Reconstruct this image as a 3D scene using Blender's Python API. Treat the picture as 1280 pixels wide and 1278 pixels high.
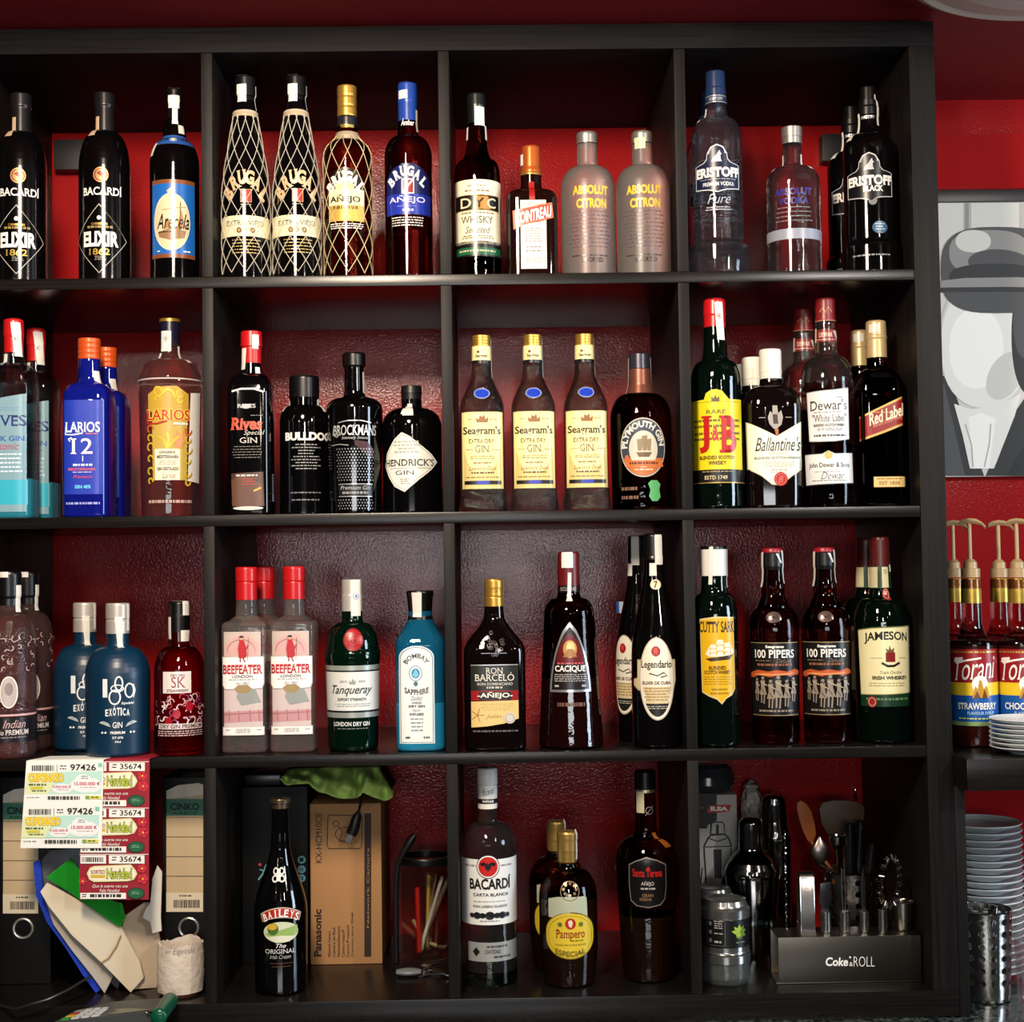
import bpy, bmesh, math, random
from mathutils import Vector, Matrix
from mathutils.geometry import tessellate_polygon

for _o in list(bpy.data.objects):
    bpy.data.objects.remove(_o)
SC = bpy.context.scene
COL = SC.collection
PI = math.pi

# ------------------------------------------------------------------ camera
CX, CY, CZ = 0.41499, -2.1321, -0.79174
YAW, PIT, ROL, F = 0.013436, 0.0418055, -0.014017, 1819.88
_fw = Vector((math.sin(YAW) * math.cos(PIT), math.cos(YAW) * math.cos(PIT), math.sin(PIT)))
_rt = Vector((math.cos(YAW), -math.sin(YAW), 0))
_up = _rt.cross(_fw)
_r2 = math.cos(ROL) * _rt + math.sin(ROL) * _up
_u2 = -math.sin(ROL) * _rt + math.cos(ROL) * _up
CAM = Vector((CX, CY, CZ))
cam_d = bpy.data.cameras.new('camera')
cam_d.sensor_fit = 'HORIZONTAL'
cam_d.sensor_width = 36
cam_d.lens = F / 1280 * 36
cam_d.clip_start = 0.05
cam_o = bpy.data.objects.new('camera', cam_d)
COL.objects.link(cam_o)
cam_o.matrix_world = Matrix(((_r2.x, _u2.x, -_fw.x, CX), (_r2.y, _u2.y, -_fw.y, CY), (_r2.z, _u2.z, -_fw.z, CZ), (0, 0, 0, 1)))
SC.camera = cam_o

# ------------------------------------------------------------------ world, lights, exposure
SC.view_settings.view_transform = 'Standard'
SC.view_settings.look = 'None'
SC.view_settings.gamma = 1
SC.view_settings.use_curve_mapping = False
SC.view_settings.exposure = 0.25
w = bpy.data.worlds.new('room_air')
SC.world = w
w.use_nodes = True
w.node_tree.nodes['Background'].inputs[0].default_value = (1.0, 0.86, 0.74, 1)
w.node_tree.nodes['Background'].inputs[1].default_value = 0.010
SC.cycles.max_bounces = 10
SC.cycles.transmission_bounces = 8
SC.cycles.glossy_bounces = 4
SC.cycles.diffuse_bounces = 3
SC.cycles.transparent_max_bounces = 8
SC.cycles.caustics_reflective = False
SC.cycles.caustics_refractive = False
SC.cycles.sample_clamp_indirect = 4
SC.cycles.use_denoising = True


def area(name, loc, aim, sx, sy, power, col, shape='RECTANGLE'):
    d = bpy.data.lights.new(name, 'AREA')
    d.shape = shape
    d.size = sx
    d.size_y = sy
    d.energy = power
    d.color = col
    o = bpy.data.objects.new(name, d)
    COL.objects.link(o)
    o.location = loc
    o.rotation_euler = (Vector(aim) - Vector(loc)).to_track_quat('-Z', 'Y').to_euler()
    return o


def point_light(name, loc, power, col, rad):
    d = bpy.data.lights.new(name, 'POINT')
    d.energy = power
    d.color = col
    d.shadow_soft_size = rad
    o = bpy.data.objects.new(name, d)
    COL.objects.link(o)
    o.location = loc
    return o


# warm pendant lantern over the bar, added fill points for glints behind it, daylight from the side and from the street behind
area('pendant_lantern_light', (0.08, -1.40, 0.08), (0.25, 0, -0.45), 0.26, 0.34, 36, (1.0, 0.82, 0.64), 'ELLIPSE')
area('second_lantern_light', (1.75, -1.75, 0.0), (1.15, 0, -0.5), 0.08, 0.25, 15, (1.0, 0.93, 0.84))
for _x, _y, _z, _p in ((-0.75, -2.7, -0.10, 13), (0.55, -3.1, -0.25, 15), (1.55, -2.9, -0.12, 10)):
    point_light('glint_fill_light', (_x, _y, _z), _p, (1.0, 0.90, 0.80), 0.045)
area('side_window_light', (4.2, -1.5, -0.45), (0.9, 0, -0.5), 0.9, 1.5, 75, (0.70, 0.84, 1.0))
area('street_window_light', (0.30, -5.4, -0.80), (0.4, 0, -0.8), 1.9, 0.5, 34, (0.97, 0.98, 1.0))


# ------------------------------------------------------------------ pixel <-> space
def P(px, py, Y):
    d = _fw + _r2 * ((px - 640) / F) - _u2 * ((py - 639) / F)
    return CAM + d * ((Y - CY) / d.y)


def PZ(px, py, Z):
    d = _fw + _r2 * ((px - 640) / F) - _u2 * ((py - 639) / F)
    return CAM + d * ((Z - CZ) / d.z)


def PX(v):
    d = Vector(v) - CAM
    z = d.dot(_fw)
    return 640 + F * d.dot(_r2) / z, 639 - F * d.dot(_u2) / z


def mpp(Y, px=640, py=639):
    return (P(px, py, Y) - CAM).dot(_fw) / F


# ------------------------------------------------------------------ materials
def lin(c):
    c = c.lstrip('#')
    v = [int(c[i:i + 2], 16) / 255 for i in (0, 2, 4)]
    return tuple(x / 12.92 if x <= 0.04045 else ((x + 0.055) / 1.055) ** 2.4 for x in v) + (1,)


_M = {}


def mat(name, col, rough=0.5, metal=0.0, trans=0.0, ior=1.45, coat=0.0, spec=0.5, bump=None, emis=0):
    if name in _M:
        return _M[name]
    m = bpy.data.materials.new(name)
    m.use_nodes = True
    nt = m.node_tree
    b = nt.nodes['Principled BSDF']
    b.inputs['Base Color'].default_value = lin(col) if isinstance(col, str) else tuple(col) + (1,)
    b.inputs['Roughness'].default_value = rough
    b.inputs['Metallic'].default_value = metal
    b.inputs['Transmission Weight'].default_value = trans
    b.inputs['IOR'].default_value = ior
    b.inputs['Coat Weight'].default_value = coat
    b.inputs['Specular IOR Level'].default_value = spec
    if bump:
        sc, st, dist = bump
        tc = nt.nodes.new('ShaderNodeTexCoord')
        n = nt.nodes.new('ShaderNodeTexNoise')
        n.inputs['Scale'].default_value = sc
        n.inputs['Detail'].default_value = 2
        bp = nt.nodes.new('ShaderNodeBump')
        bp.inputs['Strength'].default_value = st
        bp.inputs['Distance'].default_value = dist
        nt.links.new(tc.outputs['Object'], n.inputs['Vector'])
        nt.links.new(n.outputs['Fac'], bp.inputs['Height'])
        nt.links.new(bp.outputs['Normal'], b.inputs['Normal'])
    _M[name] = m
    return m


def ink(col, r=0.3, m=0.0):
    return mat('ink_%s_%d_%d' % (col.lstrip('#'), r * 100, m * 100), col, r, m)


def glass(name, col, rough=0.02, bump=None, ior=1.45, clear=0.5, body=0.0, bodycol=None):
    """clear glass: part refracting, part plain see-through so light passes on; body: share of scattered colour"""
    key = 'glass_' + name
    if key in _M:
        return _M[key]
    m = mat(key, col, rough, 0, 1.0 - body, ior, bump=bump)
    nt = m.node_tree
    b = nt.nodes['Principled BSDF']
    if bodycol:
        b.inputs['Base Color'].default_value = lin(bodycol)
    t = nt.nodes.new('ShaderNodeBsdfTransparent')
    t.inputs[0].default_value = lin(col)
    mx = nt.nodes.new('ShaderNodeMixShader')
    mx.inputs[0].default_value = clear
    out = nt.nodes['Material Output']
    nt.links.new(b.outputs[0], mx.inputs[1])
    nt.links.new(t.outputs[0], mx.inputs[2])
    nt.links.new(mx.outputs[0], out.inputs['Surface'])
    return m


RIPPLE = (70, 0.22, 0.0016)


def dark(name, col, rough=0.06, bump=None):
    return mat('dark_glass_' + name, col, rough, 0, 0, 1.5, bump=bump)


def wood(name, stretch, c0, c1, rough=0.33, spec=0.32):
    m = bpy.data.materials.new(name)
    m.use_nodes = True
    nt = m.node_tree
    b = nt.nodes['Principled BSDF']
    tc = nt.nodes.new('ShaderNodeTexCoord')
    mp = nt.nodes.new('ShaderNodeMapping')
    mp.inputs['Scale'].default_value = stretch
    n = nt.nodes.new('ShaderNodeTexNoise')
    n.inputs['Scale'].default_value = 1
    n.inputs['Detail'].default_value = 5
    n.inputs['Roughness'].default_value = 0.65
    cr = nt.nodes.new('ShaderNodeValToRGB')
    cr.color_ramp.elements[0].position = 0.35
    cr.color_ramp.elements[0].color = lin(c0)
    cr.color_ramp.elements[1].position = 0.68
    cr.color_ramp.elements[1].color = lin(c1)
    bp = nt.nodes.new('ShaderNodeBump')
    bp.inputs['Strength'].default_value = 0.12
    bp.inputs['Distance'].default_value = 0.001
    nt.links.new(tc.outputs['Object'], mp.inputs['Vector'])
    nt.links.new(mp.outputs['Vector'], n.inputs['Vector'])
    nt.links.new(n.outputs['Fac'], cr.inputs['Fac'])
    nt.links.new(cr.outputs['Color'], b.inputs['Base Color'])
    nt.links.new(n.outputs['Fac'], bp.inputs['Height'])
    nt.links.new(bp.outputs['Normal'], b.inputs['Normal'])
    b.inputs['Roughness'].default_value = rough
    b.inputs['Specular IOR Level'].default_value = spec
    return m


WOOD_H = wood('blackbrown_wood_across', (5, 260, 260), '#0a0909', '#191614', 0.26, 0.3)
WOOD_V = wood('blackbrown_wood_up', (260, 260, 5), '#090808', '#181513', 0.5, 0.18)
WOOD_T = wood('blackbrown_wood_matt', (5, 260, 260), '#0b0a0b', '#191717', 0.6, 0.1)


def wall_paint(name, col, rough, sc, st):
    m = bpy.data.materials.new(name)
    m.use_nodes = True
    nt = m.node_tree
    b = nt.nodes['Principled BSDF']
    tc = nt.nodes.new('ShaderNodeTexCoord')
    n = nt.nodes.new('ShaderNodeTexNoise')
    n.inputs['Scale'].default_value = sc
    n.inputs['Detail'].default_value = 3
    n2 = nt.nodes.new('ShaderNodeTexNoise')
    n2.inputs['Scale'].default_value = 6
    mx = nt.nodes.new('ShaderNodeMixRGB')
    c = lin(col)
    mx.inputs[1].default_value = tuple(x * 0.9 for x in c[:3]) + (1,)
    mx.inputs[2].default_value = tuple(min(1, x * 1.1) for x in c[:3]) + (1,)
    bp = nt.nodes.new('ShaderNodeBump')
    bp.inputs['Strength'].default_value = st
    bp.inputs['Distance'].default_value = 0.001
    L = nt.links.new
    L(tc.outputs['Object'], n.inputs['Vector'])
    L(tc.outputs['Object'], n2.inputs['Vector'])
    L(n2.outputs['Fac'], mx.inputs[0])
    L(mx.outputs[0], b.inputs['Base Color'])
    L(n.outputs['Fac'], bp.inputs['Height'])
    L(bp.outputs['Normal'], b.inputs['Normal'])
    b.inputs['Roughness'].default_value = rough
    b.inputs['Specular IOR Level'].default_value = 0.34
    return m


# ------------------------------------------------------------------ mesh builder
class B:
    def __init__(s):
        s.bm = bmesh.new()
        s.mats = []

    def mi(s, m):
        if m not in s.mats:
            s.mats.append(m)
        return s.mats.index(m)

    def face(s, pts, m):
        f = s.bm.faces.new([s.bm.verts.new(p) for p in pts])
        f.material_index = s.mi(m)
        return f

    def grid(s, rows, m, closed=False, caps=False):
        """rows: equally long lists of points; m: material or function(row index)"""
        vr = [[s.bm.verts.new(p) for p in r] for r in rows]
        n = len(vr[0])
        for i in range(len(vr) - 1):
            mm = s.mi(m(i) if callable(m) else m)
            for j in range(n if closed else n - 1):
                k = (j + 1) % n
                f = s.bm.faces.new((vr[i][j], vr[i][k], vr[i + 1][k], vr[i + 1][j]))
                f.material_index = mm
        if caps:
            f = s.bm.faces.new(list(reversed(vr[0])))
            f.material_index = s.mi(m(0) if callable(m) else m)
            f = s.bm.faces.new(vr[-1])
            f.material_index = s.mi(m(len(vr) - 2) if callable(m) else m)
        return vr

    def lathe(s, prof, m, seg=40, sup=None, cx=0, cy=0, caps=True):
        """prof: [(h, r)], sup: function(h, r) -> (exponent, depth radius)"""
        fine = [prof[0]]
        ids = []
        for i in range(len(prof) - 1):
            (h0, r0), (h1, r1) = prof[i], prof[i + 1]
            ln = math.hypot(h1 - h0, r1 - r0)
            if ln > 0.005:      # holding rings keep the long stretches straight under smooth shading
                for t in (0.0012 / ln, 1 - 0.0012 / ln):
                    fine.append((h0 + (h1 - h0) * t, r0 + (r1 - r0) * t))
                    ids.append(i)
            fine.append((h1, r1))
            ids.append(i)
        if callable(m):
            mm = m
            m = lambda i: mm(ids[i])
        prof = fine
        rows = []
        for h, r in prof:
            n, ry = sup(h, r) if sup else (2, r)
            row = []
            for k in range(seg):
                a = 2 * PI * k / seg
                c, d = math.cos(a), math.sin(a)
                row.append((cx + r * math.copysign(abs(c) ** (2 / n), c), cy + ry * math.copysign(abs(d) ** (2 / n), d), h))
            rows.append(row)
        return s.grid(rows, m, closed=True, caps=caps)

    def box(s, lo, hi, m, bev=0.0):
        t = bmesh.new()
        bmesh.ops.create_cube(t, size=1)
        for v in t.verts:
            v.co = Vector([(lo[i] + hi[i]) / 2 + v.co[i] * (hi[i] - lo[i]) for i in range(3)])
        if bev:
            bmesh.ops.bevel(t, geom=list(t.edges), offset=bev, segments=2, affect='EDGES', profile=0.6)
        s.add(t, m)

    def prism(s, pts, vec, m, bev=0.0):
        """flat outline pts extruded along vec"""
        t = bmesh.new()
        f = t.faces.new([t.verts.new(p) for p in pts])
        r = bmesh.ops.extrude_face_region(t, geom=[f])
        for v in r['geom']:
            if isinstance(v, bmesh.types.BMVert):
                v.co += Vector(vec)
        bmesh.ops.recalc_face_normals(t, faces=list(t.faces))
        if bev:
            bmesh.ops.bevel(t, geom=list(t.edges), offset=bev, segments=2, affect='EDGES', profile=0.6)
        s.add(t, m)

    def tube(s, pts, r, m, seg=8, closed=False):
        pts = [Vector(p) for p in pts]
        n = len(pts)
        rows = []
        ref = None
        for i, p in enumerate(pts):
            if closed:
                d = pts[(i + 1) % n] - pts[i - 1]
            else:
                d = pts[min(i + 1, n - 1)] - pts[max(i - 1, 0)]
            d.normalize()
            if ref is None:
                ref = d.orthogonal().normalized()
            ref = (ref - d * ref.dot(d))
            if ref.length < 1e-6:
                ref = d.orthogonal()
            ref.normalize()
            q = d.cross(ref)
            rr = r(i / (n - 1)) if callable(r) else r
            rows.append([p + ref * (rr * math.cos(2 * PI * k / seg)) + q * (rr * math.sin(2 * PI * k / seg)) for k in range(seg)])
        if closed:
            rows.append(rows[0])
        s.grid(rows, m, closed=True, caps=not closed)

    def add(s, t, m):
        """append another bmesh and free it"""
        i = s.mi(m)
        mp = {v: s.bm.verts.new(v.co) for v in t.verts}
        for f in t.faces:
            try:
                g = s.bm.faces.new([mp[v] for v in f.verts])
                g.material_index = i
            except ValueError:
                pass
        t.free()

    def obj(s, name, parent=None, smooth=True, ang=38, loc=None, rot=None):
        me = bpy.data.meshes.new(name)
        s.bm.to_mesh(me)
        s.bm.free()
        for m in s.mats:
            me.materials.append(m)
        if smooth and len(me.polygons):
            me.polygons.foreach_set('use_smooth', [True] * len(me.polygons))
            me.set_sharp_from_angle(angle=math.radians(ang))
        o = bpy.data.objects.new(name, me)
        COL.objects.link(o)
        if parent:
            o.parent = parent
        if loc:
            o.location = loc
        if rot:
            o.rotation_euler = rot
        return o


def tag(o, label, cat, group=None):
    o['label'] = label
    o['category'] = cat
    if group:
        o['group'] = group
    return o


def thing(name, label, cat, loc=(0, 0, 0), rz=0, group=None):
    o = bpy.data.objects.new(name, None)
    COL.objects.link(o)
    o.location = loc
    o.rotation_euler = (0, 0, rz)
    o.empty_display_size = 0.05
    return tag(o, label, cat, group)


def struct(o):
    o['kind'] = 'structure'
    return o


def dup(root, label, loc, rz=None, skip=(), group=None):
    r = root.copy()
    COL.objects.link(r)
    r.location = loc
    if rz is not None:
        r.rotation_euler = (0, 0, rz)
    r['label'] = label
    if group:
        r['group'] = group
    for ch in list(root.children):
        if ch.name.split('.')[0] in skip:
            continue
        c = ch.copy()
        COL.objects.link(c)
        c.parent = r
        for g in ch.children:
            d = g.copy()
            COL.objects.link(d)
            d.parent = c
    return r


# ------------------------------------------------------------------ flat artwork: text and outlines as 2-D meshes
_T = {}


def text2d(txt, bold=0.0, shear=0.0, serif=0.0):
    """(verts 2d, faces) scaled to the unit box of the glyphs"""
    key = (txt, bold, shear, serif)
    if key in _T:
        return _T[key]
    cu = bpy.data.curves.new('t', 'FONT')
    cu.body = txt
    cu.resolution_u = 3
    cu.offset = bold
    cu.shear = shear
    ob = bpy.data.objects.new('t', cu)
    me = ob.to_mesh()
    vs = [(v.co.x, v.co.y) for v in me.vertices]
    fs = [tuple(p.vertices) for p in me.polygons]
    if serif:
        cnt = {}
        for f in fs:
            for i in range(len(f)):
                e = tuple(sorted((f[i], f[(i + 1) % len(f)])))
                cnt[e] = cnt.get(e, 0) + 1
        add = []
        for (a, b), n in cnt.items():
            if n != 1:
                continue
            (xa, ya), (xb, yb) = vs[a], vs[b]
            ln = abs(xa - xb)
            if abs(ya - yb) < 0.004 and 0.05 < ln < 0.30:
                y = (ya + yb) / 2
                if min(abs(y - k) for k in (0, 0.698, 0.73, 0.72, 0.71, 0.53, 0.55, -0.21, bold * -1)) < 0.045 + abs(bold):
                    add.append((min(xa, xb), max(xa, xb), y))
        for xa, xb, y in add:
            up = 1 if y < 0.3 else -1
            k = len(vs)
            t = 0.055 * up
            vs += [(xa - serif, y), (xb + serif, y), (xb + serif, y + t), (xa - serif, y + t)]
            fs.append((k, k + 1, k + 2, k + 3))
    x0 = min(v[0] for v in vs)
    x1 = max(v[0] for v in vs)
    y0 = min(v[1] for v in vs)
    y1 = max(v[1] for v in vs)
    vs = [((x - x0) / (x1 - x0), (y - y0) / (y1 - y0)) for x, y in vs]
    ob.to_mesh_clear()
    bpy.data.objects.remove(ob)
    bpy.data.curves.remove(cu)
    _T[key] = (vs, fs)
    return _T[key]


class Art:
    """2-D artwork in pixel coordinates of the photograph, laid on a surface by fn(x, y, off) -> point.
    cx: cutting step in pixels across (0 = flat surface), cy: cutting step down."""

    def __init__(s, fn, cx=0, cy=0, off0=0.00015, step=0.0001):
        s.fn, s.cx, s.cy = fn, cx, cy
        s.off, s.step = off0, step
        s.b = B()

    def _lay(s, vs, fs, m, up=1):
        t = bmesh.new()
        vv = [t.verts.new((x, y, 0)) for x, y in vs]
        for f in fs:
            try:
                t.faces.new([vv[i] for i in f])
            except ValueError:
                pass
        xs = [v[0] for v in vs]
        ys = [v[1] for v in vs]
        for st, lo, hi, nrm in ((s.cx, min(xs), max(xs), (1, 0, 0)), (s.cy, min(ys), max(ys), (0, 1, 0))):
            if st and hi - lo > st:
                k = math.floor(lo / st) + 1
                while k * st < hi:
                    p = (k * st, 0, 0) if nrm[0] else (0, k * st, 0)
                    bmesh.ops.bisect_plane(t, geom=list(t.verts) + list(t.edges) + list(t.faces), plane_co=p, plane_no=nrm, dist=1e-5)
                    k += 1
        for v in t.verts:
            v.co = s.fn(v.co.x, v.co.y, s.off)
        # faces should look outwards: image y runs down, so flip
        i = s.b.mi(m)
        mp = {v: s.b.bm.verts.new(v.co) for v in t.verts}
        for f in t.faces:
            try:
                g = s.b.bm.faces.new([mp[v] for v in f.verts])
                g.material_index = i
            except ValueError:
                pass
        t.free()
        s.off += s.step

    def poly(s, pts, m):
        tri = tessellate_polygon([[Vector((x, y, 0)) for x, y in pts]])
        s._lay(list(pts), [tuple(t) for t in tri], m)
        return s

    def rect(s, x0, x1, y0, y1, m):
        s._lay([(x0, y0), (x1, y0), (x1, y1), (x0, y1)], [(0, 1, 2, 3)], m)
        return s

    def ell(s, cx, cy, rx, ry, m, n=28, a0=0, a1=360):
        pts = [(cx + rx * math.cos(math.radians(a0 + (a1 - a0) * k / n)), cy + ry * math.sin(math.radians(a0 + (a1 - a0) * k / n))) for k in range(n if a1 - a0 >= 360 else n + 1)]
        return s.poly(pts, m)

    def ring(s, cx, cy, rx, ry, w, m, n=32, a0=0, a1=360):
        vs, fs = [], []
        for k in range(n + 1):
            a = math.radians(a0 + (a1 - a0) * k / n)
            vs += [(cx + rx * math.cos(a), cy + ry * math.sin(a)), (cx + (rx - w) * math.cos(a), cy + (ry - w) * math.sin(a))]
        for k in range(n):
            fs.append((2 * k, 2 * k + 1, 2 * k + 3, 2 * k + 2))
        s._lay(vs, fs, m)
        return s

    def line(s, pts, w, m):
        """stroke of width w along points"""
        vs, fs = [], []
        for i, (x, y) in enumerate(pts):
            xa, ya = pts[max(0, i - 1)]
            xb, yb = pts[min(len(pts) - 1, i + 1)]
            d = math.hypot(xb - xa, yb - ya) or 1
            nx, ny = -(yb - ya) / d * w / 2, (xb - xa) / d * w / 2
            vs += [(x + nx, y + ny), (x - nx, y - ny)]
        for i in range(len(pts) - 1):
            fs.append((2 * i, 2 * i + 1, 2 * i + 3, 2 * i + 2))
        s._lay(vs, fs, m)
        return s

    def outline(s, pts, w, m):
        return s.line(list(pts) + [pts[0], pts[1]], w, m)

    def t(s, txt, x0, x1, y0, y1, m, bold=0.0, shear=0.0, serif=0.0, arc=0.0, slope=0.0):
        """text in the box x0..x1, y0 (top)..y1; arc: middle raised by so many pixels; slope: rise to the right"""
        vs, fs = text2d(txt, bold, shear, serif)
        out = []
        for u, v in vs:
            x = x0 + u * (x1 - x0)
            y = y1 - v * (y1 - y0) - arc * (1 - (2 * u - 1) ** 2) - slope * u
            out.append((x, y))
        s._lay(out, fs, m)
        return s

    def tr(s, txt, cx, cy, rx, ry, h, a0, a1, m, bold=0.02, serif=0.0):
        """text round an ellipse: baseline radii rx, ry, height h; a0..a1 clock degrees (0 = top, + = clockwise)"""
        vs, fs = text2d(txt, bold, 0, serif)
        out = []
        inv = a1 < a0
        for u, v in vs:
            a = math.radians(a0 + (a1 - a0) * u)
            k = v * h if not inv else -v * h
            out.append((cx + (rx + k) * math.sin(a), cy - (ry + k) * math.cos(a)))
        s._lay(out, fs, m)
        return s

    def tv(s, txt, x0, x1, y0, y1, m, bold=0.0):
        """text running upwards: x0..x1 is its height, y1 (bottom) its start"""
        vs, fs = text2d(txt, bold)
        s._lay([(x1 - v * (x1 - x0), y1 - u * (y1 - y0)) for u, v in vs], fs, m)
        return s

    def many(s, shapes, m):
        """several outlines of one colour in one layer"""
        st, s.step = s.step, 0
        for p in shapes:
            s.poly(p, m)
        s.step = st
        s.off += st
        return s

    def bars(s, x0, x1, y0, y1, m, seed=1):
        """bar code"""
        rnd = random.Random(seed)
        sh, x = [], x0
        while x < x1 - 1.6:
            w_ = rnd.choice((.7, 1.2, 1.7))
            sh.append([(x, y0), (x + w_, y0), (x + w_, y1), (x, y1)])
            x += w_ + rnd.choice((.6, 1.0))
        return s.many(sh, m)

    def lines(s, x0, x1, y0, y1, n, m, seed=1, fill=0.42, ragged=0.2):
        """n rows of small illegible print"""
        rnd = random.Random(seed)
        p = (y1 - y0) / n
        vs, fs = [], []
        for i in range(n):
            y = y0 + p * i
            ins = rnd.random() * ragged * (x1 - x0) / 2
            x = x0 + ins
            xe = x1 - ins
            while x < xe - 1:
                w = min(rnd.uniform(1.5, 6), xe - x)
                k = len(vs)
                vs += [(x, y), (x + w, y), (x + w, y + p * fill), (x, y + p * fill)]
                fs.append((k, k + 1, k + 2, k + 3))
                x += w + rnd.uniform(0.8, 1.4)
        s._lay(vs, fs, m)
        return s

    def done(s, name, parent=None):
        return s.b.obj(name, parent, ang=60)


# ------------------------------------------------------------------ bottles
ZS = {1: -0.3513, 2: -0.7027, 3: -1.0540, 4: -1.4075}


class Bottle:
    def __init__(s, name, label, cat, cx, cy, row, R, prof, gl, yf=0.03, n=2, dr=1.0, rz=None, group=None, fill=None, seg=48, punt=True):
        """prof: segments from the base up: (kind, image y, radius px); kind l line, e convex, h hollow, s S-curve.
        the first entry is the base radius px."""
        s.row, s.R = row, R
        s.zs = ZS[row] + 0.0004
        m0 = mpp(0.07)
        s.ya = yf + R * m0 * dr
        s.sa = mpp(s.ya)
        s.ya = yf + R * s.sa * dr
        s.yfr = s.ya - R * s.sa * dr
        s.X = P(cx, cy, s.ya).x
        s.cx = cx
        s.flat = n > 2.3
        a = 0.0
        if not s.flat:
            a = math.atan2(CX - s.X, -(CY - s.ya))
        if rz is not None:
            a = rz
        s.root = thing(name, label, cat, (s.X, s.ya, s.zs), a, group)
        s.fcx = PX((s.X, s.yfr, P(cx, cy, s.ya).z))[0] if s.flat else cx
        s.sf = mpp(s.yfr)
        s.n, s.dr = n, dr
        # profile in metres
        base = prof[0]
        pr = [(0.0, base * 0.90), (0.0012, base * 0.96), (0.004, base)]
        h0, r0 = 0.004, base
        for k, y, r in prof[1:]:
            h = s.hz(y)
            st = 1 if k == 'l' else 9
            for i in range(1, st + 1):
                t = i / st
                if k == 'l':
                    hh, rr = h, r
                elif k == 'e':      # convex shoulder: leaves upwards, arrives sideways
                    hh = h0 + (h - h0) * math.sin(t * PI / 2)
                    rr = r + (r0 - r) * math.cos(t * PI / 2)
                elif k == 'h':      # hollow: leaves sideways, arrives upwards
                    hh = h0 + (h - h0) * (1 - math.cos(t * PI / 2))
                    rr = r0 + (r - r0) * math.sin(t * PI / 2)
                else:
                    hh = h0 + (h - h0) * t
                    q = t * t * (3 - 2 * t)
                    rr = r0 + (r - r0) * q
                pr.append((hh, rr))
            h0, r0 = h, r
        s.prof = [(h, r * s.sa) for h, r in pr]
        s.rn = min(r for h, r in s.prof)
        s.outer = list(s.prof)
        s.Rm = R * s.sa
        b = B()
        prof2 = s.prof
        fm = gl
        if fill:
            hf = s.hz(fill[0])
            p2 = []
            for i, (h, r) in enumerate(prof2):
                if i and prof2[i - 1][0] < hf < h:
                    p2.append((hf, s.r_at(hf)))
                p2.append((h, r))
            prof2 = p2
            low = fill[1]
            fm = lambda i: low if prof2[i + 1][0] <= hf + 1e-6 else gl
        b.lathe(prof2, fm, seg, s.sup)
        s.body = b.obj('glass_body', s.root, ang=50)
        s.a = None

    def hz(s, y):
        return P(s.cx, y, s.ya).z - s.zs

    def hf(s, y):
        return P(s.fcx, y, s.yfr).z - s.zs

    def sup(s, h, r):
        if not s.flat:
            return 2, r
        t = max(0, min(1, (r - s.rn * 1.15) / max(1e-6, s.Rm * 0.9 - s.rn * 1.15)))
        return 2 + (s.n - 2) * t, r * (1 + (s.dr - 1) * t)

    def r_at(s, h, pr=None):
        pr = pr or s.outer
        if h <= pr[0][0]:
            return pr[0][1]
        best = None
        for i in range(len(pr) - 1):
            (h0, r0), (h1, r1) = pr[i], pr[i + 1]
            if min(h0, h1) <= h <= max(h0, h1):
                r = r1 if abs(h1 - h0) < 1e-9 else r0 + (r1 - r0) * (h - h0) / (h1 - h0)
                best = r if best is None else max(best, r)
        return best if best is not None else pr[-1][1]

    def surf(s, y0=None, y1=None, turn=0.0, proj=True):
        hs = [s.hf(y0 + (y1 - y0) * k / 12) for k in range(13)] if y0 is not None else []
        Rr = max(s.r_at(h) for h in hs) if hs else s.Rm
        big = Rr > 0.75 * s.Rm

        def fn(x, y, off):
            h = s.hf(y)
            r = s.r_at(h)
            X = x * s.sf
            if s.flat and big and turn == 0:
                n, ry = s.sup(h, r)
                q = max(-0.985, min(0.985, X / r))
                return (q * r, -ry * (1 - abs(q) ** n) ** (1 / n) - off, h)
            t = X / Rr + turn
            return ((r + off) * math.sin(t), -(r + off) * math.cos(t), h)

        return fn, Rr, big

    def arc(s, dx, Rr=None):
        """projected pixel offset -> pixel length along the curved surface"""
        if s.flat:
            return dx
        R = (Rr or s.Rm) / s.sf
        return R * math.asin(max(-0.97, min(0.97, dx / R)))

    def art(s, y0, y1, turn=0.0, off=0.00025):
        fn, Rr, big = s.surf(y0, y1, turn)
        hs = [s.r_at(s.hf(y0 + (y1 - y0) * k / 10)) for k in range(11)]
        dev = max(abs(hs[k] - (hs[0] + (hs[-1] - hs[0]) * k / 10)) for k in range(11))
        curved = not (s.flat and big)
        s.a = Art(fn, Rr / s.sf * 0.14 if curved else Rr / s.sf * (0.09 if s.n < 4 else 0.16), 3.0 if dev > 0.0006 else 0, off)
        s.aR = Rr
        return s.a

    def lab(s, m, x0, x1, y0, y1, wrap=False, off=0.00025):
        """paper label; offsets from the bottle's centre as seen in the photo"""
        a = s.art(y0, y1, off=off)
        u0, u1 = (s.arc(x0, s.aR), s.arc(x1, s.aR))
        if wrap and not s.flat:
            u0, u1 = -2.0 * s.aR / s.sf, 2.0 * s.aR / s.sf
        a.rect(u0, u1, y0, y1, m)
        return a

    def put(s, name='label'):
        o = s.a.done(name, s.root)
        s.a = None
        return o

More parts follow.
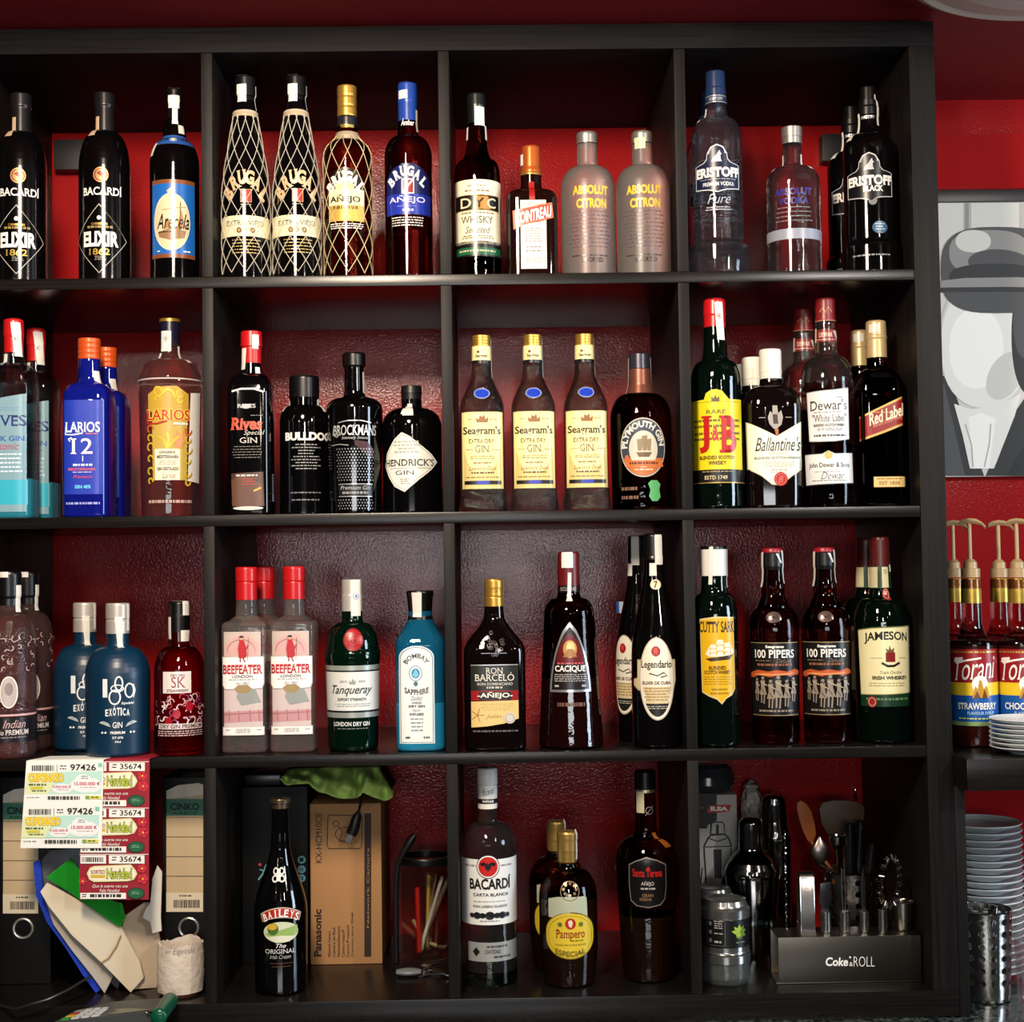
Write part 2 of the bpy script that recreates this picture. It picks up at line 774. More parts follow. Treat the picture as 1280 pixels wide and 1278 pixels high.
    def cap(s, segs, m, name='cap', top_bev=1.0):
        """segs: [(y, r px)] from the bottom up"""
        pr = [(s.hz(y), r * s.sa) for y, r in segs]
        h, r = pr[-1]
        bv = top_bev * s.sa
        pr = pr[:-1] + [(h - bv, r), (h - bv * 0.3, r - bv * 0.3), (h, r - bv)]
        b = B()
        b.lathe(pr, m, 32)
        s.outer = [p for p in s.outer if p[0] < pr[0][0]] + pr
        return b.obj(name, s.root, ang=40)

    def ribs(s, y0, y1, r, m, n=5, name='cap'):
        """screw cap with n rings"""
        segs = []
        for k in range(n):
            ya = y0 + (y1 - y0) * k / n
            yb = y0 + (y1 - y0) * (k + 0.8) / n
            segs += [(ya, r * 0.965), (ya + (yb - ya) * 0.15, r), (yb, r), (yb + (y1 - y0) * 0.02, r * 0.965)]
        segs[-1] = (y1, r)
        return s.cap(segs, m, name)

    def strip(s, ang, w, y0, y1, top=False, m=None, name='tax_strip', off=0.0007, skew=0, w2=None):
        """paper seal running down the cap and neck at angle ang (0 front, + right)"""
        m = m or SEAL
        r = s.r_at(s.hf((y0 + y1) / 2))
        a = s.art(y0, y1, math.radians(ang), off)
        w2 = w if w2 is None else w2
        n = 6
        prev = None
        pts = []
        for k in range(n + 1):
            y = y0 + (y1 - y0) * k / n
            pts.append((y, skew * k / n, w + (w2 - w) * k / n))
        a.poly([(c - q / 2, y) for y, c, q in pts] + [(c + q / 2, y) for y, c, q in reversed(pts)], m)
        if top:
            H = s.outer[-1][0] + 0.0006
            t = math.radians(ang)
            e = s.outer[-2][1] if len(s.outer) > 1 else r
            hw = w / 2 * s.sf
            d = Vector((math.sin(t), -math.cos(t), 0))
            q = Vector((math.cos(t), math.sin(t), 0))
            a.b.face([d * e - q * hw + Vector((0, 0, H)), d * e + q * hw + Vector((0, 0, H)), d * (-e * 0.9) + q * hw + Vector((0, 0, H)), d * (-e * 0.9) - q * hw + Vector((0, 0, H))], m)
        a.done(name, s.root)
        s.a = None

    def seal_mark(s, ang, y, r=3.2, c='#8a8f96'):
        a = s.art(y - 4, y + 4, math.radians(ang), 0.0009)
        a.ring(0, y, r, r, 0.7, ink(c))
        a.ell(0, y, r * 0.4, r * 0.5, ink(c))
        a.done('seal_mark', s.root)
        s.a = None

    def copy(s, label, cx, cy, ya, skip=(), group=None, turn=0):
        X = P(cx, cy, ya).x
        a = s.root.rotation_euler.z if s.flat else math.atan2(CX - X, -(CY - ya)) + turn
        return dup(s.root, label, (X, ya, s.zs), a, skip, group)


SEAL = mat('seal_paper', '#d9d6cf', 0.6)
WHITE, BLACK, GOLD, CREAM, RED = ink('#eceae4'), ink('#0c0b0b'), ink('#c9a352', 0.35, 0.55), ink('#efe3c0'), ink('#b01a18')
GREY, SILVER, NAVY, BLUE = ink('#8d8d8b'), ink('#c6c7c9', 0.3, 0.6), ink('#151c3c'), ink('#1f3fa5')
BLACKCAP = mat('black_cap', '#0b0a0b', 0.3)
GOLDCAP = mat('gold_cap', '#c79a45', 0.33, 0.75)
WHITECAP = mat('white_cap', '#d8d6d0', 0.35)
SILVERCAP = mat('silver_cap', '#b9b4ac', 0.3, 0.8)
REDCAP = mat('red_cap', '#b3161a', 0.28)

# ------------------------------------------------------------------ setting
WALL_Y = 0.388
RED_WALL = wall_paint('red_gloss_wall', '#98181a', 0.15, 270, 0.42)
RED_CEIL = wall_paint('red_matt_ceiling', '#8f1820', 0.7, 60, 0.1)
CEIL_Z = max(0.0235, P(1230, 125, WALL_Y).z)

b = B()
b.box((-2.2, WALL_Y, -2.4), (3.2, WALL_Y + 0.1, CEIL_Z + 0.1), RED_WALL)
struct(b.obj('wall_back', smooth=False))
b = B()
b.box((-2.2, -0.36, CEIL_Z), (3.2, WALL_Y, CEIL_Z + 0.5), RED_CEIL)
struct(b.obj('ceiling', smooth=False))
# added red wall panel above the poster, tilted to reflect the window light
za, zb = P(1230, 169, WALL_Y - 0.03).z, P(1230, 236, WALL_Y - 0.004).z
b = B()
b.prism([(1.10, WALL_Y - 0.0003, za), (1.10, WALL_Y - 0.034, za), (1.10, WALL_Y - 0.004, zb), (1.10, WALL_Y - 0.0003, zb)], (1.4, 0, 0), RED_WALL)
struct(b.obj('sheen_panel_1', smooth=False))
b = B()
b.box((-2.2, -3.2, -2.42), (3.2, WALL_Y, -2.40), mat('floor_tile', '#4a3f38', 0.4))
struct(b.obj('floor', smooth=False))


def granite():
    m = bpy.data.materials.new('dark_granite')
    m.use_nodes = True
    nt = m.node_tree
    bs = nt.nodes['Principled BSDF']
    tc = nt.nodes.new('ShaderNodeTexCoord')
    n = nt.nodes.new('ShaderNodeTexNoise')
    n.inputs['Scale'].default_value = 140
    n.inputs['Detail'].default_value = 6
    cr = nt.nodes.new('ShaderNodeValToRGB')
    cr.color_ramp.elements[0].position = 0.42
    cr.color_ramp.elements[0].color = lin('#0c1010')
    cr.color_ramp.elements[1].position = 0.7
    cr.color_ramp.elements[1].color = lin('#5a6664')
    nt.links.new(tc.outputs['Object'], n.inputs['Vector'])
    nt.links.new(n.outputs['Fac'], cr.inputs['Fac'])
    nt.links.new(cr.outputs['Color'], bs.inputs['Base Color'])
    bs.inputs['Roughness'].default_value = 0.12
    return m


COUNTER_Z = -1.4075 - 0.0385
b = B()
b.box((-1.2, -0.32, COUNTER_Z - 0.03), (2.4, WALL_Y - 0.001, COUNTER_Z), granite(), 0.003)
tag(b.obj('counter_top'), 'dark speckled granite back counter under the black shelving', 'counter')

# ------------------------------------------------------------------ the black shelving
D = 0.384
XL, XR = -0.343, 1.045
T = 0.0165
unit = thing('shelf_unit', 'large black-brown open shelving of square compartments full of bottles', 'shelves', (0.351, 0, -1.446))


def board(name, lo, hi, m):
    q = B()
    o = unit.location
    q.box([lo[i] - o[i] for i in range(3)], [hi[i] - o[i] for i in range(3)], m, 0.0012)
    q.obj(name, unit, ang=30)


Z_TOP = -0.0166
board('top_board', (XL - 0.038, 0, Z_TOP), (XR + 0.038, D, Z_TOP + 0.038), WOOD_T)
board('bottom_board', (XL - 0.038, 0, ZS[4] - 0.038), (XR + 0.038, D, ZS[4]), WOOD_H)
for x0, x1 in ((XL - 0.038, XL), (XR, XR + 0.038)):
    board('side_panel', (x0, 0, ZS[4]), (x1, D, Z_TOP), WOOD_V)
for r in (1, 2, 3):
    board('shelf', (XL, 0.001, ZS[r] - T), (XR, D - 0.001, ZS[r]), WOOD_H)
for c in range(3):
    for z0, z1 in ((ZS[1], Z_TOP), (ZS[2], ZS[1] - T), (ZS[3], ZS[2] - T), (ZS[4], ZS[3] - T)):
        board('divider', (c * 0.351 - T / 2, 0.0015, z0), (c * 0.351 + T / 2, D - 0.001, z1), WOOD_V)


def px_box(name, x0, x1, y0, y1, Yf, depth, m, bev=0.001, z0=None, parent=None):
    """box whose front face fills the photo rectangle x0..x1, y0..y1 at depth Yf"""
    xm, ym = (x0 + x1) / 2, (y0 + y1) / 2
    q = B()
    lo = (P(x0, ym, Yf).x, Yf, P(xm, y1, Yf).z if z0 is None else z0)
    hi = (P(x1, ym, Yf).x, Yf + depth, P(xm, y0, Yf).z)
    if parent:
        o = parent.location
        lo = [lo[i] - o[i] for i in range(3)]
        hi = [hi[i] - o[i] for i in range(3)]
    q.box(lo, hi, m, bev)
    return q.obj(name, parent, ang=30)


def flat_art(Y, off=0.0004, dz=0):
    """artwork on a plane facing the camera side, at depth Y"""
    return Art(lambda x, y, o: tuple(P(x, y, Y) - Vector((0, o, 0))), off0=off)


def rel(o, part):
    """parent a part built in world space to its thing"""
    part.parent = o
    part.matrix_parent_inverse = Matrix.Translation(o.location).inverted() if o.rotation_euler.z == 0 else o.matrix_basis.inverted()
    return part


BLOCK = mat('black_bracket', '#1d1c1e', 0.5)
for x0, x1, y0, y1, lb in ((67, 109, 174, 212, 'black wooden fixing block on red wall between two tall dark bottles'),
                           (1028, 1056, 167, 201, 'black fixing block on red wall beside the dark howling-wolf bottle')):
    xm = (x0 + x1) / 2
    o = px_box('wall_bracket', x0, x1, y0, y1, WALL_Y - 0.03, 0.0298, BLOCK, 0.002)
    tag(o, lb, 'bracket')

# ------------------------------------------------------------------ poster on the wall
pz0, pz1 = P(1225, 596, WALL_Y - 0.02).z, P(1225, 253, WALL_Y - 0.02).z
PY = WALL_Y - 0.02
poster = thing('poster', 'black and white canvas print hanging on the red wall', 'poster', (1.27, PY, pz0))
b = B()
b.box((1.10 - 1.27, 0, 0), (1.47 - 1.27, 0.0195, pz1 - pz0), mat('poster_paper', '#c9c7be', 0.35), 0.001)
b.obj('canvas', poster, ang=30)
a = flat_art(PY)
g = [ink(c, .62) for c in ('#1a1c1e', '#2a2c2e', '#4a4b4d', '#8d8d8a', '#b2b1aa', '#d2d1c9', '#ecebe3', '#fbfaf3')]
a.rect(1168, 1420, 254, 595, g[5])
a.rect(1204, 1214, 254, 330, g[4])
a.rect(1206, 1211, 254, 330, g[3])
a.rect(1274, 1284, 254, 330, g[4])
# a plain dark-topped pale portrait shape, without features


def blob(cx, cy, rx, ry, m, p=2.0, n=40, sk=0.0):
    pts = []
    for k in range(n):
        t = 2 * PI * k / n
        c_, s_ = math.cos(t), math.sin(t)
        pts.append((cx + rx * math.copysign(abs(c_) ** (2 / p), c_) + sk * s_ * ry, cy + ry * math.copysign(abs(s_) ** (2 / p), s_)))
    a.poly(pts, m)


a.poly([(1160, 595), (1160, 470), (1186, 470), (1230, 595)], g[1])
a.poly([(1232, 595), (1262, 525), (1310, 455), (1420, 440), (1420, 595)], g[1])
a.poly([(1168, 595), (1168, 490), (1180, 480), (1206, 595)], g[2])
a.poly([(1258, 595), (1290, 540), (1340, 500), (1420, 490), (1420, 595)], g[0])
blob(1236, 428, 62, 84, g[5], 2.3)
blob(1230, 432, 54, 78, g[6], 2.3)
blob(1220, 436, 34, 50, g[7], 2.2)
blob(1256, 470, 22, 30, g[5], 2.0, sk=-.3)
blob(1288, 420, 24, 74, g[1], 2.2)
blob(1280, 404, 14, 44, g[2], 2.0)
a.poly([(1192, 505), (1214, 512), (1250, 506), (1276, 492), (1268, 520), (1242, 586), (1212, 586), (1203, 545)], g[6])
a.poly([(1210, 522), (1226, 516), (1244, 524), (1236, 586), (1216, 586)], g[7])
a.line([(1238, 530), (1236, 556), (1230, 584)], 1.6, g[4])
a.line([(1206, 530), (1214, 556), (1216, 584)], 1.4, g[4])
blob(1246, 338, 70, 54, g[2], 3.0)
blob(1236, 316, 50, 28, g[3], 2.6)
blob(1216, 302, 22, 14, g[5], 2.2)
blob(1250, 330, 40, 18, g[2], 2.0, sk=.3)
blob(1244, 346, 58, 16, g[1], 2.4)
a.poly([(1170, 352), (1206, 348), (1270, 347), (1420, 352), (1420, 366), (1260, 362), (1172, 364)], g[3])
a.poly([(1172, 360), (1258, 359), (1420, 363), (1420, 368), (1256, 365), (1174, 366)], g[1])
rel(poster, a.done('print'))
b = B()
rz0, rz1 = P(1225, 252, PY - .006).z, P(1225, 237, PY - .006).z
b.box((1.10 - 1.27, -0.006, rz0 - pz0), (1.47 - 1.27, 0.019, rz1 - pz0), mat('black_frame', '#15161a', 0.4), 0.001)
b.obj('top_rail', poster, ang=30)

# ------------------------------------------------------------------ round ceiling light
zl = CEIL_Z - 0.03
A_, B_ = PZ(1272, 25, zl), PZ(1146, 0, zl)
dx, dy = B_.x - A_.x, A_.y - B_.y
RL = (dx * dx + dy * dy) / (2 * dy)
lampo = thing('ceiling_light', 'round cream ceiling light fixed above the shelving corner', 'ceiling light', (A_.x, A_.y - RL, CEIL_Z))
b = B()
b.lathe([(-0.034, RL - 0.03), (-0.036, RL - 0.012), (-0.032, RL - 0.003), (-0.026, RL), (-0.016, RL), (-0.012, RL - 0.012), (-0.0004, RL - 0.014)], mat('lamp_rim', '#d8d2c4', 0.4), 64)
b.obj('rim', lampo)
b = B()
b.lathe([(-0.050, 0.02), (-0.048, RL * 0.4), (-0.043, RL * 0.7), (-0.036, RL - 0.03), (-0.03, RL - 0.03)], mat('lamp_diffuser', '#e2ded2', 0.5), 64)
b.obj('diffuser', lampo)

# ------------------------------------------------------------------ side shelf right of the unit
SB_Y = -0.06
SB_Z = P(1235, 949, SB_Y).z
side = thing('side_shelf', 'dark shelf board on an upright beside the shelving with syrups', 'shelf', (1.3, SB_Y, SB_Z))
b = B()
th = SB_Z - P(1235, 989, SB_Y).z
b.box((1.0835 - 1.3, 0, -th), (0.4, WALL_Y - SB_Y - 0.001, 0), WOOD_H, 0.0015)
b.obj('shelf_board', side, ang=30)
b = B()
xr = P(1208, 1060, 0.0).x
b.box((1.0835 - 1.3, 0.06, COUNTER_Z - SB_Z + 0.0003), (xr - 1.3, WALL_Y - SB_Y - 0.001, -th), WOOD_V, 0.001)
b.obj('upright', side, ang=30)

# syrup bottles with pumps
ZS['s'] = SB_Z
SYR = glass('syrup', '#c8a098', clear=.4)
SYRD = mat('syrup_dark', '#2a0d0a', 0.08)
PUMP = mat('pump_gold', '#a88f6a', 0.42, 0.2)


def syrup(cx, word, sub, label):
    b = Bottle('syrup_bottle', label, 'syrup bottle', cx, 860, 's', 29,
               [29, ('l', 806, 29), ('e', 800, 26.5), ('h', 772, 12.5), ('l', 724, 12)], SYR, yf=0.062, fill=(806, SYRD), group='syrup bottles with pumps')
    b.cap([(754, 12.6), (740, 12.4), (723, 11.4)], mat('gold_foil', '#a98f3e', 0.32, 0.7), 'foil')
    b.cap([(722, 11.6), (711, 11.6), (710.5, 8.6), (703, 8.2), (699, 5)], PUMP, 'pump_collar')
    q = B()
    z0, z1 = b.hz(699), b.hz(652)
    q.tube([(0, 0, z0 - .003), (0, 0, z1)], 2.6 * b.sa, PUMP, 14)
    q.obj('pump_rod', b.root)
    q = B()
    s_ = b.sa
    prof = [(-13, -4, 2.5), (-8, -1.5, 5), (0, 0, 6), (8, -1, 5), (15, -4, 4), (19.5, -9, 2.6)]
    rows = []
    for x, y, hw in prof:
        z = z1 + (y + 1) * s_
        t = 3.2 if abs(x) < 9 else 2.2
        rows.append([(x * s_, -hw * s_, z), (x * s_, -hw * .6 * s_, z + t * s_), (x * s_, hw * .6 * s_, z + t * s_), (x * s_, hw * s_, z), (x * s_, hw * .5 * s_, z - t * s_), (x * s_, -hw * .5 * s_, z - t * s_)])
    q.grid(rows, PUMP, closed=True, caps=True)
    q.obj('pump_head', b.root)
    a = b.lab(ink('#8c1820'), -27.6, 27.6, 812, 855, wrap=True)
    a.rect(-1.9 * b.Rm / b.sf, 1.9 * b.Rm / b.sf, 854, 871, ink('#e0c02a'))
    a.rect(-1.9 * b.Rm / b.sf, 1.9 * b.Rm / b.sf, 870, 904, ink('#15529c'))
    a.rect(-1.9 * b.Rm / b.sf, 1.9 * b.Rm / b.sf, 903, 908, ink('#7f9a62'))
    a.lines(-34, 34, 814.5, 818, 1, GOLD, 4, .6)
    a.t('Torani', -25, 30, 823, 852, WHITE, .0, .3, serif=.03, slope=4)
    a.line([(-22, 830), (-8, 826), (10, 823)], 2.4, WHITE)
    a.ell(8, 856, 10, 11, WHITE)
    a.poly([(-2, 873), (2, 858), (5, 862), (7, 850), (10, 852), (12, 862), (16, 857), (20, 873)], ink('#b98a2e'))
    a.poly([(0, 873), (4, 864), (8, 873)], ink('#6b3a1a'))
    a.poly([(10, 873), (13, 862), (17, 873)], ink('#6b3a1a'))
    a.t(word, -20, 30, 879, 887.5, WHITE, .02, serif=.02)
    a.t(sub, -8, 26, 890, 894, ink('#9fc4e8'), .02)
    a.lines(-20, 24, 898, 902, 1, ink('#c9d87a'), 3)
    b.put()
    return b


s1 = syrup(1217, 'STRAWBERRY', 'FLAVOUR SYRUP', 'front syrup bottle labelled strawberry, with a gold pump')
s1.copy('gold-pumped syrup bottle half hidden behind the strawberry one, nearest the shelving', 1196, 860, s1.ya + 0.085, turn=.3)
s2 = syrup(1276, 'CHOCOLATE', 'FLAVOUR SYRUP', 'syrup bottle labelled chocolate standing behind the stacked saucers')
s2.copy('syrup bottle with gold pump, half hidden behind the chocolate one', 1253, 860, s2.ya + 0.085, turn=.3)

# saucers on the side shelf
CHINA = mat('white_china', '#dde3e4', 0.22)


def plate(name, R, h, label, cat, group):
    q = B()
    q.lathe([(0, R * .50), (0.0015, R * .53), (0.003, R * .56), (h * .5, R * .8), (h * .86, R * .985), (h * .95, R), (h * 1.02, R * .99), (h * .9, R * .95), (h * .62, R * .78), (h * .42, R * .55), (h * .40, 0.001)], CHINA, 48, caps=True)
    o = q.obj(name)
    return tag(o, label, cat, group)


sx = P(1286, 925, 0.0).x
pitch = (P(1286, 906, -.05).z - P(1286, 944, -.05).z) / 6.4
proto = plate('saucer', 0.0555, 0.0105, 'white saucer in the short stack in front of the syrup bottles', 'saucer', 'saucers stacked on the side shelf')
for k in range(7):
    o = proto if k == 0 else proto.copy()
    if k:
        COL.objects.link(o)
    o.location = (sx, 0.0, SB_Z + 0.0002 + k * pitch)

# tall stack of plates on the counter
pxc = P(1228, 1090, 0.22).x
proto = plate('plate', P(1277, 1090, 0.22).x - pxc, 0.015, 'white plate in the tall stack on the counter', 'plate', 'plates stacked on the counter')
ztop = P(1228, 1035, 0.22 - 0.06).z
npl = 22
pp = (ztop - COUNTER_Z - 0.015) / (npl - 1)
for k in range(npl):
    o = proto if k == 0 else proto.copy()
    if k:
        COL.objects.link(o)
    o.location = (pxc, 0.22, COUNTER_Z + 0.0002 + k * pp)

STEEL = mat('brushed_steel', '#b5b2ac', 0.22, 1.0)
CHROME = mat('polished_steel', '#c0bfbd', 0.07, 1.0)


def perforated(q, r0, r1, h0, h1, ncol, nrow, rh, m, y0=0.12, y1=0.97, k=4):
    """round wall with holes: r0 bottom radius, r1 top radius"""
    def pt(u, v, inn=0):
        r = r0 + (r1 - r0) * v - inn
        return (r * math.sin(u * 2 * PI), -r * math.cos(u * 2 * PI), h0 + (h1 - h0) * v)
    for inn in (0, 0.0012):
        for va, vb in ((0, y0), (y1, 1)):
            q.grid([[pt(j / 48, v, inn) for j in range(49)] for v in (va, vb)], m)
        for i in range(nrow):
            for j in range(ncol):
                ua, ub = j / ncol, (j + 1) / ncol
                va, vb = y0 + (y1 - y0) * i / nrow, y0 + (y1 - y0) * (i + 1) / nrow
                uc, vc = (ua + ub) / 2, (va + vb) / 2
                sq, ci = [], []
                n = 16
                rm = (r0 + r1) / 2
                for t in range(n):
                    an = 2 * PI * (t + .5) / n - PI / 4 * 0
                    c, s_ = math.cos(an), math.sin(an)
                    mx = max(abs(c), abs(s_))
                    sq.append((uc + (ub - ua) / 2 * c / mx, vc + (vb - va) / 2 * s_ / mx))
                    ci.append((uc + rh / (2 * PI * rm) * c, vc + rh / (h1 - h0) * s_))
                q.grid([[pt(u, v, inn) for u, v in sq], [pt(u, v, inn) for u, v in ci]], m, closed=True)
                if inn:
                    q.grid([[pt(u, v, 0) for u, v in ci], [pt(u, v, inn) for u, v in ci]], m, closed=True)
                # corners of the tile (between the 16-gon and the square)
                for su in (0, 1):
                    for sv in (0, 1):
                        cu, cv = (ua, ub)[su], (va, vb)[sv]
                        near = sorted(sq, key=lambda p: ((p[0] - cu) / (ub - ua)) ** 2 + ((p[1] - cv) / (vb - va)) ** 2)[:2]
                        q.face([pt(cu, cv, inn), pt(*near[0], inn), pt(*near[1], inn)], m)


ycup = 0.09
cpx = P(1231, 1190, ycup).x
cs = mpp(ycup)
cup = thing('cutlery_cup', 'perforated stainless steel cutlery cup standing on the granite counter', 'cutlery cup', (cpx, ycup, COUNTER_Z), math.atan2(CX - cpx, -(CY - ycup)) + .12)
q = B()
htop = P(1231, 1136, ycup).z - COUNTER_Z
perforated(q, 29.5 * cs, 33.5 * cs, 0.006, htop, 14, 6, 4.1 * cs, STEEL)
q.lathe([(0.0003, 27 * cs), (0.002, 29 * cs), (0.006, 29.5 * cs)], STEEL, 48)
q.obj('cup_wall', cup)
q = B()
q.tube([(33.6 * cs * math.sin(k / 48 * 2 * PI), -33.6 * cs * math.cos(k / 48 * 2 * PI), htop) for k in range(48)], 0.0013, CHROME, 6, True)
q.obj('rim', cup)
for k, (ax, ay, lx, top) in enumerate(((0.006, 0.0, 0.012, .018), (-.012, .01, -.02, .012), (.012, .012, .02, .014))):
    q = B()
    q.tube([(cpx + ax * .5, ycup + ay, COUNTER_Z + .02), (cpx + lx, ycup + ay * .6, COUNTER_Z + htop - .012 + top)], lambda t: .002 + .003 * t, CHROME, 10)
    o = q.obj('spoon')
    tag(o, 'steel spoon handle end standing in the perforated cutlery cup', 'spoon', 'cutlery in the perforated cup')

gx = P(1292, 1200, .06).x
q = B()
gp = [(0.0003, .022), (.004, .024), (.05, .026), (.09, .028), (.092, .028), (.092, .0265), (.05, .0245), (.012, .0225), (.009, .001)]
q.lathe(gp, glass('tumbler', '#ffffff', clear=.7), 40)
o = q.obj('drinking_glass')
o.location = (gx, .06, COUNTER_Z)
tag(o, 'clear glass at the picture edge beside the perforated cutlery cup', 'glass')

# ------------------------------------------------------------------ bottles, first row
G_BLACK = dark('black', '#050405', .07)
G_RUM = dark('rum', '#0d0405', 0.05)
G_GREEN = glass('deep_green', '#0f5a2a')
G_CLEAR = glass('clear', '#f4eeee', bump=RIPPLE, body=.02, bodycol='#c8c0c0', clear=.3)
G_AMBER = glass('amber', '#9a4a22', bump=RIPPLE)
G_AMBER2 = glass('deep_amber', '#642210')
G_BROWN = glass('brown', '#5c1d12', bump=RIPPLE)


# two slim black rum bottles with a white diamond
b = Bottle('rum_bottle', 'tall black bottle with white diamond outline, second bottle from the shelf end', 'bottle', 131, 280, 1, 31.7,
           [31.7, ('l', 214, 31.7), ('e', 166, 12.5), ('l', 150, 12)], dark('satin_black', '#050405', .13), yf=.022, group='black bottles with a white diamond outline')
b.cap([(166, 12.6), (136, 12), (134, 13.4), (118, 13)], mat('black_capsule', '#141214', .28), 'capsule')
a = b.art(205, 345)
a.ell(-5, 218, 9.6, 9.6, ink('#b98a58', .35, .4))
a.ring(-5, 218, 8, 8, 1.2, ink('#7a1f1a'))
a.poly([(-10, 216), (-6, 213), (-3, 215), (0, 217), (-3, 224), (-6, 219)], ink('#7a1f1a'))
a.t('BACARDÍ', -29, 22, 231, 243.5, WHITE, .015, serif=.03)
a.outline([(-7, 255), (30, 299), (-7, 341), (-44, 299)], 1.0, ink('#b9b4a8'))
a.ell(-7, 272, 2.6, 2.6, WHITE)
a.t('CARIBBEAN', -17, 3, 278, 281, GOLD, .01)
a.lines(-23, 12, 282, 286, 1, ink('#8d7a48'), 3, .7)
a.t('ELIXIR', -28, 17, 289, 308, WHITE, .045)
a.t('1862', -20, 6, 310.5, 318.5, GOLD, .01, serif=.04)
a.lines(-13, 2, 320, 326, 3, ink('#8d8678'), 5)
b.put('print')
b.strip(-42, 10, 139, 166, m=mat('seal_tan', '#b59c82', .6))
b.copy('tall black bottle with white diamond outline at the very end of the top shelf', 26, 280, b.ya, turn=.05, group='black bottles with a white diamond outline')

# blue pictorial label
b = Bottle('rum_bottle', 'dark bottle with blue label showing a cream oval picture, top shelf', 'bottle', 218.5, 270, 1, 30.7,
           [30.7, ('l', 210, 30.7), ('e', 177, 15), ('l', 163, 13.5), ('l', 152, 10), ('l', 130, 9.2)], G_BLACK, yf=.022)
b.cap([(150, 10), (132, 9.6), (131, 10.5), (113, 10.2)], BLACKCAP)
a = b.lab(ink('#2a4d8f'), -13, 14, 164, 178, wrap=True)
a.ell(-2, 171, 6, 4, ink('#6c8fc4'))
a.ell(-2, 171, 3, 2.4, ink('#d8c9a0'))
b.put('neck_label')
a = b.lab(ink('#1c5fb0'), -27.5, 24.5, 224, 322)
xa, xb = b.arc(-27.5), b.arc(24.5)
a.rect(xa, xb, 224, 229, ink('#7a4426'))
a.rect(xa, xb, 317, 322, ink('#7a4426'))
a.ell(-4.5, 277, 24.5, 36, ink('#d9ccb0'))
a.ell(-4.5, 277, 22.5, 34, ink('#cfbe9c'))
a.poly([(-22, 290), (-4, 284), (14, 288), (12, 297), (-6, 300), (-20, 296)], ink('#8a6a4a'))
a.poly([(-14, 286), (-10, 272), (-4, 284)], ink('#a2743e'))
a.poly([(2, 286), (8, 262), (14, 284)], ink('#a87a46'))
a.line([(6, 288), (7, 252)], 1.2, ink('#6a4a30'))
a.line([(-16, 262), (14, 258)], .8, ink('#9a8460'))
a.poly([(-10, 238), (-4.5, 234), (1, 238), (-2, 245), (-7, 245)], ink('#c9a98a'))
a.t('Arecela', -23, 18, 267, 286, BLACK, .005, .35)
a.lines(-21, -4, 289, 292, 1, BLACK, 3)
a.lines(10, 21, 313, 317, 1, WHITE, 3)
a.lines(-23, -18, 313, 316, 1, WHITE, 2)
b.put()
b.strip(-4, 15, 112, 128, True)
b.strip(4, 8, 128, 149)
b.strip(38, 9, 150, 161)
b.strip(-60, 7, 175, 191, skew=-4)


def net(b, y0, y1, n, m, turns=.5, name='net', rad=.00055):
    q = B()
    h0, h1 = b.hz(y1), b.hz(y0)
    for sgn in (1, -1):
        for k in range(n):
            pts = []
            for i in range(25):
                t = i / 24
                h = h0 + (h1 - h0) * t
                r = b.r_at(h) + .0009
                # looser diamonds at the bottom
                th = 2 * PI * k / n + sgn * turns * 2 * PI * (1 - (1 - t) ** 1.15)
                pts.append((r * math.sin(th), -r * math.cos(th), h))
            q.tube(pts, rad, m, 5)
    q.tube([((b.r_at(h1) + .001) * math.sin(2 * PI * k / 24), -(b.r_at(h1) + .001) * math.cos(2 * PI * k / 24), h1) for k in range(24)], .0011, m, 6, True)
    return q.obj(name, b.root)


NETM = mat('net_cord', '#b9b2a2', .55)
NETG = mat('net_gold', '#cdbb8e', .45, .2)

# two net-wrapped dark bottles
b = Bottle('rum_bottle', 'black net-wrapped rum bottle with cream band, beside the wooden divider', 'bottle', 307.5, 260, 1, 30,
           [30, ('l', 262, 30), ('l', 243, 29.6), ('l', 224, 28), ('l', 200, 24), ('l', 170, 19), ('l', 140, 14), ('l', 128, 12)], G_BLACK, yf=.022, group='black rum bottles in nets')
b.cap([(130, 12), (123, 11.5), (122, 13.2), (98, 13)], BLACKCAP)
full = b.outer
b.cap([(149, 16.2), (146, 16.4), (141, 15)], mat('net_collar', '#a89678', .5), 'net_collar', .5)
b.outer = b.prof
a = b.art(205, 325)
ORG = ink('#dcb98e', .35, .25)
for i, ch in enumerate('BRUGAL'):
    t = (i - 2.5) / 2.5
    x = t * 25
    y = 220 + 20 * t * t
    vs, fs = text2d(ch, .05, 0, .05)
    an = t * .75
    out = []
    for u, v in vs:
        p, q = (u - .5) * 12.5, (v - .5) * 18.5
        out.append((x + p * math.cos(an) + q * math.sin(an) * 1, y + p * math.sin(an) - q * math.cos(an)))
    a._lay(out, fs, ORG)
a.rect(-6, 0, 237, 252, ink('#24306e'))
a.poly([(0, 237), (6, 237), (6, 252), (0, 252)], ink('#a02a22'))
a.outline([(-6.5, 236.5), (6.5, 236.5), (6.5, 252.5), (-6.5, 252.5)], .9, ink('#b99a68'))
a.lines(-8, 8, 255, 257.5, 1, ink('#9a8a68'), 2)
b.put('name_print')
a = b.art(298, 320)
a.lines(-20, 20, 299, 319, 5, ink('#a8905a', .4, .3), 7, .3)
b.put('small_print')
a = b.lab(ink('#dcd3ae'), -30, 30, 269, 295, wrap=True)
a.t('EXTRA VIEJO', -27, 24, 275, 283.5, ink('#3a3226'), 0, serif=.035)
for x in (-9, -2, 8):
    a.ell(x, 287.5, 3.2, 3.6, ink('#5a3a22'))
    a.ell(x, 287.5, 1.6, 2, ink('#b08a52'))
b.put()
net(b, 143, 346, 10, NETM, .62)
b.outer = full
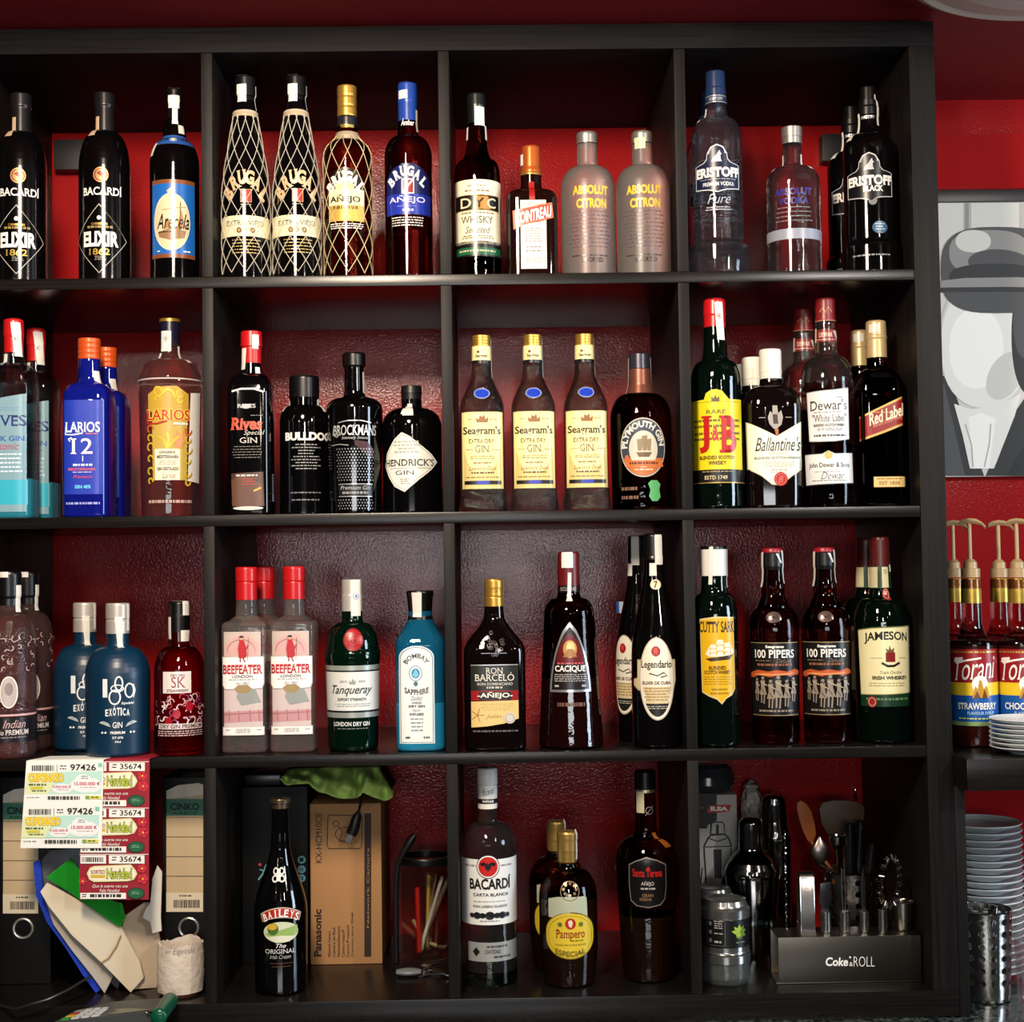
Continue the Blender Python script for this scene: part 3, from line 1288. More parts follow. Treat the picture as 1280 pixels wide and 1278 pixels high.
b.strip(-22, 13, 99, 121, True)
b.strip(75, 4, 99, 130)
b.copy('black net-wrapped rum bottle with cream band, touching the gold-capped clear one', 371, 260, b.ya, turn=.04)

# clear net-wrapped rum with a gold cap
AMB_RED = glass('red_brown', '#8a3325')
b = Bottle('rum_bottle', 'clear net-wrapped rum bottle with gold cap and cream label', 'bottle', 435, 260, 1, 30,
           [30, ('l', 200, 30), ('e', 177, 14), ('l', 163, 12), ('l', 150, 12)], AMB_RED, yf=.022)
b.ribs(147, 109, 12.4, GOLDCAP, 3)
b.cap([(160, 12.6), (156, 12.7), (147.5, 12.7)], ink('#1b1a22'), 'cap_band')
a = b.art(147, 156)
a.t('RESERVA', -9, 10, 149.5, 153.5, GOLD, .02)
b.put('cap_print')
b.cap([(177, 15.6), (172, 15.9), (167.5, 14)], mat('net_collar2', '#9a8a74', .5), 'net_collar', .5)
b.outer = b.prof
a = b.art(205, 300)
a.poly([(-29, 246), (-27, 226), (-18, 213), (-4, 208), (12, 213), (22, 226), (24, 246)], ink('#1a1412'))
a.ell(-4, 240, 13, 18, ink('#d6bc7c'), a0=180, a1=360)
a.rect(-27, 22, 236, 263, ink('#e4d8ae'))
a.rect(-27, 22, 256, 276, ink('#c8a44e', .4, .3))
a.ell(-4, 236, 12, 15, ink('#dcc98e'), a0=180, a1=360)
for i, ch in enumerate('BRUGAL'):
    t = (i - 2.5) / 2.5
    x, y = -3.5 + t * 20.5, 220 + 13 * t * t
    vs, fs = text2d(ch, .06, 0, .05)
    an = t * .75
    a._lay([(x + (u - .5) * 10 * math.cos(an) + (v - .5) * 13.5 * math.sin(an), y + (u - .5) * 10 * math.sin(an) - (v - .5) * 13.5 * math.cos(an)) for u, v in vs], fs, WHITE)
a.off -= .0005
a.t('AÑEJO', -24, 16, 243, 254.5, BLACK, .025)
a.lines(-20, 14, 257, 262, 1, ink('#6a5628'), 3, .8)
a.lines(-24, 20, 279, 287, 3, WHITE, 8, .4, .05)
b.put()
net(b, 171, 346, 9, NETG, .5)

# blue labelled rum
b = Bottle('rum_bottle', 'rum bottle with deep blue label and blue cap, top shelf', 'bottle', 511, 260, 1, 30,
           [30, ('l', 198, 30), ('e', 172, 14), ('l', 158, 12), ('l', 150, 11.6)], glass('dark_red', '#6b1f1a'), yf=.022)
b.cap([(153, 12.2), (130, 12.2), (128, 12.5), (106, 12.2)], mat('blue_cap', '#1c3f96', .3))
a = b.art(140, 154)
a.t('Ámbar', -10, 9, 142, 151, WHITE, .02, .2)
b.put('cap_print')
a = b.art(200, 290)
DB = ink('#161c54')
a.poly([(-34, 268), (-34, 222), (-22, 210), (-8, 204), (8, 204), (20, 210), (32, 222), (34, 268)], DB)
a.rect(-34, 34, 242, 267, ink('#2232a0'))
for i, ch in enumerate('BRUGAL'):
    t = (i - 2.5) / 2.5
    x, y = -2 + t * 22, 213 + 13 * t * t
    vs, fs = text2d(ch, .05, 0, .05)
    an = t * .7
    a._lay([(x + (u - .5) * 9 * math.cos(an) + (v - .5) * 13 * math.sin(an), y + (u - .5) * 9 * math.sin(an) - (v - .5) * 13 * math.cos(an)) for u, v in vs], fs, ink('#dcdfe8'))
a.off -= .0005
a.rect(-9, 7, 223, 242, ink('#cfd2da'))
a.rect(-7.5, -1, 224.5, 240.5, ink('#22285e'))
a.rect(-1, 5.5, 224.5, 240.5, ink('#8a2024'))
a.line([(-7, 240), (5, 225)], 2, ink('#e6e6ea'))
a.t('AÑEJO', -27, 22, 244, 254.5, ink('#d5d8e2'), .01)
a.lines(-18, 14, 257, 259, 1, ink('#7f8ad0'), 2)
a.lines(-8, 6, 261, 264.5, 1, ink('#cfd2e6'), 4, .8)
a.lines(-24, 20, 271, 284, 4, ink('#d8d2cc'), 9, .4, .1)
b.put()
b.strip(-30, 13, 106, 117, True)
b.strip(62, 5, 130, 158)

# spirit with cream label and green band
b = Bottle('whisky_bottle', 'brown whisky bottle with cream label, black bar and green band', 'bottle', 597, 260, 1, 29.3,
           [29.3, ('l', 226, 29.3), ('e', 203, 22), ('h', 172, 12.5), ('l', 150, 11)], G_BROWN, yf=.03)
b.cap([(156, 11.6), (136, 11.4), (134, 12), (119, 11.6)], mat('dark_cap', '#101412', .3))
CR = ink('#e3d8bd')
a = b.lab(CR, -29, 29, 224, 303, wrap=True)
a.lines(-16, 16, 231, 234, 1, ink('#7a6a4a'), 2)
a.lines(-20, 20, 237, 240, 1, ink('#7a6a4a'), 6, .6)
a.rect(b.arc(-27), b.arc(26), 243.5, 262.5, ink('#15120f'))
a.poly([(-3, 245), (14, 245), (17, 261), (-6, 261)], ink('#b07c36'))
a.outline([(b.arc(-27), 243.5), (b.arc(26), 243.5), (b.arc(26), 262.5), (b.arc(-27), 262.5)], .8, GOLD)
a.t('D', -23, -8, 247, 259.5, ink('#e0cfa8'), .01)
a.t('Y', -5, 9, 247, 259.5, ink('#231a10'), .01)
a.t('C', 12, 25, 247, 259.5, ink('#e0cfa8'), .01)
a.lines(-24, 24, 265, 268, 1, ink('#6a5c44'), 9)
a.t('WHISKY', -22, 20, 270, 278.5, ink('#3a3024'), -.005, serif=.03)
a.t('Selected', -16, 16, 283, 291, ink('#4a4030'), -.01, .4)
a.lines(-22, 22, 294, 299, 2, ink('#8a7c60'), 5)
b.put()
a = b.lab(ink('#151412'), -29, 29, 301, 320, wrap=True)
a.lines(-34, 34, 303, 307, 1, ink('#8a8470'), 12, .35, 0)
a.rect(-1.9 * b.R, 1.9 * b.R, 309, 318, ink('#1f5a3c'))
a.lines(-28, 26, 312, 315.5, 1, ink('#b5b08c'), 8, .6)
b.put('band_label')
b.strip(22, 14, 127, 151)
b.strip(-75, 8, 152, 168)
b.strip(70, 6, 150, 168)

# square orange liqueur
b = Bottle('liqueur_bottle', 'square dark liqueur bottle with orange cap and red slanted banner', 'bottle', 664.5, 270, 1, 32,
           [32, ('l', 254, 32), ('e', 240, 15), ('l', 232, 13), ('l', 218, 13)], dark('orange_brown', '#170806', .05), yf=.03, n=5)
b.cap([(218, 13.2), (215, 13.4), (211, 12.6), (186, 11.6), (184, 11.2)], mat('copper_cap', '#c8622a', .3, .55))
b.cap([(221, 13.6), (218, 13.8), (217, 13.4)], mat('copper_ring', '#c99044', .3, .7), 'cap_ring', .3)
a = b.art(216, 252, 0, .0006)
a.rect(-3.5, 3.5, 222, 250, ink('#9a1d1a'))
b.put('ribbon')
a = b.lab(ink('#e9ded2'), -15, 17.5, 250, 336)
a.rect(-11, 14, 254, 256, ink('#c8a898'))
a.lines(-9, 11, 277, 280, 1, ink('#b0908a'), 3)
a.lines(-11, 13, 285, 304, 6, ink('#9a8a84'), 5)
a.lines(-9, 11, 308, 318, 2, ink('#7a6a68'), 7, .3)
a.lines(-11, 13, 322, 330, 3, ink('#a89a92'), 2)
a.line([(-13, 252), (-13, 334), (15.5, 334), (15.5, 252)], .6, ink('#cfae9a'))
b.put()
a = b.art(250, 290, 0, .0008)
a.poly([(-25, 263), (25, 253), (27, 272), (10, 277), (-8, 280), (-24, 287)], ink('#c55a38'))
a.poly([(-22, 264.5), (23, 255.5), (24.5, 270), (9, 274.5), (-9, 277.5), (-21.5, 283)], ink('#a03020'))
a.t('COINTREAU', -21, 24, 266, 281, ink('#f0e4d8'), .035, slope=9.5)
b.put('banner')
b.strip(-60, 6, 186, 200)

# two frosted bottles with yellow lettering
FROST = mat('frosted_glass', '#ddd2cc', 0.34, 0, 0.86, 1.35)
b = Bottle('vodka_bottle', 'frosted bottle with yellow lettering and a plain silver cap', 'bottle', 735, 260, 1, 33.8,
           [33.8, ('l', 236, 33.8), ('e', 210, 14.5), ('h', 204, 13), ('l', 182, 12.6)], FROST, yf=.03)
b.cap([(181, 13.4), (170, 13.4), (167, 13)], SILVERCAP)
YEL = ink('#e0b83a')
a = b.art(228, 330)
a.t('ABSOLUT', -20, 28, 231, 242.5, YEL, .045)
a.t('CITRON', -15, 25, 247.5, 259.5, YEL, .045)
a.lines(-27, 31, 263, 312, 10, ink('#5a4a52'), 11, .28, .25)
a.lines(-23, 27, 318, 320.5, 1, ink('#3a3036'), 3, .7)
a.t('IMPORTED', -9, 19, 321.5, 327.5, ink('#2a2024'), .03)
b.put('print')
b.copy('frosted bottle with yellow lettering and a paper seal over its cap', 804, 260, b.ya, turn=-.06)
bb = bpy.data.objects
c2 = [o for o in COL.objects if o.get('label', '').startswith('frosted bottle with yellow lettering and a paper')][0]
s_keep = b.root
b.root = c2
b.strip(-10, 15, 166, 180, True, ink('#d6c9a6'))
b.root = s_keep

# howling wolf vodkas
def wolf(a, x, y, col, k=1.0):
    pts = [(-7, 6), (-5, 1), (-1, -2), (3, -8), (4.5, -9), (5, -6), (7, -4), (5, -2), (5.5, 3), (7, 6)]
    a.poly([(x + p * k, y + q * k) for p, q in pts], col)


def ball_label(a, fill, edge, word, sub, y0, wd=1.0):
    """dome-topped shield; y0 = top of the dome"""
    o = [(-32, 57), (-32, 27), (-18, 24), (-14, 20), (-13, 13), (-8, 5), (0, 1.5), (8, 5), (13, 13), (14, 20), (18, 24), (32, 27), (32, 57), (12, 59), (0, 62), (-12, 59)]
    a.poly([(x, y0 + y) for x, y in o], edge)
    a.poly([(x * .95, y0 + 1.8 + y * .95) for x, y in o], fill)
    a.ring(0, y0 + 13.5, 11, 11, 1.2, edge, a0=-180, a1=0)
    wolf(a, -.5, y0 + 18, edge, .95)
    a.t(word, -29 * wd, 31 * wd, y0 + 30.5, y0 + 43, WHITE, .04, serif=.03)


b = Bottle('vodka_bottle', 'clear vodka bottle with navy dome label, white wolf and dark blue cap', 'bottle', 897, 240, 1, 31.5,
           [38, ('l', 330, 38.5), ('l', 312, 38), ('s', 304, 31.5), ('l', 176, 31.5), ('e', 150, 17), ('h', 128, 13), ('l', 120, 12.6)], glass('faint_blue', '#e6ebf4', bump=RIPPLE, body=.02, bodycol='#c0c4d0', clear=.3), yf=.02)
b.cap([(122, 13), (112.5, 13), (112, 12.6), (91, 12.2)], mat('navy_cap', '#1b2c4e', .28))
a = b.art(111, 122, 0, .0004)
a.rect(-30, 30, 112.5, 121.5, ink('#20304e'))
a.rect(-30, 30, 112.5, 113.4, SILVER)
a.rect(-30, 30, 120.5, 121.4, SILVER)
a.t('ERISTOFF', -9, 9, 115, 119, SILVER, .02)
b.put('cap_print')
a = b.art(178, 242)
ball_label(a, ink('#161c36'), ink('#c9ccd4'), 'ERISTOFF', '', 178)
a.t('PREMIUM VODKA', -19, 22, 227, 232, ink('#c9ccd4'), .03)
a.lines(-24, 26, 223, 225.5, 1, ink('#8d94a8'), 4)
b.put()
a = b.art(245, 300)
a.t('Pure', -14, 18, 242, 254, ink('#b9bcc8'), -.01, .4)
a.lines(-18, 20, 258, 264, 2, ink('#a9acb8'), 5)
b.put('print')
b.strip(-62, 7, 128, 146)
b.copy('clear vodka bottle with navy label mostly hidden behind its twin by the divider', 888, 240, b.ya + 0.0975)

b = Bottle('vodka_bottle', 'small clear vodka bottle with silver cap and faint blue lettering', 'bottle', 992, 270, 1, 34,
           [34, ('l', 232, 34), ('e', 210, 15), ('h', 204, 12.4), ('l', 181, 12)], glass('clear_water', '#f0ecf4', bump=RIPPLE, body=.02, bodycol='#c8c0c8', clear=.3), yf=.03)
b.cap([(181, 12.4), (173, 12.4), (172.5, 13), (161, 13), (160, 12.6)], SILVERCAP)
a = b.art(230, 300)
BI = ink('#2c2a78')
a.t('ABSOLUT', -25, 25, 234, 243, BI, .035)
a.t('VODKA', -19, 20, 246, 254.5, BI, .035)
a.lines(-25, 26, 258, 280, 4, ink('#77707a'), 6, .2)
b.put('print')
a = b.art(284, 300)
a.rect(-54, 54, 285, 298, ink('#8f93a2'))
b.put('band')
b.strip(-65, 6, 186, 207, w2=9)
b.strip(58, 6, 186, 207, w2=9)

b = Bottle('vodka_bottle', 'black-tinted vodka bottle with wolf emblem beside the end panel', 'bottle', 1087, 230, 1, 32.5,
           [36.5, ('l', 328, 36.5), ('l', 312, 36), ('s', 304, 32.5), ('l', 192, 32.5), ('e', 170, 17), ('h', 150, 13), ('l', 140, 12.6)], G_BLACK, yf=.03)
b.cap([(146, 13.6), (136, 13.6), (135, 12.8), (128, 12.8), (127, 10), (110, 9.6)], BLACKCAP)
a = b.art(134, 147, 0, .0004)
a.t('ERISTOFF', -9, 9, 138, 142, SILVER, .02)
b.put('cap_print')
a = b.art(188, 242)
ball_label(a, ink('#0d0d10'), ink('#b5b7ba'), 'ERISTOFF', '', 188)
a.t('BLACK', -8, 17, 231.5, 239, WHITE, .04)
b.put()
a = b.art(240, 315)
a.ell(4, 250, 6, 6, ink('#77797c'))
b.put('small_emblem')
a = b.art(272, 296)
a.ell(12, 284, 10, 8, ink('#3c5a78'))
a.lines(5, 19, 279, 289, 3, ink('#a9c4d8'), 3)
b.put('blue_sticker')
a = b.art(316, 323)
a.lines(-28, 28, 318, 321, 1, ink('#8b8b8f'), 5, .6)
b.put('base_print')
b.strip(-55, 8, 134, 170, w2=11)
b.strip(62, 5, 110, 150)
b.copy('black-tinted vodka bottle half hidden behind its wolf-emblem twin', 1066, 240, b.ya + 0.094)

# ------------------------------------------------------------------ second row
PALEBLUE = glass('pale_blue', '#b4d6e0')
b = Bottle('gin_bottle', 'square pale blue gin bottle with red cap at the shelf end', 'bottle', 17, 540, 2, 27.5,
           [27.5, ('l', 482, 27.5), ('e', 455, 13), ('l', 441, 11.5), ('l', 436, 11)], glass('clear_ice', '#dcecf0'), yf=.03, n=4.5, fill=(600, glass('cyan_liquid', '#7fd0e0', body=.5, bodycol='#3fb0c8', clear=.3)))
b.cap([(442, 11.6), (422, 11.6), (421, 12.4), (402, 12.2), (400, 11.6)], REDCAP)
ICE = ink('#9fc3d2')
a = b.art(480, 640)
a.poly([(-24, 500), (24, 492), (24, 640), (-24, 640)], mat('ice_print', '#8fb8c8', .4, 0, .35))
a.rect(-25, 25, 600, 631, ink('#2fa4bd'))
a.t('RIVES', -24, 24, 519, 533, ink('#1a2a6a'), .01, serif=.05)
a.lines(-20, 20, 509, 515, 2, ink('#6a8fb0'), 2)
a.t('PINK GIN', -24, 22, 545, 551.5, ink('#2a5aa0'), .02)
a.t('tonic', -8, 16, 554, 562, ink('#b04060'), 0, .35)
a.lines(-20, 20, 567, 594, 5, ink('#cfe4ec'), 4, .35)
b.put()
b.strip(28, 12, 400, 443, True, skew=5)
b.seal_mark(26, 421, 3.6)
b.strip(-30, 9, 440, 455)
b.copy('square pale blue gin bottle with red cap behind the foremost one at the end', 45, 540, b.ya + 0.088)

COB = glass('cobalt', '#1a2fb0')
b = Bottle('gin_bottle', 'square cobalt blue gin bottle with orange cap, in front of its twin', 'bottle', 112, 560, 2, 28.5,
           [28.5, ('l', 503, 28.5), ('e', 480, 15), ('l', 474, 14), ('l', 452, 13.5), ('l', 440, 12)], dark('cobalt', '#0c1470', .04), yf=.03, n=5, dr=1.05)
b.ribs(450, 424, 13.8, mat('orange_cap', '#d2521c', .3, .2), 4)
a = b.art(500, 632)
LB = ink('#2238a8', .25)
a.rect(-24, 24, 500, 618, LB)
a.t('LARIOS', -22, 21, 527.5, 540.5, WHITE, .015, serif=.04)
a.line([(-21, 531), (-22, 543), (-12, 543.5), (0, 541.5)], 1.6, WHITE)
a.lines(2, 20, 541.5, 543.5, 1, ink('#c4686a'), 2, .8)
a.t('12', -15, 12, 548, 567.5, WHITE, .005, serif=.05)
a.line([(-16, 552), (-18, 549), (-14, 547)], 1.6, WHITE)
a.line([(0, 570), (0, 577)], 1, WHITE)
a.lines(-15, 15, 580, 583, 1, ink('#c9cbe0'), 2, .9)
a.t('MEDITERRANEA', -18, 16, 585, 588.5, ink('#d0606a'), .02)
a.lines(-14, 14, 590, 592, 1, ink('#c9cbe0'), 5)
a.t('Premium', -12, 12, 594, 598, ink('#d0506a'), 0, .4)
a.t('GIN 40%', -10, 10, 606.5, 611, ink('#6ad0f0'), .03)
a.lines(-22, 22, 628, 632, 1, ink('#8f98d8'), 4, .7)
b.put('print')
b.strip(48, 11, 461, 476, skew=4)
b.copy('square cobalt blue gin bottle with orange cap, half hidden behind its twin', 133, 560, b.ya + 0.09)

b = Bottle('gin_bottle', 'large clear gin bottle with ornate gold floral label and dark cap', 'bottle', 213, 540, 2, 38.5,
           [35, ('l', 632, 35.5), ('l', 622, 36), ('l', 480, 38.5), ('e', 450, 17), ('h', 440, 12.5), ('l', 425, 12)], glass('rose_clear', '#eed2ce', bump=RIPPLE, body=.05, bodycol='#c8a09a', clear=.35), yf=.03)
b.cap([(437, 12.2), (404, 12), (403, 12.9)], mat('navy_capsule', '#16162c', .3), 'cap')
b.cap([(403.5, 13), (399.5, 12.8)], GOLDCAP, 'cap_top', .5)
q = B()
hh = b.hz(478)
rr = b.r_at(hh) + .0004
q.tube([(rr * math.sin(k / 40 * 2 * PI), -rr * math.cos(k / 40 * 2 * PI), hh) for k in range(40)], .0012, mat('white_ring', '#cfc4c0', .3), 6, True)
q.obj('shoulder_ring', b.root)
a = b.art(480, 628)
FG = ink('#d0b42e', .4, .15)
FO = ink('#c46a24', .4, .1)
PALE = ink('#b8963a')
a.poly([(-30, 492), (-14, 483), (8, 482), (24, 492), (24, 514), (-30, 514)], PALE)
a.rect(-24, 22, 512, 600, ink('#b89f4c'))
rnd = random.Random(5)
for side in (-1, 1):
    for y, r_ in ((490, 9), (499, 6), (537, 8), (548, 7), (560, 9), (574, 7), (590, 8), (602, 6)):
        cxx = -3 + side * (25 if y > 520 else 14)
        pts = []
        for k in range(22):
            an = k / 21 * 4.6 + (0 if side > 0 else PI)
            rr_ = r_ * (1 - k / 26)
            pts.append((cxx + side * rr_ * math.cos(an) * .8, y + rr_ * math.sin(an)))
        a.line(pts, 2.2, FG if (y % 3) else FO)
a.off -= .001
for x0, y0, x1, y1 in ((-4, 486, -14, 496), (-4, 486, 6, 497), (-4, 560, -16, 545), (-4, 560, 10, 545), (-4, 560, -4, 540)):
    a.line([(x0, y0), ((x0 + x1) / 2 + 2, (y0 + y1) / 2 - 2), (x1, y1)], 2.4, FG)
a.off -= .0003
a.poly([(4, 556), (8, 536), (14, 546), (18, 534), (20, 550), (12, 562)], ink('#c88a5a'))
a.t('LARIOS', -32, 26, 511, 526, ink('#d8b84a'), .085, serif=.05)
a.t('LARIOS', -31, 25, 512, 525, ink('#b0281c'), .01, serif=.05)
a.line([(-30, 515), (-31, 528), (-18, 529.5), (-4, 526)], 2, ink('#b0281c'))
a.lines(2, 24, 528, 531.5, 1, WHITE, 2, .8)
a.rect(-20, 12, 561, 600, ink('#e2dcc4'))
a.t('GINEBRA', -14, 6, 563.5, 567, BLACK, .02)
a.t('MEDITERRANEA', -17, 10, 569, 573, BLACK, .03)
a.lines(-16, 8, 576, 582, 3, ink('#9a9280'), 2)
a.t('GIN DESTILADO', -17, 10, 584, 588, BLACK, .03)
a.t('Larios', -10, 6, 591, 598, BLACK, -.01, .4)
a.lines(-30, 30, 625, 631, 1, ink('#b89a94'), 3, .6, 0)
b.put()
a = b.art(488, 602)
a.poly([(b.arc(25), 490), (b.arc(37), 488), (b.arc(37), 603), (b.arc(22), 601)], ink('#dedbd6'))
b.put('back_label')
b.strip(-25, 14, 409, 435)
b.seal_mark(-22, 419, 3.6)
b.strip(-60, 9, 437, 446)
b.strip(55, 9, 428, 450)

# dark gins
b = Bottle('gin_bottle', 'square black gin bottle with red cap and red lettering', 'bottle', 315, 550, 2, 27,
           [27, ('l', 493, 27), ('e', 468, 13), ('l', 456, 12), ('l', 450, 11.5)], G_BLACK, yf=.03, n=5, dr=1.15)
b.cap([(455, 12.2), (435, 12.2), (434, 13.4), (416, 13), (415, 12.6)], REDCAP)
a = b.art(490, 640)
a.line([(-20, 489), (-8, 486), (8, 486), (20, 490)], 2.2, ink('#d8d8d8'))  # painted-on white highlight along the shoulder
a.ell(-2, 508, 6, 3, ink('#a9a9a9'))
a.t('RIVES', -13, 10, 505, 510, ink('#b9b9b9'), .01, serif=.05)
a.lines(2, 20, 519, 521, 1, ink('#77706a'), 2)
a.t('Rives', -22, 18, 522, 537.5, ink('#c9503a'), .035, .12, serif=.06)
a.t('Special', -5, 21, 538, 545.5, ink('#b9b4aa'), 0, .35)
a.t('GIN', -10, 12, 547, 554, ink('#c2bdb4'), .0, serif=.04)
a.lines(-20, 18, 558, 575, 5, ink('#6e675e'), 6, .25)
BRN = ink('#4a3026', .3)
a.poly([(-21, 592), (19, 590), (20, 633), (-20, 633)], BRN)
a.poly([(-21, 600), (-6, 594), (18, 606), (20, 633), (-20, 633)], ink('#5e3f32', .3))
a.lines(-15, 12, 593.5, 596, 1, ink('#cfc4b8'), 5, .8, 0)
a.lines(-9, 12, 598, 608, 3, ink('#a8372a'), 6, .4)
a.line([(7, 614), (12, 612), (16, 610)], 2.4, ink('#d9a040'))
a.ell(0, 635.5, 19, 2.4, ink('#c4c2be'))
b.put('print')
q = B()
xs = b.Rm + .0004
q.face([(xs, -.02, b.hz(628)), (xs, -.004, b.hz(628)), (xs, -.004, b.hz(594)), (xs, -.02, b.hz(594))], ink('#8f9296'))
for k in range(6):
    z = b.hz(598 + k * 4)
    q.face([(xs + .0003, -.018, z), (xs + .0003, -.006, z), (xs + .0003, -.006, z + .0022), (xs + .0003, -.018, z + .0022)], ink('#3a3c40'))
q.obj('price_sticker', b.root, smooth=False)
b.strip(-38, 8, 432, 459, skew=-2)
b.strip(32, 9, 415, 433, True)
b.strip(45, 8, 456, 464)

b = Bottle('gin_bottle', 'squat black gin bottle with wide black cap and white lettering', 'bottle', 381, 560, 2, 31,
           [31, ('l', 530, 31), ('e', 508, 19), ('l', 497, 18), ('l', 490, 17)], G_BLACK, yf=.068)
b.cap([(498, 18.8), (474, 18.8), (471, 18)], BLACKCAP)
a = b.art(538, 632)
a.t('BULLDOG', -27, 38, 540, 550.5, WHITE, .05)
a.lines(-18, 22, 555, 589, 9, ink('#8a8a8c'), 5, .35, .5)
b.put('name_print')
a = b.art(612, 630)
a.lines(-20, 22, 615, 619, 1, ink('#6e6e72'), 3)
a.lines(-20, 22, 624, 628, 1, ink('#6e6e72'), 5)
b.put('print')
b.strip(-70, 5, 499, 512)
b.strip(60, 6, 497, 513)

b = Bottle('gin_bottle', 'tall black gin bottle with silver lettering and diamond-textured front', 'bottle', 443.5, 550, 2, 35,
           [32, ('l', 560, 34.4), ('l', 512, 35), ('e', 498, 16), ('h', 488, 12.5), ('l', 462, 12), ('l', 455, 12)], G_BLACK, yf=.03)
b.cap([(460, 12.4), (458, 14.4), (444, 14.4), (442, 13.8)], BLACKCAP)
a = b.art(524, 640)
a.line([(-22, 528), (-8, 525.5), (8, 525.5), (22, 528)], 1.2, SILVER)
a.t('BROCKMANS', -30, 30, 531, 544, ink('#c4c6c8', .3, .3), .01, .08, serif=.05)
a.line([(-29, 533), (-31, 543), (-24, 546), (-18, 541)], 1.6, SILVER)
a.t('Intensely Smooth', -17, 19, 545, 550, ink('#a9abae'), 0, .4)
a.line([(-34, 556), (-20, 555), (-8, 556.5)], 1.0, SILVER)
a.poly([(0, 550), (16, 552), (26, 562), (26, 574), (14, 568), (0, 556)], ink('#3a1c22'))
DI = ink('#8e9296', .3, .5)
vs, fs = [], []
for i in range(22):
    for j in range(13):
        x = -24 + j * 3.9 + (1.95 if i % 2 else 0)
        y = 561 + i * 3.55
        if 601 < y < 623 or x > 25:
            continue
        k = len(vs)
        vs += [(x - 1.15, y), (x, y - 1.3), (x + 1.15, y), (x, y + 1.3)]
        fs.append((k, k + 1, k + 2, k + 3))
a._lay(vs, fs, DI)
a.rect(-23, 24, 604.5, 621, ink('#1c1b1d'))
a.line([(-23, 605), (24, 605)], .9, SILVER)
a.line([(-23, 620.5), (24, 620.5)], .9, SILVER)
a.t('Premium Gin', -20, 20, 607, 612, ink('#a9abae'), 0, .3)
a.lines(-18, 18, 614.5, 618, 1, ink('#8e9094'), 3, .8)
b.put('print')
b.strip(66, 5, 461, 488)

b = Bottle('gin_bottle', 'round black apothecary gin bottle with white diamond label', 'bottle', 515, 560, 2, 37.5,
           [37, ('l', 534, 37.5), ('e', 511, 15), ('h', 507, 12.6), ('l', 497, 12.4)], G_BLACK, yf=.048)
b.cap([(500, 12.6), (493, 12.6), (492.5, 13.4), (483, 12.8)], mat('cork_cap', '#131112', .4))
a = b.art(538, 618)
LW = ink('#e4e3da')
dia = [(-13, 540), (-3, 545), (12, 557), (26, 567), (37, 577), (26, 587), (8, 600), (-10, 615), (-24, 608), (-34, 595), (-41, 582), (-37, 566), (-24, 549)]
a.poly(dia, LW)
a.outline([(x * .93 - .7, 577 + (y - 577) * .93) for x, y in dia], .7, ink('#8d8d86'))
a.lines(-26, 12, 551, 568, 4, ink('#a9a9a0'), 3, .5, .6)
a.t("HENDRICK'S", -39, 30, 573.5, 582.5, ink('#2a2a2c'), .012, serif=.03)
a.line([(-30, 585), (24, 585)], .5, ink('#6a6a66'))
a.t('GIN', -22, 2, 588, 593.5, ink('#3a3a3c'), 0)
a.lines(-16, -2, 598, 606, 3, ink('#a9a9a0'), 3, .6)
b.put()
b.strip(-10, 16, 502, 517)
b.strip(-8, 14, 516, 519)

# three bumpy gins
HAM = glass('hammered', '#c8aaa4', .02, (150, 1.0, .006), body=.02, bodycol='#a08078', clear=.15)
b = Bottle('gin_bottle', 'hammered clear gin bottle with yellow label, nearest the divider', 'bottle', 603, 540, 2, 30,
           [30.5, ('l', 610, 27.5), ('l', 512, 27.5), ('s', 466, 12.4), ('l', 452, 11.6), ('l', 445, 11)], HAM, yf=.03, n=3.2, rz=0, group='hammered gins with yellow labels')
b.ribs(434, 420, 11.7, GOLDCAP, 4)
b.cap([(452, 12.2), (434, 12.0)], ink('#e8dc9e'), 'neck_label', .2)
a = b.art(433, 453, 0, .0004)
a.rect(-30, 30, 447.5, 451.5, BLACK)
a.t('Seagram', -8, 8, 440, 445, BLACK, .02, .1)
a.ell(-4, 437, 2, 1.6, ink('#5a4a2a'))
b.put('neck_print')
a = b.art(482, 500)
a.ell(0, 491, 10, 6.8, ink('#8d93b8'))
a.ell(0, 491, 9, 5.8, ink('#2038a8', .25))
b.put('blue_seal')
SY = ink('#efdf9c')
a = b.lab(ink('#d0bc7a'), -26, 26, 514.5, 611)
a.rect(-25, 25, 515.5, 610, SY)
a.poly([(-7, 528), (-8, 522), (-4, 524), (-3, 519), (0, 521), (3, 518), (4, 524), (8, 521), (7, 528)], ink('#8a5a2a'))
a.lines(-19, -9, 523.5, 525.5, 1, ink('#a08a50'), 2, .6)
a.lines(9, 19, 523.5, 525.5, 1, ink('#a08a50'), 3, .6)
a.t("Seagram's", -24, 23, 533, 545.5, ink('#1c1812'), .02, 0, serif=.045)
a.t('EXTRA DRY', -17, 15, 548.5, 554, ink('#4a3418'), .005, serif=.03)
a.t('GIN.', -9, 10, 556.5, 565.5, ink('#3a2a14'), -.005, serif=.04)
a.line([(-21, 562), (-11, 562)], .6, ink('#8a7440'))
a.line([(12, 562), (22, 562)], .6, ink('#8a7440'))
a.lines(-16, 16, 570, 575, 2, ink('#8a7440'), 3, .35)
a.lines(-12, 12, 578, 581, 1, ink('#6a5430'), 3)
a.t('Lawrence Distil', -17, 17, 583, 588, ink('#6a5430'), -.01, .4)
a.lines(-15, 15, 590, 592.5, 1, ink('#4a3a1e'), 4, .7)
a.lines(-21, 21, 596, 598, 1, ink('#8a7440'), 5, .5, 0)
a.rect(-23, 23, 601, 605.5, ink('#1a1a1e'))
a.rect(-8, 8, 601, 605.5, ink('#2436a4'))
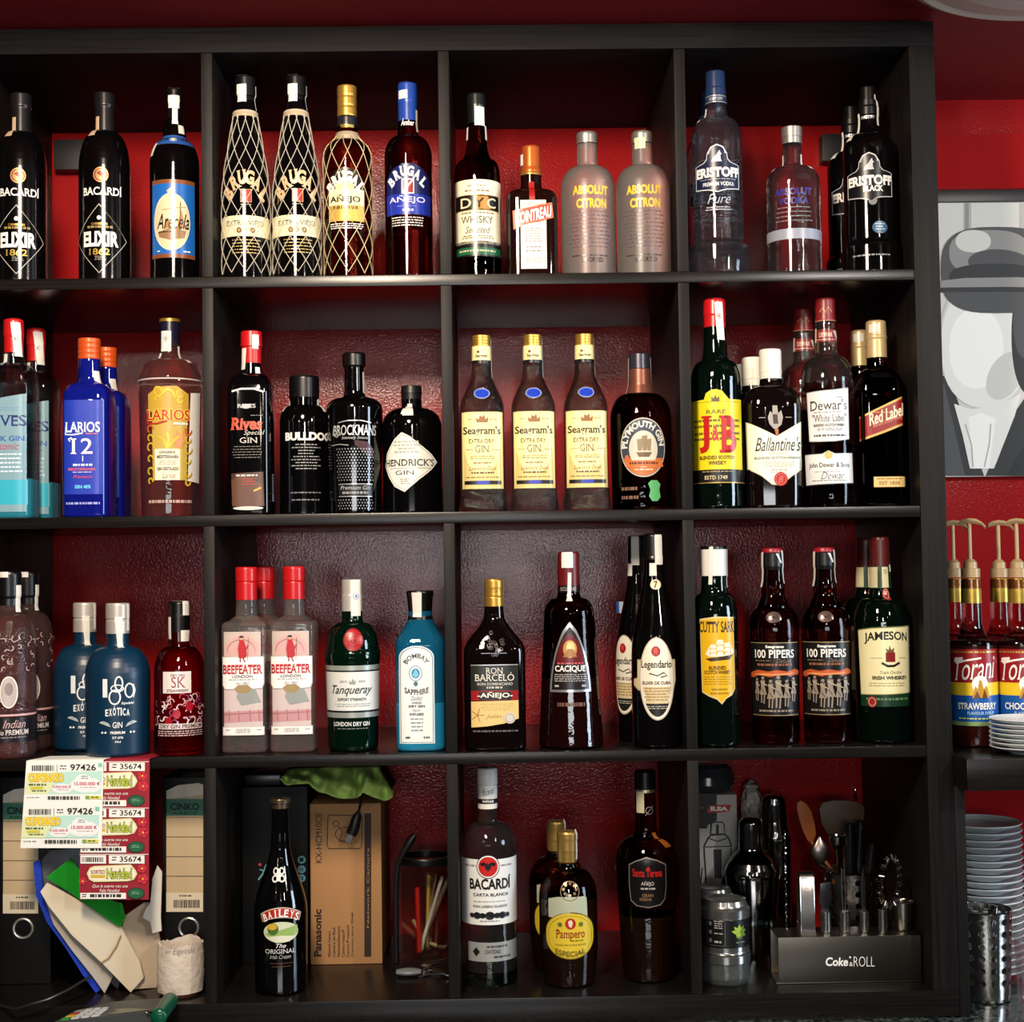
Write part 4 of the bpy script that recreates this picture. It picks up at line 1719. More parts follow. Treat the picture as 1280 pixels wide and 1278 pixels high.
b.put()
b.strip(80, 4, 420, 470)
b.copy('hammered clear gin bottle with yellow label, middle of three', 667, 540, b.ya)
b.copy('hammered clear gin bottle with yellow label, next to the round-label dark bottle', 732, 540, b.ya)

# round ship label
b = Bottle('gin_bottle', 'oval dark green gin bottle with round ship label', 'bottle', 801, 540, 2, 38.5,
           [37.5, ('l', 525, 38.5), ('e', 493, 18), ('h', 480, 14), ('l', 462, 13.6)], glass('olive_brown', '#5a2f1e', bump=RIPPLE), yf=.03, dr=.8, n=2.3)
b.cap([(493, 17.5), (482, 14.6), (462, 14)], mat('copper_foil', '#7a4a3a', .35, .5), 'foil')
b.cap([(462, 14.2), (443, 13.8)], mat('gunmetal_cap', '#3c3c48', .3, .6))
a = b.art(520, 600)
cx0, cy0 = 3, 560
a.ell(cx0, cy0, 31, 37, ink('#b9b4a8'), 40)
a.ell(cx0, cy0, 29.5, 35.5, ink('#3c4250'), 40)
a.ell(cx0, cy0, 29, 35, ink('#c06a38'), 20, 22, 158)
a.ell(cx0, cy0 + 2, 18.5, 23, ink('#c9c4b4'), 36)
a.poly([(-22, 576), (28, 576), (30, 584), (-20, 584)], ink('#c8733e'))
a.poly([(-6, 566), (14, 566), (10, 572), (-3, 572)], ink('#6a5238'))
for x0, x1 in ((-4, 1), (2, 7), (8, 12)):
    a.poly([(x0, 564), (x0 - 1, 550 - (x0 == 2) * 4), (x1 + 1, 549 - (x0 == 2) * 4), (x1, 564)], ink('#8a7858'))
a.off -= .0002
a.tr('PLYMOUTH GIN', cx0, cy0, 20.5, 25, 8.5, -92, 86, ink('#d8d6cf'), .035, .02)
a.lines(-16, 22, 578, 582, 1, ink('#6a2f1a'), 4, .7)
a.lines(-10, 16, 587, 590, 1, ink('#f0d8c0'), 5)
a.ell(-24 + cx0 + 3, 573, 3, 4, ink('#c06a48'))
b.put()
a = b.art(598, 634)
a.poly([(8, 605), (12, 601), (20, 601), (25, 606), (23, 613), (25, 622), (20, 627), (13, 627), (9, 621), (11, 613)], ink('#58a86a'))
a.lines(-28, -4, 609, 614, 1, ink('#7a5a4a'), 3, .8)
a.lines(-28, -4, 620, 625, 1, ink('#7a5a4a'), 4, .8)
b.put('sticker')
b.strip(-72, 4, 444, 490, skew=-3)
b.strip(72, 4, 444, 488, skew=3)

# whiskies of the second row
b = Bottle('whisky_bottle', 'green whisky bottle with yellow label, red letters and red cap', 'bottle', 896, 540, 2, 31.5,
           [31.5, ('l', 478, 31.5), ('e', 452, 19), ('h', 420, 14), ('l', 405, 13.4)], dark('bottle_green', '#020a06', .05, RIPPLE), yf=.02)
b.cap([(410, 13.8), (396, 13.6), (395, 14.2), (377, 13.6), (375, 13)], REDCAP)
YL = ink('#e2cc1e')
a = b.art(484, 606)
u = b.arc(31)
a.poly([(-u, 500), (-16, 499), (-13, 491), (-6, 487), (1, 486.5), (8, 489), (14, 496), (17, 499), (u, 498.5), (u, 588), (-u, 588)], YL)
a.ring(-1, 497, 8, 7.5, .8, ink('#b9a024'), a0=180, a1=360)
a.poly([(-6, 502), (-6, 495), (-3, 498), (-1, 493), (1, 498), (4, 495), (4, 502)], ink('#5a4a1a'))
a.line([(-34, 502), (-16, 502), (16, 502), (34, 502)], .6, ink('#8a7a1e'))
a.t('RARE', -13, 12, 512, 517, ink('#3a3010'), .0, serif=.04)
for k, y in enumerate((524, 531, 540, 547)):
    a.lines(-33, 33, y, y + 4, 1, ink('#6a5c18'), k, .7, 0)
a.t('J', -23, -6, 519.5, 566, RED, .03, serif=.07)
a.t('&', -6, 3, 533, 551, RED, .03)
a.t('B', 3, 26, 519.5, 566, RED, .03, serif=.07)
a.t('BLENDED SCOTCH', -23, 22, 569.5, 574, ink('#5a3a10'), .02)
a.t('WHISKY', -11, 11, 576, 581, ink('#5a3a10'), .02)
a.rect(-1.8 * b.R, 1.8 * b.R, 587, 603, ink('#141210'))
a.lines(-20, 20, 589, 591.5, 1, ink('#a89a6a'), 3)
a.t('ESTD 1749', -16, 12, 594.5, 599.5, ink('#c9bd96'), .02)
a.rect(-1.8 * b.R, 1.8 * b.R, 603, 604, GOLD)
b.put()
b.strip(22, 11, 374, 422, True, skew=3)
b.seal_mark(24, 392, 3.2, '#b05a58')

b = Bottle('whisky_bottle', 'dark whisky bottle with white chevron label, foremost of three white-capped ones', 'bottle', 965, 550, 2, 36.5,
           [34, ('l', 620, 34.5), ('l', 512, 36.5), ('e', 484, 18), ('h', 477, 14), ('l', 470, 13)], dark('brown_black', '#0c0606', .04), yf=.03, n=3, dr=.8, rz=-.05)
b.cap([(478, 13.6), (466, 13.8), (465.5, 14.2), (464.5, 14.2), (464, 13.8), (440, 13.8), (437.5, 13.2)], mat('ivory_cap', '#e2dfd0', .4))
a = b.art(464, 476, 0, .0004)
a.t('Ballantine', -7, 7, 469.5, 474, ink('#5a5850'), 0, .3)
b.put('cap_print')
a = b.art(500, 612)
ch = [(-35, 526), (2, 545), (35, 526), (35, 587), (20, 596), (6, 607), (-5, 606), (-18, 595), (-34, 586)]
a.poly(ch, ink('#b9b48c'))
a.poly([(x * .97, 566 + (y - 566) * .97) for x, y in ch], ink('#e6e8d2'))
a.t("Ballantine's", -25, 33, 546, 564, ink('#2a2622'), .005, .4)
a.t('FINEST', -8, 16, 565.5, 568.5, ink('#9a968a'), 0)
a.t('BLENDED SCOTCH WHISKY', -26, 32, 571, 574, ink('#4a463e'), .02)
a.lines(-18, 26, 577, 585, 4, ink('#9a968a'), 3, .35)
a.lines(-8, 16, 587, 592, 2, ink('#9a968a'), 6, .4)
a.ell(6, 599, 8.6, 8.6, ink('#a82420'))
a.ring(6, 599, 7, 7, .8, ink('#d0605a'))
a.t('B', 3, 9, 595, 603, ink('#d0706a'), 0, .3)
SI = ink('#9a948c', .35, .4)
a.poly([(-7, 530), (-9, 522), (-6, 514), (-3, 517), (-3, 507), (3, 507), (4, 517), (8, 513), (10, 522), (8, 531), (2, 536), (-2, 536)], SI)
a.poly([(-2, 530), (-3, 518), (3, 518), (4, 530)], ink('#3a302c'))
a.line([(-20, 522), (-12, 522)], .7, SI)
a.line([(13, 522), (21, 522)], .7, SI)
a.poly([(-1, 536), (4, 536), (4, 543), (1, 545)], ink('#a8683a'))
b.put()
b.copy('white-capped dark whisky bottle directly behind the one with the chevron label', 942, 550, b.ya + .083)
b.copy('rearmost white-capped whisky bottle, beside the red-capped green bottle', 928, 550, b.ya + .162)

b = Bottle('whisky_bottle', 'clear whisky bottle with two white labels and dark red cap', 'bottle', 1035, 540, 2, 32.5,
           [31.5, ('l', 620, 32.3), ('l', 560, 32.3), ('l', 480, 32.5), ('e', 447, 17), ('h', 436, 13.4), ('l', 405, 12.4), ('l', 400, 12)], G_CLEAR, yf=.03, fill=(480, glass('pale_amber', '#c09a90', bump=RIPPLE)))
b.cap([(403, 12.8), (400, 13), (396, 12.4), (376, 12.2), (374, 11.6)], mat('maroon_cap', '#7a1c20', .35))
a = b.art(375, 402, 0, .0004)
a.line([(-8, 386), (-3, 381), (0, 387), (4, 380), (9, 386)], 1.2, ink('#c98a6a'))
a.line([(-30, 397), (30, 397)], .8, ink('#c98a6a'))
b.put('cap_print')
a = b.lab(ink('#7a2420'), -13, 14, 408, 424, wrap=True)
a.t('DEWAR', -9, 9, 412, 418, ink('#d8b8a8'), .02)
a.line([(-30, 421), (30, 421)], .7, ink('#d8b8a8'))
b.put('neck_label')
WL = ink('#e2e2e0')
a = b.art(484, 556)
a.poly([(-29, 489), (-10, 488), (8, 487), (30, 484), (30, 549), (8, 552), (-12, 552), (-26, 551)], ink('#a9aaac'))
a.poly([(-28, 490), (-10, 489), (8, 488), (29, 485.5), (29, 548), (8, 551), (-12, 551), (-25, 550)], WL)
a.t("Dewar's", -23, 26, 500, 513, ink('#35302e'), .005, 0, serif=.035, slope=1)
a.lines(-18, 18, 514.5, 517, 1, ink('#6a6866'), 3)
a.t('"White Label"', -20, 25, 518, 527.5, ink('#3a3836'), 0, 0, serif=.03, slope=1)
a.t('BLENDED SCOTCH WHISKY', -18, 23, 529.5, 533, ink('#2a2a2a'), .03)
a.lines(-14, 20, 535, 539, 2, ink('#77777a'), 3)
a.lines(-18, 24, 543, 547, 1, ink('#55555a'), 4, .6, 0)
a.lines(10, 24, 496, 498, 1, ink('#8a8a8c'), 2)
b.put()
a = b.art(562, 610)
a.poly([(-36, 567), (-8, 567), (0, 563), (8, 567), (36, 566), (37, 604), (-34, 606)], ink('#b5b6b8'))
a.poly([(-35, 568), (-8, 568), (0, 564), (8, 568), (35, 567), (36, 603), (-33, 605)], ink('#dfe0e0'))
a.ell(0, 569, 5, 5, ink('#c8b06a'))
a.t('John Dewar & Sons', -27, 28, 578, 586, ink('#3a3a3c'), .015, 0)
a.lines(-22, 18, 589, 591, 1, ink('#8a8a8c'), 2)
a.t('Dewar', -10, 20, 590, 599, ink('#4a4a50'), -.01, .45)
a.lines(-26, 28, 600, 603, 1, ink('#8a8a8c'), 6)
b.put('lower_label')
b.strip(55, 6, 410, 420, skew=5)
b.strip(-68, 4, 406, 424)
b.copy('clear whisky bottle with dark red cap, half hidden behind the two-label one', 1007, 540, b.ya + .088)

b = Bottle('whisky_bottle', 'square amber whisky bottle with slanted red label, front of two', 'bottle', 1098, 540, 2, 28.7,
           [28.4, ('l', 496, 28.7), ('e', 462, 14), ('h', 452, 12.5), ('l', 440, 12)], G_AMBER2, yf=.03, n=5)
b.cap([(448, 13), (425, 12.8), (424, 13.4), (421, 13.4), (420, 12.8), (405, 12.6), (402, 12)], mat('cream_gold_cap', '#c2a878', .35, .3))
a = b.art(486, 560)
sl = [(-29, 520), (-10, 511), (28, 493.5), (29, 530), (0, 541), (-29, 551)]
a.poly(sl, ink('#c9a45c', .4, .3))
a.poly([(-29, 522.5), (-10, 513.5), (28, 496.5), (28.5, 527), (0, 538), (-29, 548)], ink('#8c1c1c'))
a.lines(-16, 14, 515, 517, 1, ink('#d8a878'), 3)
a.t('Red Label', -19, 25, 517, 532.5, ink('#efe2c4'), .02, 0, serif=.03, slope=13)
a.t('Blended Scotch Whisky', -14, 24, 530, 536, ink('#d89878'), 0, .2, slope=12)
b.put()
a = b.lab(ink('#d8b878', .4, .2), -15, 26, 596, 609)
a.lines(-12, 23, 598, 601, 1, ink('#8a6a2e'), 3)
a.t('EST 1820', -8, 18, 602, 606, ink('#6a4a1e'), .01)
b.put('lower_label')
b.strip(-25, 14, 402, 413, True, ink('#cfc8b8'))
b.copy('square amber whisky bottle with cream cap, behind the red-label one', 1078, 540, b.ya + .088)

# ------------------------------------------------------------------ third row
PINK = glass('pink_clear', '#f0d2d0', .03, (300, .35, .003), body=.06, bodycol='#d0a4a0', clear=.3)
b = Bottle('gin_bottle', 'etched pale pink gin bottle with black lower label at the shelf end', 'bottle', 12, 850, 3, 32,
           [31, ('l', 940, 32), ('l', 800, 31.6), ('e', 768, 17), ('h', 757, 13), ('l', 745, 12.6)], PINK, yf=.0)
b.cap([(757, 13.4), (748, 13.2), (746, 14.4), (718, 14.4), (715, 13.6)], BLACKCAP)
a = b.art(893, 930)
a.rect(-1.8 * b.R, 1.8 * b.R, 898, 929, ink('#171316'))
a.rect(-1.8 * b.R, 1.8 * b.R, 893.5, 896, ink('#c9a0a0'))
a.t('Indian', -8, 20, 901, 911, ink('#c0a0a0'), 0, .4)
a.t('No PREMIUM', -16, 24, 913, 919.5, ink('#cfc6c4'), .01, serif=.03)
a.lines(-14, 24, 922, 925, 1, ink('#8d8584'), 2)
b.put()
a = b.art(842, 890)
a.ell(-1, 866, 11, 20, ink('#b5aaa6', .25))
a.ring(-1, 866, 11, 20, 1.4, ink('#e2dcd8', .25))
a.ell(-1, 862, 5, 8, ink('#8a7e7c'))
b.put('medallion')
a = b.art(790, 845)
rnd = random.Random(8)
for k in range(34):
    x, y = rnd.uniform(-34, 34), rnd.uniform(793, 842)
    q = rnd.uniform(0, 6.28)
    a.line([(x + 3 * math.cos(q + t * .7), y + 3 * math.sin(q + t * .7)) for t in range(5)], 1, ink('#b79a98', .3))
a.off -= .003
b.put('etching')
b.strip(48, 9, 732, 766)
b.strip(-30, 12, 715, 722, True)
b.copy('etched pale pink gin bottle with black cap, behind the one at the end', 34, 850, b.ya + .086, turn=.2)

TEAL = mat('teal_matt_glass', '#082b44', .34)
b = Bottle('gin_bottle', 'matt teal gin bottle with silver cap, front of two, on the lottery slips', 'bottle', 147.5, 860, 3, 39.5,
           [38.5, ('l', 846, 39.5), ('e', 808, 15), ('h', 802, 13.4), ('l', 785, 13)], TEAL, yf=.003)
b.cap([(792, 14.4), (776, 14.4), (775, 13.6), (774, 13.6), (773, 14.6), (756, 14.6), (754, 14)], mat('grey_cap', '#b9b3ab', .35, .4))
a = b.art(842, 932)
LT = ink('#dfe4e6')
a.t('1', -19, -13, 849, 872, LT, .03)
for x, y, rx, ry in ((-4, 872, 7.6, 9.6), (1, 855, 5.4, 9.4), (14, 864, 6.4, 9.6)):
    a.ring(x, y, rx, ry, 1.9, LT)
a.ring(-1, 861, 8, 5, 1.3, LT)
a.line([(19, 856), (21.5, 864), (19, 873)], 1.2, LT)
a.t('Espadañal', 4, 20, 878, 882, LT, .02, .3)
for i, (ch, dy) in enumerate(zip('EXÓTICA', (2, 1, 0, 0, 0, 1, 2))):
    x = (-15.5, -10.9, -6.2, -1.4, 3.0, 5.4, 10.0)[i]
    wd = 3.7 if ch not in 'I' else 1.4
    a.t(ch, x, x + wd, 885 + dy - (2.4 if ch == 'Ó' else 0), 895 + dy * .3, LT, .03)
a.t('GIN', -6.5, 5, 903, 910.5, LT, .01)
for sgn in (-1, 1):
    for k in range(3):
        a.line([(sgn * (9 + k), 908 - k * 1.6 + .5), (sgn * 17, 905.5 - k * 1.6), (sgn * (23 - k), 903.5 - k * .4)], 1, ink('#b9c4c8'))
for x in (-19, -15, 15, 19):
    a.ell(x, 916, 1.4, 1.4, LT, 10)
a.t('PREMIUM', -9, 8, 914.5, 918, LT, .03)
a.t('37.5%', -7, 6, 921, 924, LT, .02)
a.t('70cl', -4, 3, 926.5, 929, LT, .02)
b.put('print')
b.strip(3, 13, 772, 811, w2=9, skew=3, off=.0012)
b.seal_mark(5, 780, 4)
b.strip(55, 5, 756, 790)
b.copy('matt teal gin bottle half hidden behind the one on the slips', 106, 860, b.ya + .085, turn=.03)

PKG = glass('strawberry', '#c2203a')
b = Bottle('gin_bottle', 'translucent red strawberry gin bottle with small white square label', 'bottle', 224.5, 860, 3, 31,
           [31, ('l', 842, 31), ('e', 808, 14), ('h', 800, 12.6), ('l', 788, 12.4)], PKG, yf=.012)
b.cap([(790, 13.2), (770, 13.2), (768, 12.8), (754, 12.8), (752, 12)], BLACKCAP)
a = b.lab(ink('#ded6d4'), -20, 14, 840, 867)
a.t('DRY GIN', -11, 6, 843, 846, ink('#5a5052'), .02)
a.t('SK', -10, 7, 846.5, 860, ink('#8a2032'), -.005, serif=.035)
a.t('STRAWBERRY', -16, 11, 862, 865.5, ink('#5a3a40'), .02)
b.put()
a = b.art(868, 926)
rnd = random.Random(3)
for k in range(60):
    x, y = rnd.uniform(-36, 36), rnd.uniform(871, 905)
    q = rnd.uniform(0, 6.28)
    r_ = rnd.uniform(2, 4.5)
    c = ['#d9c3c6', '#c79aa2', '#e6dcdc', '#a8384a', '#8a4a7a'][k % 5]
    a.line([(x + r_ * math.cos(q + t * .6), y + r_ * math.sin(q + t * .6)) for t in range(6)], 1.3, ink(c))
    a.off -= .0001
for x, y in ((-4, 893), (12, 884), (-14, 903)):
    a.ell(x, y, 5, 6, ink('#a01428'))
a.rect(-29, 32, 905, 912, ink('#cfc6c6'))
a.t('DRY GIN PREMIUM', -26, 30, 906, 911, ink('#5a2a36'), .02)
a.lines(-30, 32, 914, 922, 3, ink('#c9b0b4'), 3, .45, 0)
b.put('pattern_label')
b.strip(-60, 6, 772, 800)
b.strip(40, 10, 752, 770, True)
b.strip(35, 13, 789, 803)

# square clear gins with a red figure
BF = glass('beef_clear', '#f6f0ee', bump=RIPPLE, body=.09, bodycol='#f6f1ee', clear=.5)
b = Bottle('gin_bottle', 'square clear gin bottle with red cap and red figure, nearest the divider', 'bottle', 308.5, 820, 3, 28,
           [28, ('l', 784, 28), ('e', 776, 21), ('l', 770, 13.5), ('l', 752, 12.8), ('l', 746, 12)], BF, yf=.03, n=6, rz=0)
b.cap([(750, 13.2), (729, 13.2), (728, 12.8), (727, 13.6), (711, 13.6), (709, 13)], REDCAP)
PG = mat('back_scene', '#b9a4a0', .5)
a = b.art(785, 925)
a.off = .0002
a.rect(-24, 22, 790, 822, ink('#bfaea6'))
a.poly([(-22, 806), (-10, 796), (6, 793), (20, 806), (20, 820), (-22, 820)], ink('#c9a09c'))
a.rect(-24, 24, 858, 910, ink('#c4b4b2'))
a.poly([(-24, 890), (24, 888), (24, 902), (-24, 904)], ink('#b88a8e'))
for x in (-18, -6, 8, 19):
    a.line([(x, 888), (x + 1, 902)], 1, ink('#a05a64'))
a.line([(-24, 893), (24, 891)], 1.2, ink('#a86a72'))
a.poly([(-8, 872), (-4, 856), (14, 858), (22, 878), (-2, 882)], ink('#8d9290'))
a.ell(0, 861, 10, 6, ink('#9a8258'))
FGR = ink('#b01c24')
a.ring(-2, 815, 18, 16, .8, ink('#b08078'), a0=180, a1=360)
lb = [(-26, 821), (26, 821), (26, 855), (24, 861), (12, 862), (6, 857), (-6, 857), (-12, 862), (-23, 862), (-26, 857)]
a.poly(lb, ink('#a9a29c'))
a.poly([(x * .965, 841 + (y - 841) * .965) for x, y in lb], ink('#e9e7e4'))
a.poly([(-4, 800), (1, 800), (4, 808), (5, 820), (3, 823), (-5, 823), (-6, 811)], FGR)
a.ell(-1.5, 798.5, 2.1, 2.1, ink('#c9a088'), 10)
a.poly([(-4.5, 797.5), (-3.4, 795), (.5, 795), (1.6, 797.5)], BLACK)
a.line([(-3, 822), (-3, 828)], 1.5, ink('#8a1a20'))
a.line([(0, 822), (3, 828)], 1.5, ink('#8a1a20'))
a.line([(4, 812), (7, 806)], 1.2, FGR)
a.line([(7, 798), (6, 826)], .5, ink('#6a4a40'))
a.t('BEEFEATER', -25, 24, 831, 842.5, ink('#b01c2a'), .02, serif=.03)
a.t('LONDON', -13, 12, 844, 847.5, ink('#3a3636'), .01)
a.lines(-18, 18, 849, 851.5, 1, ink('#a9a4a2'), 3)
a.t('Est 1863', -8, 8, 852.5, 856, ink('#77726e'), -.01, .4)
a.rect(-25.5, 26, 908.5, 919.5, ink('#b9b4b0'))
a.rect(-24.8, 25.2, 909.2, 918.8, ink('#e2e0de'))
a.t('LONDON DRY GIN', -9, 9, 911, 916.5, ink('#77726e'), .01)
a.lines(-22, -16, 912, 914.5, 1, ink('#77726e'), 2)
a.lines(17, 23, 912, 914.5, 1, ink('#77726e'), 4)
b.put()
b.copy('square clear gin bottle with red cap and red figure, beside the green bottle', 368, 820, b.ya + .002)
b.copy('square clear gin bottle mostly hidden behind the two red-figure ones', 331, 820, b.ya + .075)

b = Bottle('gin_bottle', 'green gin bottle with round red seal and white banded label', 'bottle', 441, 840, 3, 34,
           [30.5, ('l', 930, 31), ('l', 832, 33), ('s', 822, 34.5), ('l', 815, 34.5), ('s', 810, 32.5), ('e', 778, 15), ('h', 772, 12.8), ('l', 758, 12.4)], dark('gin_green', '#021209', .04, RIPPLE), yf=.02)
b.cap([(764, 13), (744, 13), (743, 12.6), (726, 12.8), (724.5, 12.2)], mat('pearl_cap', '#c4c1ba', .32, .4))
a = b.art(784, 818)
a.ell(1, 800, 14, 14.5, ink('#7a1018'))
a.ell(1, 800, 12, 12.5, ink('#a8141e', .3))
a.ring(1, 800, 9, 9.4, 1, ink('#6a0e14'))
a.t('G', -3, 5, 795, 805, ink('#6a0e14'), .02, serif=.04)
b.put('wax_seal')
a = b.lab(ink('#d5d8d6'), -33, 33, 832.5, 898, wrap=True)
q1 = 1.9 * b.R
a.rect(-q1, q1, 832.5, 838.5, ink('#a9b4ac', .3, .4))
a.rect(-q1, q1, 838.5, 840.5, ink('#12181a'))
a.rect(-q1, q1, 889, 891.5, ink('#12181a'))
a.rect(-q1, q1, 891.5, 898, ink('#a4aaa6', .3, .4))
a.poly([(-4, 856), (-5, 851), (-2, 853), (0, 848), (2, 853), (4, 850), (3, 856)], ink('#8a9290'))
a.lines(-17, -7, 851, 854, 1, ink('#a4aaa8'), 1, .8)
a.lines(6, 18, 851, 854, 1, ink('#a4aaa8'), 2, .8)
a.t('Tanqueray', -29, 26, 857, 871, ink('#35393a'), .005, .45)
a.t('EXPORT STRENGTH', -20, 17, 873, 876.5, ink('#4a5050'), .02)
a.lines(-26, 26, 880, 885, 2, ink('#a9aeac'), 4, .35)
b.put()
a = b.art(898, 925)
a.t('LONDON DRY GIN', -27, 22, 903, 908.5, ink('#cfd2d0'), .025, serif=.02)
a.lines(-24, 22, 911, 914, 1, ink('#6a726e'), 5)
b.put('print')
b.strip(22, 13, 725, 771, True)
b.seal_mark(22, 746, 4, '#6a86b8')

BLU = glass('sapphire', '#5ab8e0', body=.36, bodycol='#1c7fae', clear=.12, bump=RIPPLE)
BLU2 = glass('sapphire_full', '#6cc8ec', body=.6, bodycol='#2a9ccc', clear=.12, bump=RIPPLE)
b = Bottle('gin_bottle', 'square sky blue gin bottle with white arched label and black cap', 'bottle', 526, 840, 3, 31.3,
           [30.5, ('l', 930, 30.5), ('l', 806, 31.3), ('s', 770, 15), ('l', 764, 14.6)], BLU, yf=.02, n=3.6, dr=.9, rz=0, fill=(877, BLU2))
b.cap([(776, 16), (766, 14.4), (748, 16), (741, 17.2), (738.5, 16.6)], BLACKCAP)
a = b.art(806, 932)
ar = [(-26, 930)] + [(-26 + 23.0 * (1 - math.cos(k / 12 * PI)) / 1.045, 822 - 14.5 * math.sin(k / 12 * PI)) for k in range(13)] + [(18, 930)]
a.poly(ar, ink('#cfe0e8'))
a.poly([(-4 + (x + 4) * .93, 872 + (y - 872) * .975) for x, y in ar], ink('#22445a'))
a.poly([(-4 + (x + 4) * .90, 872 + (y - 872) * .965) for x, y in ar], ink('#e3e8e8'))
a.tr('BOMBAY', -4, 838, 13, 15, 6, -62, 62, ink('#2a3238'), .02, .03)
a.ring(-5, 842, 8.5, 10, 1.4, ink('#8aa4b0'))
a.ell(-5, 842, 5.2, 6.4, ink('#2f86b4', .25))
a.poly([(-9, 844), (-5, 836), (-1, 844), (-5, 848)], ink('#7ab8d4'))
a.ell(-5, 855, 2.6, 3, ink('#3a6a62'))
a.t('SAPPHIRE', -19, 11, 859, 866, ink('#2a3238'), .02, serif=.03, arc=-3)
a.t('Distilled', -11, 3, 870, 876, ink('#5a6468'), -.01, .4)
a.t('LONDON', -10, 2, 877.5, 880, ink('#3a4248'), .02)
a.t('DRY GIN', -14, 6, 881.5, 884.5, ink('#2a3238'), .03)
a.t('Vapour', -9, 1, 886, 890.5, ink('#5a6468'), -.01, .4)
a.t('INFUSED', -13, 5, 891.5, 894.5, ink('#2a3238'), .02)
a.lines(-12, 4, 898, 917, 4, ink('#8a9498'), 3, .3)
a.lines(-19, -12, 921, 923.5, 1, ink('#4a5458'), 2, .8)
a.lines(4, 12, 921, 923.5, 1, ink('#4a5458'), 4, .8)
b.put()
b.strip(-12, 13, 741, 772)

# dark square rum with a green-black label
b = Bottle('rum_bottle', 'square dark rum bottle with gold cap, red band and cream lower label', 'bottle', 618.5, 840, 3, 38.5,
           [38, ('l', 815, 38.5), ('s', 768, 12.6), ('l', 755, 11.8)], dark('rum_black', '#0a0405', .04), yf=.012, n=3.6, dr=.72, rz=0)
b.cap([(768, 12), (747, 12), (746, 11.4), (744, 12), (742, 11.4), (740, 12), (737, 11.4), (735, 12), (726, 12), (724, 11.4)], GOLDCAP)
a = b.art(786, 925)
rnd = random.Random(2)
a.off = .0006
for k in range(26):
    t = rnd.random()
    x = rnd.uniform(-1, 1) * 11 * math.sin(PI * (t * .85 + .1))
    a.ring(x, 790 + t * 30, 2.2, 2.4, .7, ink('#4e484a', .2, .5), 10)
    a.off -= .0001
a.rect(-30, 29, 831, 863.5, ink('#232622'))
a.line([(-30, 831.5), (29, 831.5)], 1, SILVER)
a.t('RON', -11, 10, 835, 842.5, ink('#dcd8cc'), -.005, serif=.045)
a.t('BARCELÓ', -25, 24, 841, 851.5, ink('#dcd8cc'), -.003, serif=.045)
a.t('RON DOMINICANO', -22, 22, 853.5, 857, ink('#b9b5a8'), .02)
a.lines(-11, 10, 858.5, 861.5, 1, ink('#b9b5a8'), 4, .8)
a.rect(-30, 29, 863.5, 876, ink('#8a1c22'))
a.rect(-20, 20, 865, 875.5, ink('#231412'))
a.t('-AÑEJO-', -22, 22, 865, 874, ink('#efe8d8'), .02)
a.poly([(-30, 877), (29, 876), (29, 899), (10, 905), (-10, 908), (-30, 909.5)], ink('#d6b978'))
a.lines(-20, 24, 880, 890, 4, ink('#a4823e'), 3, .25)
for k in range(5):
    an = k * 1.25
    a.line([(-22, 894), (-22 + 9 * math.cos(an), 894 + 9 * math.sin(an))], .8, ink('#9a6a2e'))
a.t('Julián', -12, 8, 893, 899, ink('#9a7a3a'), -.01, .4)
a.ell(18, 898, 7, 7, ink('#c4bfb4'))
a.ring(18, 898, 5.6, 5.6, .7, ink('#8d8880'))
a.lines(-28, 28, 913, 916, 1, ink('#5a5456'), 3, .7, 0)
b.put()
b.strip(85, 3, 726, 780)

# flared rum with arch label
b = Bottle('rum_bottle', 'flared amber rum bottle with silver-framed arch label and maroon neck', 'bottle', 712.5, 840, 3, 40,
           [40, ('l', 930, 40), ('l', 770, 31.5), ('e', 748, 17), ('h', 738, 13.6), ('l', 730, 13)], G_BROWN, yf=.012, fill=(846, dark('cacique', '#140403', .04, RIPPLE)))
b.cap([(742, 13.6), (700, 13.4), (692, 13.2), (690, 12.6)], mat('maroon_capsule', '#5e1016', .35))
a = b.art(732, 743, 0, .0004)
a.rect(-28, 28, 732.5, 741, ink('#141012'))
a.t('OCUMARE', -12, 10, 734.5, 739, ink('#a89a98'), .01)
b.put('cap_print')


def gothic(w, y0, y1, n=9):
    l = [(-w * math.sin(k / n * PI / 2) ** .66, y0 + (y1 - y0) * (k / n)) for k in range(n + 1)]
    return l + [(-x, y) for x, y in reversed(l)][:-1]


a = b.art(776, 870)
a.poly([(x + .5, y) for x, y in gothic(28.5, 778, 866)], ink('#aeb0b4', .25, .7))
a.poly([(x + .5, y) for x, y in gothic(25.5, 784, 863)], ink('#171012'))
a.poly([(x + .5, y) for x, y in gothic(19, 792, 830)], ink('#5e1016'))
a.ell(.5, 812, 9.5, 11, ink('#b98a4a', .35, .4))
a.ell(1.5, 811, 6, 8, ink('#d8b880', .35, .3))
a.poly([(-9, 822), (-3, 812), (5, 812), (10, 822)], ink('#9a6a3a'))
a.lines(-17, 19, 829, 831.5, 1, ink('#b9565a'), 3, .8, 0)
a.t('CACIQUE', -20, 21, 832.5, 841.5, WHITE, .02, serif=.03)
a.lines(-21, 22, 843.5, 854, 4, ink('#a9a6a4'), 5, .4, .05)
a.lines(-21, -13, 857, 860, 1, ink('#a9a6a4'), 2, .8)
a.lines(14, 22, 857, 860, 1, ink('#a9a6a4'), 2, .8)
b.put()
a = b.art(876, 890)
a.lines(-18, 20, 879, 885, 1, ink('#6a4a44'), 4, .8)
b.put('print')
b.strip(-6, 15, 690, 710, True)
b.strip(6, 8, 716, 752, skew=-2)

